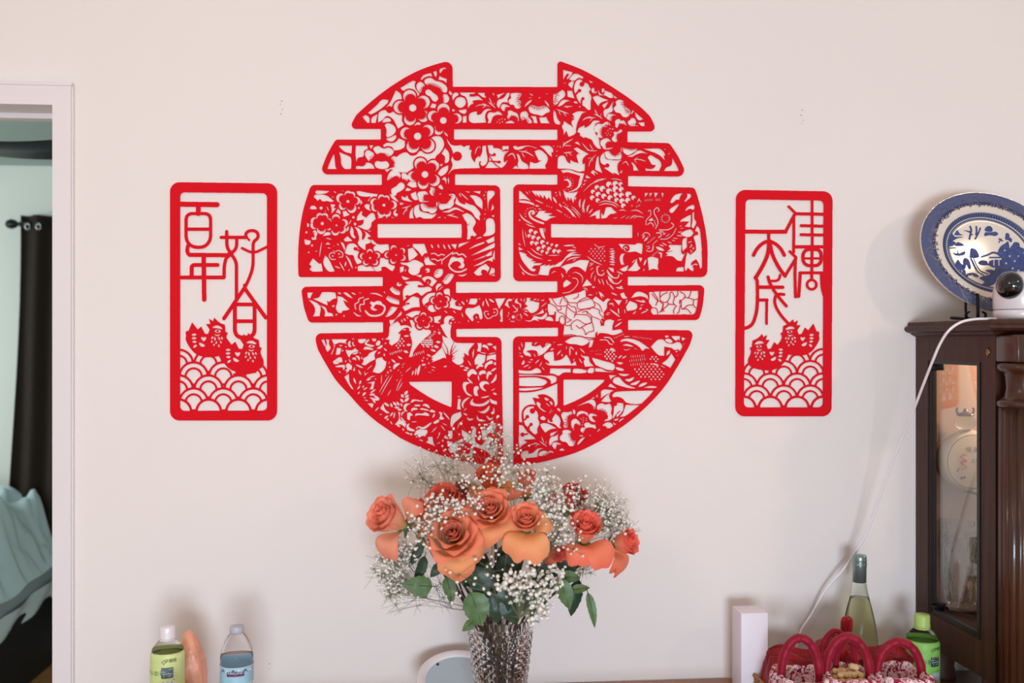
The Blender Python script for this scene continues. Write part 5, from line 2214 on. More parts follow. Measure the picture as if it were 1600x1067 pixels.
def rose(px, py, dep, rpx, ax, op, tone, label, refl=(), leaves=(), H=1.7, stem=True, inner=12):
    s = mpp(px, dep); R = rpx*s*1.13; axis = cvec(*ax); M = frame(axis); top = at(px, py, dep)
    Hh = R*H; c = top-axis*Hh*.55
    t = thing('rose', label, 'flower', c, 'roses in the crystal vase'); T = TONES[tone]; ga = 2.39996
    vs, fs = [], []
    for i in range(inner):
        f = i/(inner-1); rk = .10+.24*f; petal('petal', M, c, R, Hh, i*ga, rk, 1.02-.08*f, 1.35-.3*f, .05+.12*f, t, T)
    for i in range(5): petal('petal', M, c, R, Hh, i*2*math.pi/5+.4, .50, .98, .92, .28+.2*op, t, T)
    for i in range(5): petal('petal', M, c, R, Hh, i*2*math.pi/5+1.0, .50+.25*op, .90, .88, .45*op+.15, t, T)
    if op > .55:
        for i in range(4): petal('petal', M, c, R, Hh, i*2*math.pi/4+.2, .62+.30*op, .74, .90, .9*op, t, T)
    for (r_, u_, t_, k) in refl:
        d = cvec(r_, u_, t_); lo = M.inverted()@d; ph = math.atan2(lo.y, lo.x)
        petal('petal', M, c, R, Hh, ph, 1, 1, 1.15, 0, t, T, reflex=k)
    for i in range(5):                                             # sepals and hip
        a = i*2*math.pi/5; e = Vector((math.cos(a), math.sin(a), 0)); f = Vector((-e.y, e.x, 0)); vs = []
        for j in range(6):
            q = j/5; w = R*.16*(1-q)*(.6+q); p = e*R*(.18+.55*q)+Vector((0, 0, R*(-.10-.1*q+.25*q*q)))
            vs += [c+M@(p-f*w), c+M@(p+f*w)]
        mesh('sepal', vs, [(2*j, 2*j+1, 2*j+3, 2*j+2) for j in range(5)], LEAFM[0], t, True)
    vs, fs = lathe_vf([(.03*R, -.42*R), (.17*R, -.34*R), (.20*R, -.15*R), (.26*R, .02*R)], 0, 0, 10, closed_bot=True, closed_top=True)
    mesh('hip', [c+M@Vector(v) for v in vs], fs, LEAFM[0], t, True)
    if stem:
        b = c-axis*R*.35; q = Vector((VX+rnd.uniform(-.022, .022), VY+rnd.uniform(-.02, .02), TZ+.03+rnd.random()*.02)); nk = Vector((VX+(b.x-VX)*.22, VY+(b.y-VY)*.22, VZT-.01))
        tube('stem', [b, b-axis*R*.8, (b+nk)/2-axis*R*.2, nk, q], [.0022, .0024, .0026, .0028, .0028], STEMR if rnd.random() < .35 else STEMM, t, 6, 5)
    for l in leaves: leaf(t, *l)
    return t
rose(707, 832, -.37, 37, (-.05, .42, .9), .75, 'o', 'large orange rose facing the viewer, front left of the bouquet', refl=((.15, -1, .35, .75), (.75, -.6, .2, .45)),
     leaves=(((676, 916), (628, 912), 18, -.33, LEAFM[0], .2), ((664, 868), (646, 912), 10, -.31, LEAFM[1], .5), ((697, 900), (706, 944), 12, -.33, LEAFM[0], .3), ((690, 880), (672, 902), 9, -.30, LEAFM[1], .2)))
rose(607, 808, -.31, 33, (-.55, .45, .6), .55, 'p', 'peach orange rose at the far left of the bouquet', refl=((-.2, -1, .3, .7), (.9, .6, .1, .45)), leaves=(((660, 845), (640, 885), 9, -.28, LEAFM[1], .3),))
rose(766, 794, -.35, 29, (-.1, .5, .8), .6, 'o', 'orange rose in the top middle, right above the two front roses', refl=((-.2, -1, .3, .75), (.75, -.7, .2, .8), (-1, .1, .2, .5)), leaves=(((742, 884), (756, 940), 20, -.34, LEAFM[1], .2),))
rose(822, 812, -.38, 27, (-.05, .6, .75), .5, 'o', 'orange rose with a wide drooping petal, front right of centre', refl=((-.35, -.9, .4, 1.0), (.3, -1, .3, 1.1), (.9, .2, .2, .5)), leaves=(((800, 905), (786, 962), 18, -.33, LEAFM[1], -.2), ((845, 890), (820, 925), 14, -.32, LEAFM[1], .1)))
rose(915, 826, -.33, 28, (.05, .75, .6), .45, 'r', 'coral orange rose with hanging outer petals, right part of the bouquet', refl=((.5, -.9, .3, 1.0), (-.3, -1, .35, .8)),
     leaves=(((872, 903), (890, 952), 15, -.33, LEAFM[0], .2), ((905, 905), (892, 963), 13, -.30, LEAFM[1], -.2), ((875, 903), (907, 903), 12, -.31, LEAFM[0], .3), ((892, 922), (922, 918), 8, -.32, LEAFM[2], .1), ((918, 925), (929, 981), 8, -.33, LEAFM[0], .2), ((870, 870), (900, 890), 16, -.28, LEAFM[1], 0)))
rose(975, 848, -.28, 25, (.75, .25, .5), .35, 'r', 'half open coral rose leaning out at the far right', refl=((.6, -.8, .3, .9), (-.2, -1, .2, .7)), leaves=(((946, 846), (962, 856), 5, -.30, LEAFM[1], 0),))
rose(822, 752, -.30, 20, (.0, .95, .3), .3, 'r', 'upright coral rosebud at the top right of the bouquet', H=2.0, refl=((-.6, -.7, .3, .5),), leaves=(((822, 795), (800, 800), 4, -.29, LEAFM[1], 0), ((822, 795), (842, 800), 4, -.29, LEAFM[1], 0)))
rose(765, 748, -.25, 24, (-.1, .8, .5), .45, 'y', 'orange and yellow rose at the very top of the bouquet', refl=((-.8, -.6, .3, .6), (.8, -.5, .3, .7)), leaves=(((785, 762), (812, 772), 4, -.26, LEAFM[1], 0),))
rose(693, 778, -.24, 24, (-.15, .8, .5), .6, 'r', 'coral rose behind white florets at the upper left', refl=((.9, -.4, .3, .6), (-.9, -.5, .3, .6)))
rose(655, 800, -.22, 20, (-.5, .6, .5), .5, 'y', 'orange yellow rose half hidden between the two left roses', refl=((.2, -1, .3, .7),))
rose(895, 778, -.22, 24, (.3, .85, .4), .45, 'd', 'deep red orange rose behind florets at the upper right', refl=((-.8, .5, .3, .6), (.2, -1, .3, .5)))
rose(724, 768, -.20, 18, (.0, .8, .5), .4, 'd', 'small dark red rose in the gap left of the top rose', refl=((.8, -.5, .3, .5),))
rose(872, 862, -.31, 16, (.3, -.1, .9), .4, 'r', 'small pink orange rose peeping through the florets at the right', refl=((-.5, -.8, .3, .6),))
# greenery standing in the rim
gr = thing('greenery_sprig', 'dark green leaf sprig filling the middle above the vase rim', 'leaves', at(778, 972, VY), 'greenery')
for a in (((735, 925), (752, 978), 24, -.36, LEAFM[0], .25), ((742, 968), (722, 986), 9, -.36, LEAFM[2], .2), ((790, 930), (808, 975), 18, -.33, LEAFM[1], -.2), ((765, 880), (740, 930), 20, -.30, LEAFM[1], .2),
          ((780, 870), (815, 905), 20, -.28, LEAFM[1], 0), ((720, 880), (745, 920), 18, -.28, LEAFM[1], 0), ((838, 880), (872, 900), 16, -.27, LEAFM[1], 0), ((760, 900), (790, 950), 20, -.27, LEAFM[1], 0), ((820, 900), (800, 955), 18, -.26, LEAFM[1], 0), ((850, 905), (840, 955), 14, -.29, LEAFM[1], .2), ((790, 880), (770, 935), 22, -.25, LEAFM[1], .1), ((830, 870), (860, 915), 18, -.25, LEAFM[1], .1), ((745, 900), (770, 960), 20, -.25, LEAFM[1], .1), ((815, 915), (830, 965), 16, -.29, LEAFM[1], .1), ((770, 925), (778, 975), 14, -.31, LEAFM[1], 0), ((760, 865), (735, 890), 18, -.25, LEAFM[1], .1), ((800, 850), (780, 890), 18, -.24, LEAFM[1], .1), ((700, 865), (722, 885), 14, -.29, LEAFM[1], 0)): leaf(gr, *a)
tube('stem', [at(790, 880, -.28), at(785, 930, -.28), Vector((VX, VY, VZT)), Vector((VX+.01, VY, TZ+.04))], .002, STEMM, gr, 6, 4)
tube('stem', [at(683, 862, -.29), at(712, 915, -.30), at(736, 962, -.29), Vector((VX-.02, VY, VZT-.05)), Vector((VX+.01, VY, TZ+.04))], .0032, STEMR, gr, 6, 4)
tube('stem', [at(716, 905, -.27), at(727, 935, -.27), Vector((VX-.03, VY, VZT)), Vector((VX, VY, TZ+.04))], .0022, STEMR, gr, 6, 4)
# baby's breath
_bm = bmesh.new(); bmesh.ops.create_icosphere(_bm, subdivisions=1, radius=1); _bm.verts.index_update()
ICO_V = [v.co.copy() for v in _bm.verts]; ICO_F = [tuple(v.index for v in f.verts) for f in _bm.faces]; _bm.free()
def spray(label, n, reg, dep, spread, rad, seed, knot=None, den=.5):
    """reg: ellipses (cx,cy,rx,ry) in px where florets gather"""
    r = random.Random(seed); t = thing('babys_breath_spray', label, 'flower', at(reg[0][0], reg[0][1], dep), "sprays of baby's breath")
    root = Vector((VX+r.uniform(-.02, .02), VY, VZT)); fl, st = [], []
    kp = at(knot[0], knot[1], dep) if knot else None
    st.append(tube_vf(smoothpts([Vector((VX, VY, TZ+.05)), root, root*.5+at(reg[0][0], reg[0][1], dep)*.5 if kp is None else kp], 4), .0009, 5))
    base = kp if kp else root*.5+at(reg[0][0], reg[0][1], dep)*.5
    wts = [q[2]*q[3] for q in reg]
    for k in range(n//9+1):
        q = r.choices(reg, wts)[0]; a = r.random()*6.28; f = math.sqrt(r.random())*.9
        c = at(q[0]+q[2]*f*math.cos(a), q[1]+q[3]*f*math.sin(a), dep+r.uniform(-spread, spread))
        mid = base*.45+c*.55+Vector((r.uniform(-.01, .01), r.uniform(-.01, .01), r.uniform(-.004, .012)))
        st.append(tube_vf(smoothpts([base, mid, c], 3), .00042, 4, False))
        for i in range(9):
            d = Vector((r.gauss(0, 1), r.gauss(0, 1), r.gauss(.3, 1)))*.011*(1.3-den)*1.4; p = c+d
            st.append(tube_vf([c-d*.2, p], .00028, 3, False))
            rr = rad*r.uniform(.55, 1.15); M = Matrix.Rotation(r.random()*6, 3, Vector((r.random(), r.random(), r.random()+.1)))
            fl.append(([p+M@Vector((v.x*rr*(1+.15*math.sin(9*v.y)), v.y*rr, v.z*rr*.8)) for v in ICO_V], ICO_F))
    vs, fs = join(st); o = mesh('stem', vs, fs, GYS, t, True)
    vs, fs = join(fl); o = mesh('floret', vs, fs, GYP, t, True); o['kind'] = 'stuff'
    return t
spray("tall spray of white florets rising over the red cut", 170, [(745, 705, 42, 26), (775, 690, 22, 26), (790, 722, 22, 16), (716, 716, 10, 8)], -.24, .03, .0031, 1, (768, 765), .35)
spray("thin airy spray at the upper left of the bouquet", 210, [(690, 750, 45, 26), (650, 745, 26, 16), (715, 758, 30, 18)], -.22, .03, .0023, 2, (706, 790), .3)
spray("dense blurred cluster of florets at the far lower left", 520, [(606, 890, 25, 22), (622, 920, 26, 18), (628, 868, 26, 16)], -.27, .03, .0037, 3, (668, 935), .55)
spray("bright florets scattered over the left roses", 230, [(700, 795, 50, 14), (665, 825, 26, 20), (650, 840, 16, 14), (625, 852, 22, 8), (722, 790, 22, 16)], -.385, .015, .0036, 4, (690, 862), .5)
spray("white florets crowding between the two right roses", 460, [(866, 800, 26, 26), (858, 830, 20, 26), (850, 772, 18, 24), (880, 845, 22, 18), (843, 748, 18, 16)], -.35, .02, .0037, 5, (845, 885), .6)
spray("wide cloud of florets at the upper right of the bouquet", 560, [(948, 800, 36, 28), (925, 790, 34, 24), (965, 822, 24, 22), (900, 772, 26, 12)], -.25, .04, .0034, 6, (900, 860), .5)
spray("big round florets in the lower centre above the vase", 330, [(822, 922, 40, 26), (800, 905, 36, 20), (835, 945, 24, 18), (855, 900, 24, 22), (845, 968, 12, 12)], -.39, .018, .0048, 7, (812, 965), .7)
spray("sparse thin twigs reaching out low at the left", 70, [(640, 940, 40, 12), (612, 945, 18, 12), (690, 925, 30, 18)], -.26, .02, .0016, 8, (706, 951), .1)
spray("small buds hanging below the right roses", 90, [(915, 885, 16, 16), (935, 878, 14, 8)], -.25, .02, .0022, 9, (880, 900), .4)
spray("few single florets over the dark leaves in front", 27, [(735, 905, 50, 36)], -.385, .008, .0034, 10, (775, 930), .1)
spray("loose florets over the centre roses near the top", 130, [(800, 745, 40, 18), (738, 760, 14, 18), (905, 860, 14, 10)], -.355, .02, .0034, 11, (800, 800), .4)
# crystal vase
GLASS = mat('cut_crystal', (255, 255, 255), .02, trans=1, ior=1.38, spec=.6)
vase = thing('crystal_vase', 'tall cut crystal vase with diamond facets holding the bouquet', 'vase', (VX, VY, TZ))
Hv = VZT-TZ+.012; rb = 30*vs_; n = 72
def vr(z): f = (z-TZ)/Hv; return rb+(VR-rb)*f**.9
NC, NRW = 18, 26; zt0, zt1 = TZ+.008, TZ+Hv-.026; o_vs, o_fs = [], []
def ringv(r, z, ph=0, nn=NC): return [(VX+r*math.cos(2*math.pi*(k+ph)/nn), VY+r*math.sin(2*math.pi*(k+ph)/nn), z) for k in range(nn)]
lat = [ringv(vr(zt0+(zt1-zt0)*j/NRW), zt0+(zt1-zt0)*j/NRW, .5*(j % 2)) for j in range(NRW+1)]
for r_ in lat: o_vs += r_
for j in range(NRW-1):                                            # raised diamond facets
    for k in range(NC):
        lft = (k-1) % NC if j % 2 == 0 else k; rgt = k if j % 2 == 0 else (k+1) % NC
        A_, B_, C_, D_ = j*NC+k, (j+1)*NC+rgt, (j+2)*NC+k, (j+1)*NC+lft
        zc = zt0+(zt1-zt0)*(j+1)/NRW; a_ = 2*math.pi*(k+.5*(j % 2))/NC; rr = vr(zc)+.0030
        o_vs.append((VX+rr*math.cos(a_), VY+rr*math.sin(a_), zc)); q = len(o_vs)-1
        o_fs += [(A_, B_, q), (B_, C_, q), (C_, D_, q), (D_, A_, q)]
for j, jj in ((0, 1), (NRW, NRW-1)):
    for k in range(NC):
        a_, b_ = j*NC+k, j*NC+(k+1) % NC
        c_ = jj*NC+((k if j % 2 == 0 else (k+1) % NC)); o_fs.append((a_, b_, c_) if j == 0 else (b_, a_, c_))
n = NC*4
bot = len(o_vs); o_vs += ringv(rb*.9, TZ+.001); o_fs += [(bot+k, bot+(k+1) % NC, (k+1) % NC, k) for k in range(NC)]+[tuple(bot+k for k in range(NC))[::-1]]
up0 = len(o_vs)
for i in range(1, 8):
    z = zt1+.026*i/7; rr = vr(z)+(.0022 if i == 2 else .0006)
    for k in range(n): a_ = 2*math.pi*k/n; q = rr+.0010*math.sin(a_*18)*(1 if i > 3 else 0); o_vs.append((VX+q*math.cos(a_), VY+q*math.sin(a_), z))
for k in range(NC):
    for m_ in range(4): o_fs.append((NRW*NC+k, up0+4*k+m_+1 if 4*k+m_+1 < n else up0, up0+4*k+m_))
    o_fs.append((NRW*NC+k, NRW*NC+(k+1) % NC, up0+(4*k+4) % n))
for i in range(6):
    for k in range(n): o_fs.append((up0+i*n+k, up0+i*n+(k+1) % n, up0+(i+1)*n+(k+1) % n, up0+(i+1)*n+k))
top = VZT+.012
ip = [(VR-.004+.0008, top), (VR-.0045, top-.02), (vr(TZ+Hv*.5)-.006, TZ+Hv*.5), (rb-.005, TZ+.03), (rb*.5, TZ+.022)]
i_vs, i_fs = lathe_vf(ip, VX, VY, n, closed_top=False)
off = len(o_vs); L0 = up0+6*n
# scalloped rim
for k in range(n): x, y, z = o_vs[L0+k]; o_vs[L0+k] = (x, y, z+.003*abs(math.sin(2*math.pi*k/n*9)))
for k in range(n): x, y, z = i_vs[k]; i_vs[k] = (x, y, z+.003*abs(math.sin(2*math.pi*k/n*9)))
fs = list(o_fs)+[tuple(off+q for q in f) for f in i_fs]+[(L0+k, L0+(k+1) % n, off+(k+1) % n, off+k) for k in range(n)]+[tuple(off+(len(ip)-1)*n+k for k in range(n))]
mesh('glass_body', o_vs+i_vs, fs, GLASS, vase, False)
WATER = mat('water', (245, 250, 245), .0, trans=1, ior=1.12)
wz = TZ+Hv*.55; lathe('water', [(rb*.48, TZ+.0225), (rb-.0058, TZ+.031), (vr(wz)-.0068, wz)], VX, VY, WATER, vase, 48)
# ================================================================ writing helper
def text_vf(s, size, align='CENTER'):
    cu = bpy.data.curves.new('writing', 'FONT'); cu.body = s; cu.size = size; cu.align_x = align; cu.resolution_u = 2
    o = bpy.data.objects.new('writing', cu); COL.objects.link(o); bpy.context.view_layer.update()
    dg = bpy.context.evaluated_depsgraph_get(); me = o.evaluated_get(dg).to_mesh()
    vs = [v.co.copy() for v in me.vertices]; fs = [tuple(p.vertices) for p in me.polygons]
    o.evaluated_get(dg).to_mesh_clear(); bpy.data.objects.remove(o, do_unlink=True); bpy.data.curves.remove(cu)
    return vs, fs
def wrap(vs, cx, cy, r, z, ang=0):
    return [(cx+r*math.sin(ang+v[0]/r), cy-r*math.cos(ang+v[0]/r), z+v[1]) for v in vs]
def writing(name, s, size, cx, cy, r, z, ang, m, parent):
    vs, fs = text_vf(s, size)
    if fs: mesh(name, wrap(vs, cx, cy, r, z, ang), fs, m, parent)
def patch(name, w, h, cx, cy, r, z, ang, m, parent, n=8, poly=None):
    if poly: vs = [(x, y) for x, y in poly]; fs = [tuple(range(len(poly)))]
    else: vs = [(w*(i/n-.5), h*j) for j in (0, 1) for i in range(n+1)]; fs = [(i, i+1, n+2+i, n+1+i) for i in range(n)]
    return mesh(name, wrap(vs, cx, cy, r, z, ang), fs, m, parent)
INK = mat('dark_print', (28, 40, 44), .6); WHT = mat('white_print', (236, 238, 240), .6)
PET = mat('clear_plastic', (252, 253, 255), .03, trans=1, ior=1.09)
# ================================================================ cabinet
CW = mat('cabinet_wood', (66, 38, 28), .48, noise=.3, nscale=5, stretch=(14, 14, 1), spec=.3, bump=.05, bscale=60)
CG = mat('cabinet_wood_gloss', (66, 38, 24), .28, noise=.25, nscale=6, stretch=(10, 10, 1), coat=.2)
CX = at(1430, 560, 0).x; CY0, CY1 = -.326, -.004; X2 = 2.02
ZG1, ZG0, ZU, ZR = 1.517, .948, .874, 1.571
cab = thing('display_cabinet', 'dark wooden display cabinet with fluted corner column at the right edge', 'cabinet', (1.55, -.16, TZ))
vs, fs = join([box_vf(CX, CX+.022, -.056, CY1, ZU, ZR), box_vf(CX, CX+.022, CY0, -.274, ZU, ZR), box_vf(CX, CX+.022, -.274, -.056, ZG1, ZR), box_vf(CX, CX+.022, -.274, -.056, ZU, ZG0)])
mesh('side_frame', vs, fs, CW, cab)
vs, fs = join([box_vf(CX-.002, CX+.010, -.272, -.262, ZG0, ZG1), box_vf(CX+.003, CX+.012, -.064, -.056, ZG0, ZG1), box_vf(CX+.003, CX+.012, -.262, -.064, ZG1-.007, ZG1), box_vf(CX+.003, CX+.012, -.262, -.064, ZG0, ZG0+.012)])
mesh('glazing_bead', vs, fs, mat('bead_black', (24, 20, 20), .35), cab)
def moulding(name, x0, y0, prof, parent):
    """profile of (overhang, z) swept along left side and front"""
    vs, fs = [], []
    for ov, z in prof: vs += [(x0-ov, -.004, z), (x0-ov, y0-ov, z), (X2, y0-ov, z)]
    for i in range(len(prof)-1): b = i*3; fs += [(b, b+1, b+4, b+3), (b+1, b+2, b+5, b+4)]
    n = len(vs); vs += [(X2, -.004, prof[-1][1]), (X2, -.004, prof[0][1])]; b = (len(prof)-1)*3
    fs += [(b, b+1, b+2, n), (0, n+1, 2, 1)]
    return mesh(name, vs, fs, CW, parent)
moulding('cornice', CX, CY0, [(.002, 1.571), (.010, 1.575), (.014, 1.579), (.024, 1.582), (.028, 1.587), (.027, 1.592), (.020, 1.596), (.019, 1.603), (.014, 1.604)], cab)
box('back_panel', CX+.02, X2, -.010, -.003, ZU, ZR, mat('cabinet_back', (186, 150, 130), .5), cab)
box('side_panel', X2-.02, X2, CY0, CY1, ZU, ZR, CW, cab)
box('cabinet_floor', CX+.022, X2-.02, -.31, -.012, ZG0-.03, ZG0+.006, CW, cab)
box('cabinet_roof', CX+.022, X2-.02, -.31, -.012, ZR-.02, ZR, CW, cab)
vs, fs = join([box_vf(CX+.022, CX+.09, CY0, CY0+.02, ZU, ZR), box_vf(X2-.07, X2, CY0, CY0+.02, ZU, ZR), box_vf(CX+.09, X2-.07, CY0, CY0+.02, ZG1, ZR), box_vf(CX+.09, X2-.07, CY0, CY0+.02, ZU, ZG0)])
mesh('front_frame', vs, fs, CW, cab)
pane_m = bpy.data.materials.new('reflective_glass'); pane_m.use_nodes = True; nt = pane_m.node_tree
tr_ = nt.nodes.new('ShaderNodeBsdfTransparent'); tr_.inputs[0].default_value = (.90, .93, .91, 1)
gl_ = nt.nodes.new('ShaderNodeBsdfGlossy'); gl_.inputs['Roughness'].default_value = .02; mx_ = nt.nodes.new('ShaderNodeMixShader'); mx_.inputs[0].default_value = .17
nt.links.new(tr_.outputs[0], mx_.inputs[1]); nt.links.new(gl_.outputs[0], mx_.inputs[2]); nt.links.new(mx_.outputs[0], nt.nodes['Material Output'].inputs[0])
tl = math.radians(24); px0, py0 = CX+.013, -.045; L_ = .235
vs, fs = box_vf(0, .004, -L_, 0, ZG0+.012, ZG1-.004)
mesh('glass_panel', [(px0+v[0]*math.cos(tl)-v[1]*math.sin(tl), py0+v[0]*math.sin(tl)+v[1]*math.cos(tl), v[2]) for v in vs], fs, pane_m, cab)
for z in (ZG1-.022, ZG0+.004): box('hinge', CX+.002, CX+.03, -.075, -.058, z, z+.016, mat('hinge_black', (14, 14, 14), .4, metal=.6), cab, .002)
for x in (CX+.02, X2-.06):
    for y in (CY0+.02, -.06): 
        vs, fs = lathe_vf([(.034, TZ), (.036, TZ+.01), (.030, TZ+.03), (.038, ZU-.012), (.038, ZU)], x+.018, y+.02, 20, closed_bot=True, closed_top=True)
        mesh('foot', vs, fs, CW, cab, True)
GX, GY = CX+.030, CY0-.044
col = box('corner_column', GX-.030, GX+.05, GY-.030, CY0, ZG1+.002, ZR+.002, CG, cab, .003)
def capx(z): return 1.56-(z-533.5)*.00125
lathe('capital', [(.036, 1.518), (.0455, 1.516), (.0465, 1.508), (.042, 1.502), (.035, 1.499), (.032, 1.492), (.030, 1.47), (.033, 1.452), (.040, 1.446), (.0465, 1.442), (.0465, 1.434), (.038, 1.430)], GX, GY, CG, cab, 40)
lathe('fluted_shaft', [(.040, TZ+.04), (.040, 1.432)], GX, GY, CG, cab, 160, True, disp=lambda i, k, a, z: .0034*abs(math.sin(a*9)))
lathe('column_base', [(.05, TZ+.001), (.05, TZ+.03), (.042, TZ+.04)], GX, GY, CG, cab, 32)
kc = at(1540, 550, CY0+.02); lathe('keyhole_plate', [(.001, -.0005), (.007, 0), (.005, .002), (.001, .003)], 0, 0, mat('old_brass', (150, 120, 74), .3, metal=1), cab, 16, xf=lambda v: Vector((CX-v.z, -.300+v.x, kc.z+v.y*1.3)))
GR = mat('green_glass', (225, 245, 236), .02, trans=1, ior=1.45)
SZ = 1.218
box('glass_shelf', CX+.11, X2-.025, -.27, -.014, SZ-.006, SZ, GR, cab)
l = bpy.data.lights.new('cabinet_fill_light', 'POINT'); l.energy = 7.0; l.color = (1, .72, .5); l.shadow_soft_size = .02  # unseen warm fill added under the roof to brighten the cabinet contents
lo = bpy.data.objects.new('cabinet_fill_light', l); COL.objects.link(lo); lo.location = (1.45, -.12, 1.53)
# contents
dx, dy, dz = at(1513, 700, -.052).x, -.048, SZ+.071
drum = thing('tea_cake_drum', 'round tea cake in pale wrapper with a red emblem on the glass shelf', 'tea cake', (dx, dy, SZ))
WRP = mat('tea_wrapper', (214, 190, 164), .6, bump=.2, bscale=60)
lathe('wrapper', [(.001, -.024), (.055, -.024), (.065, -.018), (.0705, 0), (.065, .018), (.062, .023), (.058, .0245), (.001, .0235)], 0, 0, WRP, drum, 48, xf=lambda v: Vector((dx+v.x, dy-v.z, dz+v.y)))
lathe('ring_line', [(.0595, .0236), (.0607, .0236), (.0607, .0242), (.0595, .0242)], 0, 0, INK, drum, 48, xf=lambda v: Vector((dx+v.x, dy-v.z, dz+v.y)), ct=False, cb=False)
def flat(name, s, size, x, z, y, m, parent, align='CENTER'):
    vs, fs = text_vf(s, size, align)
    if fs: mesh(name, [(x+v[0], y, z+v[1]) for v in vs], fs, m, parent)
fy = dy-.0256; flat('writing', '懐 韻', .014, dx-.002, dz+.022, fy, mat('brown_print', (80, 66, 56), .6), drum)
flat('writing', '云联茶舍', .011, dx+.016, dz-.002, fy, mat('brown_print'), drum); flat('writing', 'Yunlian', .008, dx+.016, dz-.011, fy, mat('brown_print'), drum)
em = mat('emblem_red', (196, 70, 66), .6)
for zz, k in ((.010, 1), (-.004, -1)):
    tube('emblem', [(dx-.016, fy, dz+zz+.005), (dx-.022, fy, dz+zz+.007), (dx-.029, fy, dz+zz+.001), (dx-.022, fy, dz+zz-.003), (dx-.016, fy, dz+zz-.008), (dx-.023, fy, dz+zz-.012), (dx-.028, fy, dz+zz-.010)], .0012, em, drum, 5, 4)
for q, (ox, oz, r_) in enumerate(((-.038, -.020, .003), (-.034, -.016, .0025), (-.028, -.037, .005), (-.022, -.035, .004))):
    mesh('flower_print', [(dx+ox+r_*math.cos(a)*(.7+.3*math.cos(5*a)), fy, dz+oz+r_*math.sin(a)*(.7+.3*math.cos(5*a))) for a in [k*math.pi/12 for k in range(24)]], [tuple(range(24))], INK, drum)
jar = thing('glass_jar', 'small round glass jar with brown lid standing on the tea cake', 'jar', (dx-.005, dy, dz+.071))
jz = dz+.0712; lathe('jar_body', [(.012, jz), (.020, jz+.004), (.024, jz+.014), (.020, jz+.026), (.014, jz+.030)], dx-.005, dy, GR, jar, 24)
lathe('lid', [(.019, jz+.0305), (.020, jz+.034), (.010, jz+.038), (.004, jz+.040), (.005, jz+.045), (.001, jz+.047)], dx-.005, dy, mat('brown_glaze', (92, 54, 38), .15, coat=.5), jar, 20)
for sx in (-1, 1): tube('ear', [(dx-.005+sx*.016, dy, jz+.034), (dx-.005+sx*.021, dy, jz+.042), (dx-.005+sx*.018, dy, jz+.049)], .0025, mat('brown_glaze'), jar, 6, 3)
def pouch(name, label, cat, x, y, z, sx, sy, sz, m):
    vs, fs = [], []; n = 20
    for j in range(11):
        v = -math.pi/2+math.pi*j/10
        for k in range(n):
            a = 2*math.pi*k/n; f = lambda c: math.copysign(abs(c)**.6, c)
            vs.append((x+sx*f(math.cos(a))*math.cos(v)**.5 if abs(math.cos(v)) > 1e-6 else x, y+sy*f(math.sin(a))*max(0, math.cos(v))**.5, z+sz+sz*f(math.sin(v))+.001*math.sin(a*5+v*4)))
    for j in range(10):
        for k in range(n): fs.append((j*n+k, j*n+(k+1) % n, (j+1)*n+(k+1) % n, (j+1)*n+k))
    return tag(mesh(name, vs, fs, m, None, True), label, cat)
pouch('cushion_pouch', 'small blue brocade pouch in front of the tea cake', 'pouch', CX+.112, -.142, SZ+.001, .022, .018, .012, mat('blue_brocade', (70, 88, 134), .5, noise=.3, nscale=200))
pouch('cushion_pouch', 'small dusty pink pouch beside the blue one on the glass shelf', 'pouch', CX+.158, -.142, SZ+.001, .022, .018, .012, mat('pink_brocade', (170, 120, 108), .5, noise=.3, nscale=200))
cup = thing('tea_cup', 'green glazed tea cup at the right end of the glass shelf', 'cup', (CX+.205, -.115, SZ))
lathe('cup_body', [(.012, SZ+.001), (.014, SZ+.006), (.026, SZ+.022), (.030, SZ+.045), (.028, SZ+.045), (.022, SZ+.022), (.010, SZ+.010)], CX+.205, -.115, mat('celadon', (86, 112, 92), .15, coat=.6), cup, 28)
def crystal(name, label, cx, cy, r, h, seed, amber=None):
    t = thing(name, label, 'vase', (cx, cy, ZG0+.006)); z0 = ZG0+.0065
    pr = [(r*.72, z0), (r*.8, z0+.01)]+[(r*(.8+.2*i/30), z0+.01+(h-.03)*i/30) for i in range(1, 31)]+[(r*1.02, z0+h-.01), (r*1.02, z0+h)]
    def dd(i, k, a, z): f = (z-z0)/h; return .0040*abs(math.sin(a*5+f*9+seed))*abs(math.sin(a*4-f*14)) if .06 < f < .86 else (.0008*math.sin(a*20) if f > .9 else 0)
    v1, f1 = lathe_vf(pr, cx, cy, 64, dd, closed_bot=True); v2, f2 = lathe_vf([(r*.98, z0+h), (r*.86, z0+h*.5), (r*.66, z0+.02)], cx, cy, 64)
    o = len(v1); L0 = (len(pr)-1)*64
    mesh('crystal_body', v1+v2, f1+[tuple(q+o for q in f) for f in f2]+[(L0+k, L0+(k+1) % 64, o+(k+1) % 64, o+k) for k in range(64)]+[tuple(o+128+k for k in range(64))], mat('crystal_strong', (255, 255, 255), .03, trans=1, ior=1.52), t)
crystal('crystal_vase', 'wide cut crystal vase on the cabinet floor, nearer the wall', CX+.078, -.062, .040, .195, 0)
crystal('crystal_vase', 'cut crystal vase on the cabinet floor behind the front post', CX+.128, -.150, .036, .165, 1)
gb = thing('gold_figure', 'slim golden glass figurine between the crystal vases', 'figurine', (CX+.125, -.062, ZG0+.006))
lathe('figure_body', [(.012, ZG0+.0065), (.014, ZG0+.02), (.006, ZG0+.05), (.009, ZG0+.07), (.004, ZG0+.09), (.005, ZG0+.10), (.001, ZG0+.106)], CX+.135, -.07, mat('gold_glass', (214, 170, 84), .15, metal=.8), gb, 20)
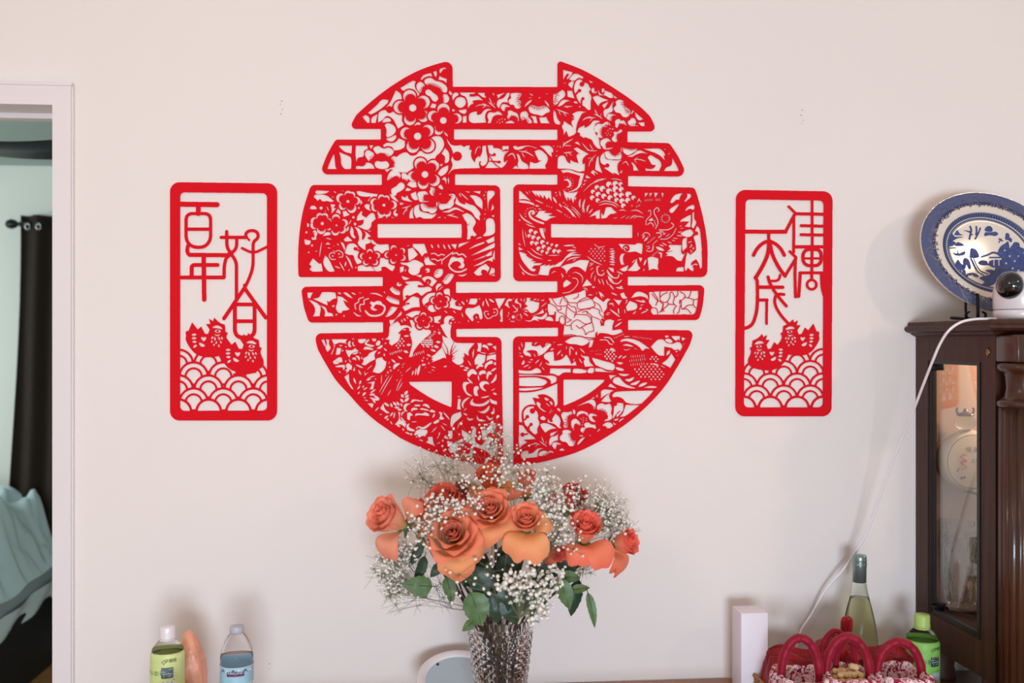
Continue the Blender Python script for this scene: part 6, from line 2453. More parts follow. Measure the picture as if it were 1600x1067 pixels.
# ================================================================ platter on its stand
PW = mat('porcelain', (226, 214, 200), .07, spec=.3); PB = mat('cobalt_print', (58, 74, 126), .35, spec=.15, noise=.25, nscale=120); PD = mat('cobalt_dark_print', (32, 38, 78), .25, spec=.3)
PZ = 1.604                                                     # cabinet top
pc = at(1546, 396, -.10); pn = Vector((0, -math.cos(math.radians(8.4)), math.sin(math.radians(8.4)))); px_ = Vector((1, 0, 0)); pu = pn.cross(px_).normalized()*1
if pu.z < 0: pu = -pu
sp = mpp(1546, -.10); RX, RY, RT = 118*sp, 92*sp, math.radians(-19)
ca, sa = math.cos(RT), math.sin(RT)
def plat(f, a, d):
    """oval coordinate: f = fraction of rim radius, a = angle, d = height off the plate plane"""
    x = RX*f*math.cos(a); y = RY*f*math.sin(a); return pc+px_*(x*ca-y*sa)+pu*(x*sa+y*ca)+pn*d
def prof_d(f): return .012 if f > .74 else (.012*max(0, (f-.60)/.14)**.7 if f > .60 else 0)
def pring(name, f0, f1, d, m, parent, n=160, edge=0, seg=3, a0=0, a1=2*math.pi):
    vs, fs = [], []
    for j in range(seg+1):
        f = f0+(f1-f0)*j/seg
        for k in range(n+1):
            a = a0+(a1-a0)*k/n; ff = f*(1+edge*math.sin(a*90)) if j == seg else f
            vs.append(plat(ff, a, prof_d(f)*(1)+d+.010*max(0, f-.74)))
    for j in range(seg):
        for k in range(n): q = j*(n+1)+k; fs.append((q, q+1, q+n+2, q+n+1))
    return mesh(name, vs, fs, m, parent, True)
pl = thing('platter', 'large oval blue and white willow pattern platter standing on the cabinet', 'plate', (pc.x, pc.y+.02, PZ+.018))
pring('plate_body', .0, 1.0, 0, PW, pl, edge=.004, seg=26); pring('plate_back', .0, 1.0, -.006, PW, pl, seg=26)
vs = []; n = 120
for f, d in ((1.0, .0146), (1.0, .0086)): vs += [plat(f, 2*math.pi*k/n, d) for k in range(n)]
mesh('plate_edge', vs, [(k, (k+1) % n, n+(k+1) % n, n+k) for k in range(n)], PW, pl, True)
pring('blue_border', .80, .996, .0004, mat('slate_blue_print', (50, 62, 106), .4, spec=.12, noise=.15, nscale=300), pl, seg=4); pring('inner_band', .575, .665, .0004, mat('slate_blue_print'), pl, seg=3)
pring('line', .562, .570, .0005, PD, pl, seg=1); pring('line', .668, .676, .0005, PD, pl, seg=1); pring('line', .792, .800, .0005, PD, pl, seg=1)
parts = []                                                       # fine white hatching of the border
for k in range(300):
    a = 2*math.pi*k/300; q = [plat(.84, a, .0152), plat(.84, a+.006, .0152), plat(.992, a+.020, .0160), plat(.992, a+.013, .0160)]
    parts.append((q, [(0, 1, 2, 3)]))
vs, fs = join(parts); h_ = mesh('hatching', vs, fs, mat('pale_print', (132, 140, 174), .4, spec=.15), pl); h_['kind'] = 'stuff'
parts = []
for k in range(110):
    a = 2*math.pi*k/110
    for a2, f1_, f2_ in ((.03, .585, .655), (-.03, .585, .655)):
        parts.append(([plat(f1_, a-a2/2, .0018+prof_d(.6)), plat(f1_, a-a2/2+.008, .0018+prof_d(.6)), plat(f2_, a+a2/2+.008, prof_d(.655)+.0009), plat(f2_, a+a2/2, prof_d(.655)+.0009)], [(0, 1, 2, 3)]))
vs, fs = join(parts); h_ = mesh('lattice', vs, fs, mat('pale_print'), pl); h_['kind'] = 'stuff'
def pstroke(fa, w, parent=pl, m=PD):
    pts = [plat(f, math.radians(a), prof_d(f)+.0013+.010*max(0, f-.74)) for f, a in fa]; vs, fs = [], []
    for i, p in enumerate(pts):
        t = (pts[min(i+1, len(pts)-1)]-pts[max(0, i-1)]).normalized(); s_ = t.cross(pn)*w*sp*.75; vs += [p-s_, p+s_]
    mesh('key_line', vs, [(2*i, 2*i+1, 2*i+3, 2*i+2) for i in range(len(pts)-1)], m, parent)
for k in range(8):
    a = 22+45*k+(4 if k % 2 else -4); pstroke([(.985, a+9), (.93, a+4), (.865, a)], 2.2)
    for sgn in (-1, 1):
        b = a+sgn*6; pstroke([(.865, a), (.845, b-sgn*2), (.875, b), (.905, b+sgn*1), (.91, b+sgn*5), (.87, b+sgn*6), (.85, b+sgn*9), (.81, b+sgn*11)], 2.0)
        pstroke([(.81, b+sgn*11), (.88, b+sgn*14), (.885, b+sgn*17), (.85, b+sgn*16)], 2.0)
rr_ = random.Random(3); parts = []                                # floral scrolls along the inner side of the border
for k in range(190):
    a = 2*math.pi*k/190+rr_.uniform(-.01, .01); f = rr_.uniform(.775, .835); r_ = rr_.uniform(.012, .024)
    base = plat(f, a, .0142); parts.append(([base+px_*(RX*r_*math.cos(t)*(.6+.4*math.cos(4*t)))+pu*(RX*r_*math.sin(t)*(.6+.4*math.cos(4*t))) for t in [q*math.pi/8 for q in range(16)]], [tuple(range(16))]))
vs, fs = join(parts); h_ = mesh('floral_scrolls', vs, fs, PD, pl); h_['kind'] = 'stuff'
parts = []
for k in range(150):
    a = 2*math.pi*k/150+.02+rr_.uniform(-.01, .01); f = rr_.uniform(.785, .825); r_ = rr_.uniform(.004, .007)
    base = plat(f, a, .0147); parts.append(([base+px_*(RX*r_*math.cos(t))+pu*(RX*r_*math.sin(t)) for t in [q*math.pi/4 for q in range(8)]], [tuple(range(8))]))
vs, fs = join(parts); h_ = mesh('floral_dots', vs, fs, PW, pl); h_['kind'] = 'stuff'
RP = Ras(1425, 290, 1612, 500, 4); RP.run(DSL_P)
sheet('landscape_print', RP, RP.m, lambda x, y, d: hit(x, y, pc, pn)+pn*(.0005+d), .0004, PB, pl)
std = thing('plate_stand', 'black wrought iron easel holding the platter', 'stand', (at(1524, 500, -.16).x, -.13, PZ))
IR = mat('wrought_iron', (20, 18, 18), .4, metal=.5)
sx = at(1526, 500, -.155).x
tube('prong', [(sx, -.158, PZ+.060), (sx, -.160, PZ+.02), (sx, -.155, PZ+.006), (sx, -.12, PZ+.006), (sx, -.05, PZ+.01)], .0035, IR, std, 8, 4)
tube('prong', [(sx+.13, -.158, PZ+.060), (sx+.13, -.160, PZ+.02), (sx+.13, -.155, PZ+.006), (sx+.13, -.12, PZ+.006), (sx+.13, -.05, PZ+.01)], .0035, IR, std, 8, 4)
tube('upright', [(sx-.008, -.135, PZ+.004), (sx-.008, -.125, PZ+.03), (sx+.04, -.05, PZ+.16), (sx+.065, -.03, PZ+.26)], .003, IR, std, 8, 4)
tube('upright', [(sx+.138, -.135, PZ+.004), (sx+.138, -.125, PZ+.03), (sx+.09, -.05, PZ+.16), (sx+.065, -.03, PZ+.26)], .003, IR, std, 8, 4)
for q in (0, .13):
    for s_ in (-1, 1):
        tube('scroll', [(sx+q+s_*.002, -.150, PZ+.004), (sx+q+s_*.012, -.152, PZ+.0035), (sx+q+s_*.021, -.152, PZ+.008), (sx+q+s_*.022, -.152, PZ+.016), (sx+q+s_*.014, -.152, PZ+.021)], [.002, .003, .0035, .003, .0015], IR, std, 8, 4)
tube('crossbar', [(sx, -.12, PZ+.006), (sx+.13, -.12, PZ+.006)], .003, IR, std)
# ================================================================ camera on the cabinet
cmx, cmy = at(1592, 470, -.26).x, -.262; cs = mpp(1592, -.26); r0 = 38*cs
CMW = mat('white_plastic', (232, 224, 224), .25, coat=.3); CMG = mat('lens_black', (8, 8, 8), .06, coat=1)
sc_ = thing('security_camera', 'white indoor security camera with black round lens on the cabinet', 'camera', (cmx, cmy, PZ))
zc1 = 1.56+(533.5-484)*cs; ztop = 1.56+(533.5-424)*cs
lathe('base', [(r0*.93, PZ+.0005), (r0, PZ+.003), (r0, zc1-.003), (r0*.985, zc1-.001)], cmx, cmy, CMW, sc_, 48)
lathe('seam_ring', [(r0*.96, zc1-.002), (r0*.96, zc1+.001)], cmx, cmy, mat('seam_grey', (150, 120, 118), .4), sc_, 48)
lathe('head', [(r0*.985, zc1+.0005), (r0, zc1+.002), (r0, ztop-r0*.9)]+[(r0*math.cos(t), ztop-r0*.9+r0*.9*math.sin(t)) for t in [k*math.pi/18 for k in range(1, 9)]]+[(.0005, ztop)], cmx, cmy, CMW, sc_, 48)
bz = 1.56+(533.5-447)*cs; bc = Vector((at(1579, 447, cmy-r0*.55).x, cmy-r0*.50, bz))
bm = bmesh.new(); bmesh.ops.create_uvsphere(bm, u_segments=40, v_segments=24, radius=1)
for v in bm.verts: v.co = Vector((v.co.x*19*cs, v.co.y*r0*.58, v.co.z*22*cs))+bc
fin('lens_dome', bm, CMG, sc_, True)
lathe('lens', [(.001, .0025), (.004, .002), (.006, 0), (.0062, -.002)], 0, 0, mat('lens_glass', (40, 44, 60), .02, coat=1), sc_, 24, xf=lambda v: bc+Vector((v.x, -r0*.58-v.z*.4+.0012, v.y-.002)))
# white power cord
cpts = [at(1556, 498, -.290), at(1540, 498, -.335), at(1520, 499, -.352), at(1500, 504, -.36), at(1482, 517, -.36), at(1469, 537, -.34), at(1458, 562, -.32), at(1443, 600, -.27), at(1424, 650, -.20), at(1400, 708, -.14), at(1376, 772, -.10), at(1352, 836, -.07), at(1322, 884, -.045), at(1290, 922, -.03), at(1268, 960, -.022), at(1250, 990, -.018), at(1240, 1040, -.016), at(1236, 1058, -.018)]
cord = tube('power_cord', cpts, .0026, mat('cord_white', (240, 234, 238), .4), None, 10, 5)
tag(cord, 'thin white power cord running from the security camera down across the wall', 'cable')
# ================================================================ things on the sideboard, right
bxx = at(1146, 1000, -.10)
s_ = mpp(1180, -.11)
def wbox():
    a = at(1158, 1060, -.135); b = at(1200, 1060, -.135); zt = at(1180, 958, -.135).z; w = b.x-a.x
    rot = Matrix.Rotation(math.radians(-2), 3, 'Z')
    o = box('gift_box', a.x, b.x, -.135, -.135+.062, TZ+.0005, zt, mat('white_card', (232, 224, 232), .5), None, .0012, 2)
    return tag(o, 'tall plain white box standing by the wall right of the bouquet', 'box')
wbox()
# wine bottle
WG = mat('wine_glass', (238, 244, 230), .02, trans=1, ior=1.10); WN = mat('pale_wine', (240, 238, 208), .0, trans=1, ior=1.12)
WY = -.10; wp = at(1343, 900, WY); ws = mpp(1343, WY); wx = wp.x; WR = 27.5*ws
zz = lambda py: 1.56+(533.5-py)*ws
wb = thing('wine_bottle', 'clear glass wine bottle with silver green foil cap behind the red baskets', 'bottle', (wx, WY, TZ))
bp = [(WR*.9, TZ+.001), (WR, TZ+.006), (WR, zz(1010)), (WR*.97, zz(992)), (WR*.86, zz(972)), (WR*.70, zz(952)), (WR*.52, zz(932)), (WR*.40, zz(915)), (WR*.35, zz(900)), (WR*.34, zz(872))]
bp = [tuple(v)[:2] for v in [(p.x, p.z) for p in smoothpts([(r, 0, z) for r, z in bp], 4)]]
lathe('bottle_glass', bp, wx, WY, WG, wb, 40)
lathe('wine', [(r*.93, z+.004) for r, z in bp if z < zz(935)], wx, WY, WN, wb, 36)
FO = mat('foil_green', (140, 162, 158), .3, metal=.7, noise=.1, nscale=40)
lathe('foil_cap', [(WR*.375, zz(909)), (WR*.385, zz(884)), (WR*.40, zz(883)), (WR*.40, zz(880)), (WR*.37, zz(879)), (WR*.39, zz(877)), (WR*.39, zz(870)), (WR*.36, zz(867)), (.001, zz(866.5))], wx, WY, FO, wb, 32)
for z in (882, 879.5, 875): lathe('foil_ridge', [(WR*.395, zz(z)), (WR*.415, zz(z-.6)), (WR*.395, zz(z-1.2))], wx, WY, FO, wb, 32, ct=False, cb=False)
writing('writing', 'noir', .013, wx, WY, WR+.0004, zz(1009), .30, INK, wb); writing('writing', 'VIN', .007, wx, WY, WR+.0004, zz(1016), .30, INK, wb)
patch('red_leaf', 0, 0, wx, WY, WR+.0005, zz(1014), .62, mat('leaf_red', (176, 30, 40), .6), wb, poly=[(-.004, 0), (.004, 0), (.004, .006), (0, .013), (-.004, .006)])
# tea bottles and water bottle
def tea(px, Y, captop, capc, labc, tint, label, ang, dark=True):
    p = at(px, 1000, Y); s = mpp(px, Y); z = lambda py: 1.56+(533.5-py-(captop-978))*s; x = p.x; r = 25.5*s
    t = thing('tea_bottle', label, 'bottle', (x, Y, TZ), 'green tea bottles')
    pr = [(r*.92, TZ+.001), (r, TZ+.008), (r, z(1063)), (r*.96, z(1061)), (r*.96, z(1058)), (r, z(1056)), (r, z(1036)), (r*.97, z(1034)), (r, z(1032)), (r, z(1022)), (r*.90, z(1012)), (r*.62, z(1003)), (r*.44, z(999)), (r*.43, z(996))]
    lathe('bottle_shell', pr, x, Y, PET, t, 36)
    lathe('tea', [(max(.002, a-.0016), b) for a, b in pr if b < z(1018)], x, Y, tint, t, 32)
    lathe('cap', [(r*.45, z(998)), (r*.475, z(996)), (r*.475, z(994)), (r*.455, z(993)), (r*.46, z(981)), (r*.42, z(978)), (.001, z(977.6))], x, Y, capc, t, 48, disp=lambda i, k, a, zz_: .0002*math.sin(a*40) if 2 < i < 5 else 0)
    lathe('cap_ring', [(r*.47, z(1000.5)), (r*.48, z(998.5))], x, Y, capc, t, 32)
    lb = lathe('label', [(r+.0006, TZ+.02), (r+.0006, z(1035)), (r+.0004, z(1033)), (r+.0006, z(1031)), (r*1.0+.0006, z(1021)), (r*.93, z(1016))], x, Y, labc, t, 40, ct=False, cb=False)
    R1 = r+.0012; DG = mat('label_dark_green', (34, 74, 74), .5); LG = mat('label_pale_green', (176, 206, 110), .5)
    patch('dark_panel', .022, .020, x, Y, R1, z(1052), ang+.22, DG if dark else INK, t)
    for k in range(4): writing('writing', ('おいしい緑茶', '無糖ストレート', '国産茶葉使用', 'おーいお茶')[k], .0032, x, Y, R1+.0003, z(1039.5+3.4*k), ang+.22, WHT, t)
    writing('writing', '伊藤園', .0075, x, Y, R1, z(1027.5), ang+.42, INK, t)
    for a_, b_ in ((0, .003), (-.003, 0), (.003, 0), (0, -.003)): patch('leaf_emblem', 0, 0, x, Y, R1, z(1027)+b_, ang+.02+a_/R1, DG, t, poly=[(-.0018, 0), (0, -.0014), (.0018, 0), (0, .0014)])
    writing('writing', 'お〜いお茶', .011, x, Y, R1, z(1048), ang-.75, DG, t)
    patch('nutrition_panel', .020, .050, x, Y, R1, z(1098), ang+.30, mat('panel_grey', (206, 212, 214), .6), t)
    for k in range(8): writing('writing', 'Nutrition 0kcal 525ml', .0022, x, Y, R1+.0003, z(1060+3.6*k), ang+.30, INK, t)
    return t
tea(262, -.25, 977.5, CMW, mat('label_lime', (216, 228, 150), .45, translucent=.08, noise=.08, nscale=30), mat('tea_pale', (236, 240, 200), .05, trans=.9, ior=1.1), 'green tea bottle with white cap at the left end of the sideboard', 0)
tea(1441, -.16, 959.5, mat('cap_lime', (176, 206, 110), .4), mat('label_green', (146, 208, 98), .45, translucent=.08, noise=.1, nscale=30), mat('tea_green', (190, 236, 140), .05, trans=.85, ior=1.1), 'green tea bottle with lime cap beside the display cabinet', .1, False)
WTX = at(370, 1000, -.25).x; w_s = mpp(370, -.25); wr = 25*w_s; z = lambda py: 1.56+(533.5-py)*w_s
wt = thing('water_bottle', 'clear water bottle with blue mountain label and grey cap', 'bottle', (WTX, -.25, TZ))
pr = [(wr*.8, TZ+.001), (wr*.96, TZ+.010)]
for k in range(7): zc = TZ+.018+k*.012; pr += [(wr*.97, zc), (wr*.92, zc+.004), (wr*.97, zc+.008)]
pr = [q for q in pr if q[1] < z(1068)]+[(wr*.98, z(1064)), (wr*.98, z(1035)), (wr, z(1031)), (wr, z(1024)), (wr*.93, z(1014)), (wr*.76, z(1003)), (wr*.55, z(993.5)), (wr*.42, z(990)), (wr*.40, z(988))]
lathe('bottle_shell', pr, WTX, -.25, PET, wt, 40)
lathe('water', [(a-.0014, b) for a, b in pr if b < z(1020)], WTX, -.25, mat('clear_water', (250, 252, 254), .0, trans=1, ior=1.1), wt, 36)
lathe('cap', [(wr*.40, z(988.5)), (wr*.43, z(987)), (wr*.42, z(979)), (wr*.39, z(977.5)), (.001, z(977.2))], WTX, -.25, mat('cap_grey', (196, 196, 206), .4, trans=.2), wt, 48, disp=lambda i, k, a, q: .0003*math.sin(a*36) if i in (1, 2) else 0)
R1 = wr+.0006
lathe('label', [(R1, z(1063)), (R1, z(1036))], WTX, -.25, mat('label_blue', (168, 212, 230), .4, translucent=.15, noise=.12, nscale=30), wt, 40, ct=False, cb=False)
for a_, b_ in ((1063, 1062), (1037, 1036)): lathe('label_edge', [(R1+.0003, z(a_)), (R1+.0003, z(b_))], WTX, -.25, WHT, wt, 40, ct=False, cb=False)
for k in range(7):
    patch('mountain', 0, 0, WTX, -.25, R1+.0003, z(1045), -1.1+.36*k, mat('mountain_blue', (60, 110, 164), .5) if k % 2 else WHT, wt, poly=[(-.007, 0), (.007, 0), (.002, .006), (-.001, .0085)])
patch('brand_panel', .034, .0068, WTX, -.25, R1+.0006, z(1047), .10, mat('panel_navy', (40, 30, 84), .5), wt); patch('brand_panel', .034, .0022, WTX, -.25, R1+.0006, z(1049), .10, mat('panel_maroon', (130, 24, 48), .5), wt)
writing('writing', 'KIRKLAND', .0064, WTX, -.25, R1+.0009, z(1045.5), .10, WHT, wt)
# salt rock
bm = bmesh.new(); bmesh.ops.create_icosphere(bm, subdivisions=3, radius=1); sr = at(290, 1030, -.19); rs = mpp(290, -.19); r_ = random.Random(5)
zt_ = 1.56+(533.5-990)*rs; hh = (zt_-TZ)/2
for v in bm.verts:
    n_ = v.co.normalized(); k = 1+.10*math.sin(n_.x*4+n_.z*3)*math.cos(n_.y*5+1)+r_.uniform(-.035, .035); tp = 1-.20*max(0, n_.z)
    v.co = Vector((sr.x+.004+n_.x*25*rs*k*tp-.004*n_.z, -.165+n_.y*.030*k, TZ+hh+n_.z*hh*(1+.04*(k-1))))
mn = min(v.co.z for v in bm.verts)
for v in bm.verts: v.co.z += TZ+.0005-mn
tag(fin('salt_rock', bm, mat('pink_salt', (244, 164, 134), .35, noise=.28, nscale=30, sss=.35, bump=.6, bscale=120), None, False), 'rough pink orange salt rock standing behind the left tea bottle', 'rock')
# crumpled clear wrap at the bottom left
bm = bmesh.new(); bmesh.ops.create_grid(bm, x_segments=26, y_segments=16, size=1); wc = at(266, 1068, -.33)
for v in bm.verts:
    x, y = v.co.x, v.co.y; rr2 = math.sqrt(min(1, x*x*.9+y*y*.9))
    v.co = Vector((wc.x+x*.055, -.335+y*.045, TZ+.003+(at(266, 1050, -.33).z-TZ)*max(0, 1-rr2**2)*(.72+.28*math.sin(x*9+y*5)*math.cos(y*11-x*4))+.008*math.sin(x*23)*math.sin(y*19+x*7)*(1-rr2)))
tag(fin('plastic_wrap', bm, mat('crinkled_wrap', (245, 245, 250), .08, trans=.92, ior=1.12), None, False), 'crumpled clear plastic wrap in front of the left tea bottle', 'wrapper')
# round white appliance behind the vase
rdx = at(716, 1060, -.115).x; rsx = mpp(716, -.115); Rr = 66*rsx
ap = thing('round_appliance', 'round white device with pale blue grey face leaning behind the vase', 'appliance', (rdx, -.10, TZ))
zt = 1.56+(533.5-1035)*rsx; tilt = math.asin(min(1, (zt-TZ-.018)/(2*Rr*1.0))); nA = Vector((0, -math.sin(tilt), math.cos(tilt))); uA = Vector((0, math.cos(tilt), math.sin(tilt)))
cA = Vector((rdx, -.125, TZ+.016))+uA*0+Vector((0, 0, Rr*math.sin(tilt)))
xfA = lambda v: cA+Vector((1, 0, 0))*v.x+uA*v.y+nA*v.z
lathe('rim', [(.02, -.012), (Rr*.86, -.012), (Rr*.97, -.006), (Rr, .002), (Rr*.985, .009), (Rr*.93, .012), (Rr*.80, .010), (Rr*.77, .006)], 0, 0, CMW, ap, 72, xf=xfA, ct=False)
lathe('face', [(.0005, .0062), (Rr*.4, .0066), (Rr*.785, .0062)], 0, 0, mat('grey_blue_face', (176, 194, 204), .3, coat=.4), ap, 64, xf=xfA, ct=False)
lathe('sensor_dot', [(.0005, .0085), (.0028, .0082), (.003, .0064)], 0, 0, INK, ap, 16, xf=lambda v: xfA(Vector((v.x-Rr*.48, v.y+Rr*.52, v.z))), cb=False)
# ================================================================ gift baskets
WK = mat('wicker', (176, 122, 66), .6, noise=.3, nscale=90); CR = mat('crimson_satin', (146, 6, 40), .5, sheen=.1, spec=.3, noise=.12, nscale=60, bump=.3, bscale=50)
FB = bpy.data.materials.new('floral_cotton'); FB.use_nodes = True; nt = FB.node_tree; b = nt.nodes['Principled BSDF']; b.inputs['Roughness'].default_value = .85
tc = nt.nodes.new('ShaderNodeTexCoord'); n1 = nt.nodes.new('ShaderNodeTexNoise'); n1.inputs['Scale'].default_value = 75; n1.inputs['Detail'].default_value = 3; n1.inputs['Distortion'].default_value = 1.6
rp = nt.nodes.new('ShaderNodeValToRGB'); rp.color_ramp.interpolation = 'CONSTANT'; e = rp.color_ramp.elements
e[0].position = 0; e[0].color = rgb(150, 22, 62); e[1].position = .42; e[1].color = rgb(214, 110, 130); q = e.new(.47); q.color = rgb(240, 228, 230); q = e.new(.60); q.color = rgb(190, 52, 88); q = e.new(.66); q.color = rgb(240, 226, 230)
nt.links.new(tc.outputs['Object'], n1.inputs[0]); nt.links.new(n1.outputs[0], rp.inputs[0]); nt.links.new(rp.outputs[0], b.inputs['Base Color'])
def rrect(cx, cy, hx, hy, r, z, n=6, j=0):
    out = []
    for q, (sx_, sy_) in enumerate(((1, 1), (-1, 1), (-1, -1), (1, -1))):
        for k in range(n+1):
            a = q*math.pi/2+k*math.pi/2/n; out.append(Vector((cx+sx_*(hx-r)+r*math.cos(a), cy+sy_*(hy-r)+r*math.sin(a), z)))
    return out
def densify(p, step):
    out = []
    for i in range(len(p)):
        a, b_ = p[i], p[(i+1) % len(p)]; m_ = max(1, int((b_-a).length/step)); out += [a.lerp(b_, k/m_) for k in range(m_)]
    return out
def weave(cx, cy, hx, hy, z0, z1, parent, flare=0):
    parts = []; rows = int((z1-z0)/.0055)
    for j in range(rows):
        t = j/rows; ring = densify(rrect(cx, cy, hx+flare*t, hy+flare*t, .018, z0+.003+(z1-z0)*t), .006)
        n_ = len(ring); pts = []
        for i, p in enumerate(ring):
            d = Vector((p.x-cx, p.y-cy, 0)).normalized(); pts.append(p+d*.0014*math.sin(i*1.6+j*math.pi))
        pts.append(pts[0]); parts.append(tube_vf(pts, .0026, 5, False))
    vs, fs = join(parts); w = mesh('weave', vs, fs, WK, parent, True); w['kind'] = 'stuff'
    ring = densify(rrect(cx, cy, hx+flare, hy+flare, .018, z1), .004); pts = []
    for br in (0, math.pi):
        pts = []
        for i, p in enumerate(ring):
            d = Vector((p.x-cx, p.y-cy, 0)).normalized(); a = i*.9+br; pts.append(p+d*.0022*math.cos(a)+Vector((0, 0, .0022*math.sin(a))))
        pts.append(pts[0]); vs, fs = tube_vf(pts, .0026, 5, False); mesh('rim_braid', vs, fs, WK, parent, True)
    vs = rrect(cx, cy, hx, hy, .018, z0+.002); mesh('bottom', vs, [tuple(range(len(vs)))], WK, parent)
def liner(cx, cy, hx, hy, zb, zt, parent, seed):
    r = random.Random(seed); vs, fs = [], []; lv = [(-.006, zb), (-.006, zt-.02), (-.004, zt-.004), (0, zt+.002), (.0065, zt), (.009, zt-.008), (.010, zt-.022), (.0115, zt-.034)]
    n_ = None
    for li, (o_, z_) in enumerate(lv):
        ring = densify(rrect(cx, cy, hx, hy, .018, z_), .005); n_ = len(ring)
        for i, p in enumerate(ring):
            d = Vector((p.x-cx, p.y-cy, 0)).normalized(); w_ = .0016*math.sin(i*.55+seed)+.0010*math.sin(i*1.3+li)
            vs.append(p+d*(o_+(w_ if li > 3 else w_*.6))+Vector((0, 0, (.0020*math.sin(i*.35+seed*2)+.0012*math.sin(i*.9)) if li > 1 else 0)))
    for j in range(len(lv)-1):
        for k in range(n_): fs.append((j*n_+k, j*n_+(k+1) % n_, (j+1)*n_+(k+1) % n_, (j+1)*n_+k))
    mesh('fabric_liner', vs, fs, FB, parent, True)
def handle(pts, parent, r=.0092, nm='handle'):
    p = smoothpts(pts, 8); vs, fs = [], []; n_ = 12; nrm = None
    rad = [r*(1+.05*math.sin(i*.55)+.03*math.sin(i*.9)) for i in range(len(p))]
    vs, fs = tube_vf(p, rad, n_); mesh(nm, vs, fs, CR, parent, True)
BZ = at(1320, 1047, -.26).z; sB = mpp(1320, -.26)
xL, xR = at(1197, 1050, -.20).x, at(1452, 1050, -.20).x
tray = thing('wicker_tray', 'wide woven wicker tray holding the three red handled baskets', 'basket', ((xL+xR)/2, -.24, TZ))
tcx, thx = (xL+xR)/2, (xR-xL)/2
weave(tcx, -.245, thx, .125, TZ+.002, TZ+.050, tray, .004)
spec = [(1251, 1033, 992, (1222, 1279), 'left red handled basket with floral cotton lining'), (1324, 1040, 990, (1292, 1357), 'middle red handled basket filled with peanuts'), (1405, 1036, 998, (1372, 1438), 'right red handled basket with floral cotton lining')]
bkz = None
for i, (cxp, rim, top_, (ha, hb), lab) in enumerate(spec):
    c = at(cxp, 1040, -.255); hx = 33*mpp(cxp, -.255); zr = TZ+.090
    t = thing('gift_basket', lab, 'basket', (c.x, -.255, TZ+.006), 'gift baskets in the tray')
    weave(c.x, -.255, hx-.0005, .0515, TZ+.007, zr-.007, t)
    liner(c.x, -.255, hx, .052, TZ+.02, zr, t, i+1)
    z1 = at(cxp, top_+5, -.255).z; xa = at(ha, 1040, -.255).x; xb = at(hb, 1040, -.255).x; m_ = (xa+xb)/2; hw = (xb-xa)/2
    handle([(m_+hw*math.cos(a)*(1 if abs(math.cos(a)) < .98 else 1), -.255-.006*math.cos(a), (zr-.022)+(z1-zr+.022)*math.sin(a)**.8 if math.sin(a) > 0 else zr-.022) for a in [math.pi*(1-k/10) for k in range(11)]], t)
    if i == 1:
        bkz = (c, hx, zr)
        for k in range(1): handle([(m_-hw*.2, -.215, zr-.02), (m_-hw*.15, -.220, zr+.03), (m_+hw*.25, -.235, z1-.002), (m_+hw*.62, -.225, zr+.03), (m_+hw*.7, -.215, zr-.02)], t, .0065)
# peanuts
c, hx, zr = bkz; PN = mat('peanut_shell', (216, 178, 128), .75, noise=.15, nscale=90, bump=.8, bscale=220); r_ = random.Random(2); cnt = 0
spots = [(ix, iy, 0) for ix in (-.78, -.40, 0, .38, .76) for iy in (-.5, .05, .6)]+[(ix, iy, 1) for ix in (-.55, -.15, .28, .62) for iy in (-.2, .35)]+[(.55, .1, 2)]
for ix, iy, lv in spots:
    LV = ('front', 'middle', 'back')[0 if iy < -.3 else (1 if iy < .4 else 2)]; SD = 'left' if ix < -.3 else ('right' if ix > .3 else 'centre')
    plab = 'tan peanut on the very top of the heap in the middle basket' if lv == 2 else ('tan peanut in the upper layer of the middle basket, %s %s' % (LV, SD) if lv else 'tan peanut in the bottom layer of the middle basket, %s row %s' % (LV, SD))
    x = c.x+ix*hx*.72+r_.uniform(-.002, .002); y = -.255+iy*.040; z = zr-.014+lv*.0115+r_.uniform(0, .002); a = r_.uniform(0, 3.14); el = r_.uniform(-.3, .3)
    M = Matrix.Rotation(a, 3, 'Z')@Matrix.Rotation(el, 3, 'Y')
    vs, fs = lathe_vf([(.0006, -.0105), (.0052, -.0092), (.0072, -.005), (.0064, 0), (.0070, .0045), (.0052, .0085), (.0006, .0098)], 0, 0, 12, lambda i_, k_, a_, z_: .0003*math.sin(a_*6))
    vs = [Vector((x, y, z))+M@Vector((v[2], v[0], v[1])) for v in vs]
    tag(mesh('peanut', vs, fs, PN, None, True), plab, 'peanut', 'peanuts in the middle basket')
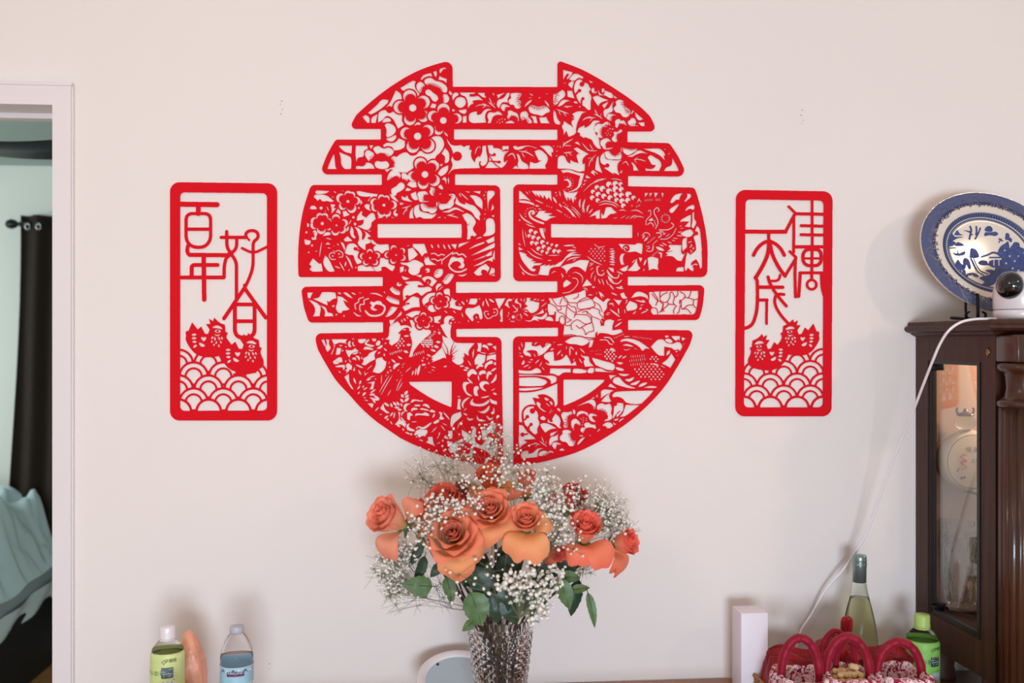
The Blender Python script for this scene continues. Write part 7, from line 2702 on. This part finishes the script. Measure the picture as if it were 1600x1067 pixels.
# red organza behind and beside the baskets
ORG = mat('red_organza', (172, 4, 22), .4, translucent=.25, sheen=.3, alpha=.88, bump=.5, bscale=60)
NX, NY = 60, 26; vs = []
xa, xb = at(1186, 1050, -.2).x, at(1436, 1050, -.12).x
for j in range(NY):
    for i in range(NX):
        u, v = i/(NX-1), j/(NY-1); x = xa+(xb-xa)*u; y = -.185+.075*v
        base = TZ+.060+.028*math.sin(math.pi*u)**.5
        z = base+.014*math.sin(u*31+v*7)*math.cos(v*9+u*13)+.010*math.sin(u*57+v*21)+.012*math.sin(v*math.pi)
        if u < .10: k = (.10-u)/.10; z = z*(1-k)+(TZ+.012)*k; y = y-.06*k; x = x+.002*math.sin(v*30)
        vs.append((x, y, max(TZ+.006, z)))
fs = [(j*NX+i, j*NX+i+1, (j+1)*NX+i+1, (j+1)*NX+i) for j in range(NY-1) for i in range(NX-1)]
tag(mesh('organza_cloth', vs, fs, ORG, None, True), 'crumpled sheer red organza cloth draped over the back of the tray', 'cloth')
ox = at(1300, 1000, -.15).x; og = thing('organza_pouch', 'sheer red organza pouch tied with a knot behind the middle basket', 'pouch', (ox, -.135, TZ+.07))
zt = at(1320, 992, -.14).z; z0 = TZ+.078
def pd(i, k, a, z): return .0035*math.sin(a*7+i)+.002*math.sin(a*13-i*2)
lathe('pouch_body', [(.020, z0), (.036, z0+.008), (.042, z0+.022), (.034, z0+.036), (.018, zt-.006), (.008, zt)], ox+.010, -.138, ORG, og, 48, disp=pd, ct=False)
zk = at(1322, 966, -.14).z; kx = at(1322, 980, -.14).x
for s_ in (-1, 1):
    tube('ribbon_loop', [(kx, -.14, zt), (kx+s_*.007, -.142, zt+.012), (kx+s_*.008, -.144, zk-.004), (kx+s_*.002, -.144, zk), (kx-s_*.003, -.141, zt+.012), (kx, -.14, zt)], [.0045, .006, .0055, .005, .004, .003], ORG, og, 8, 4)
handle([(at(1281, 1030, -.15).x, -.165, TZ+.08), (at(1281, 1003, -.15).x, -.165, at(1281, 1003, -.15).z), (at(1300, 984, -.15).x, -.16, at(1300, 984, -.15).z), (at(1320, 990, -.15).x, -.155, at(1320, 992, -.15).z)], og, .006, 'drawstring')
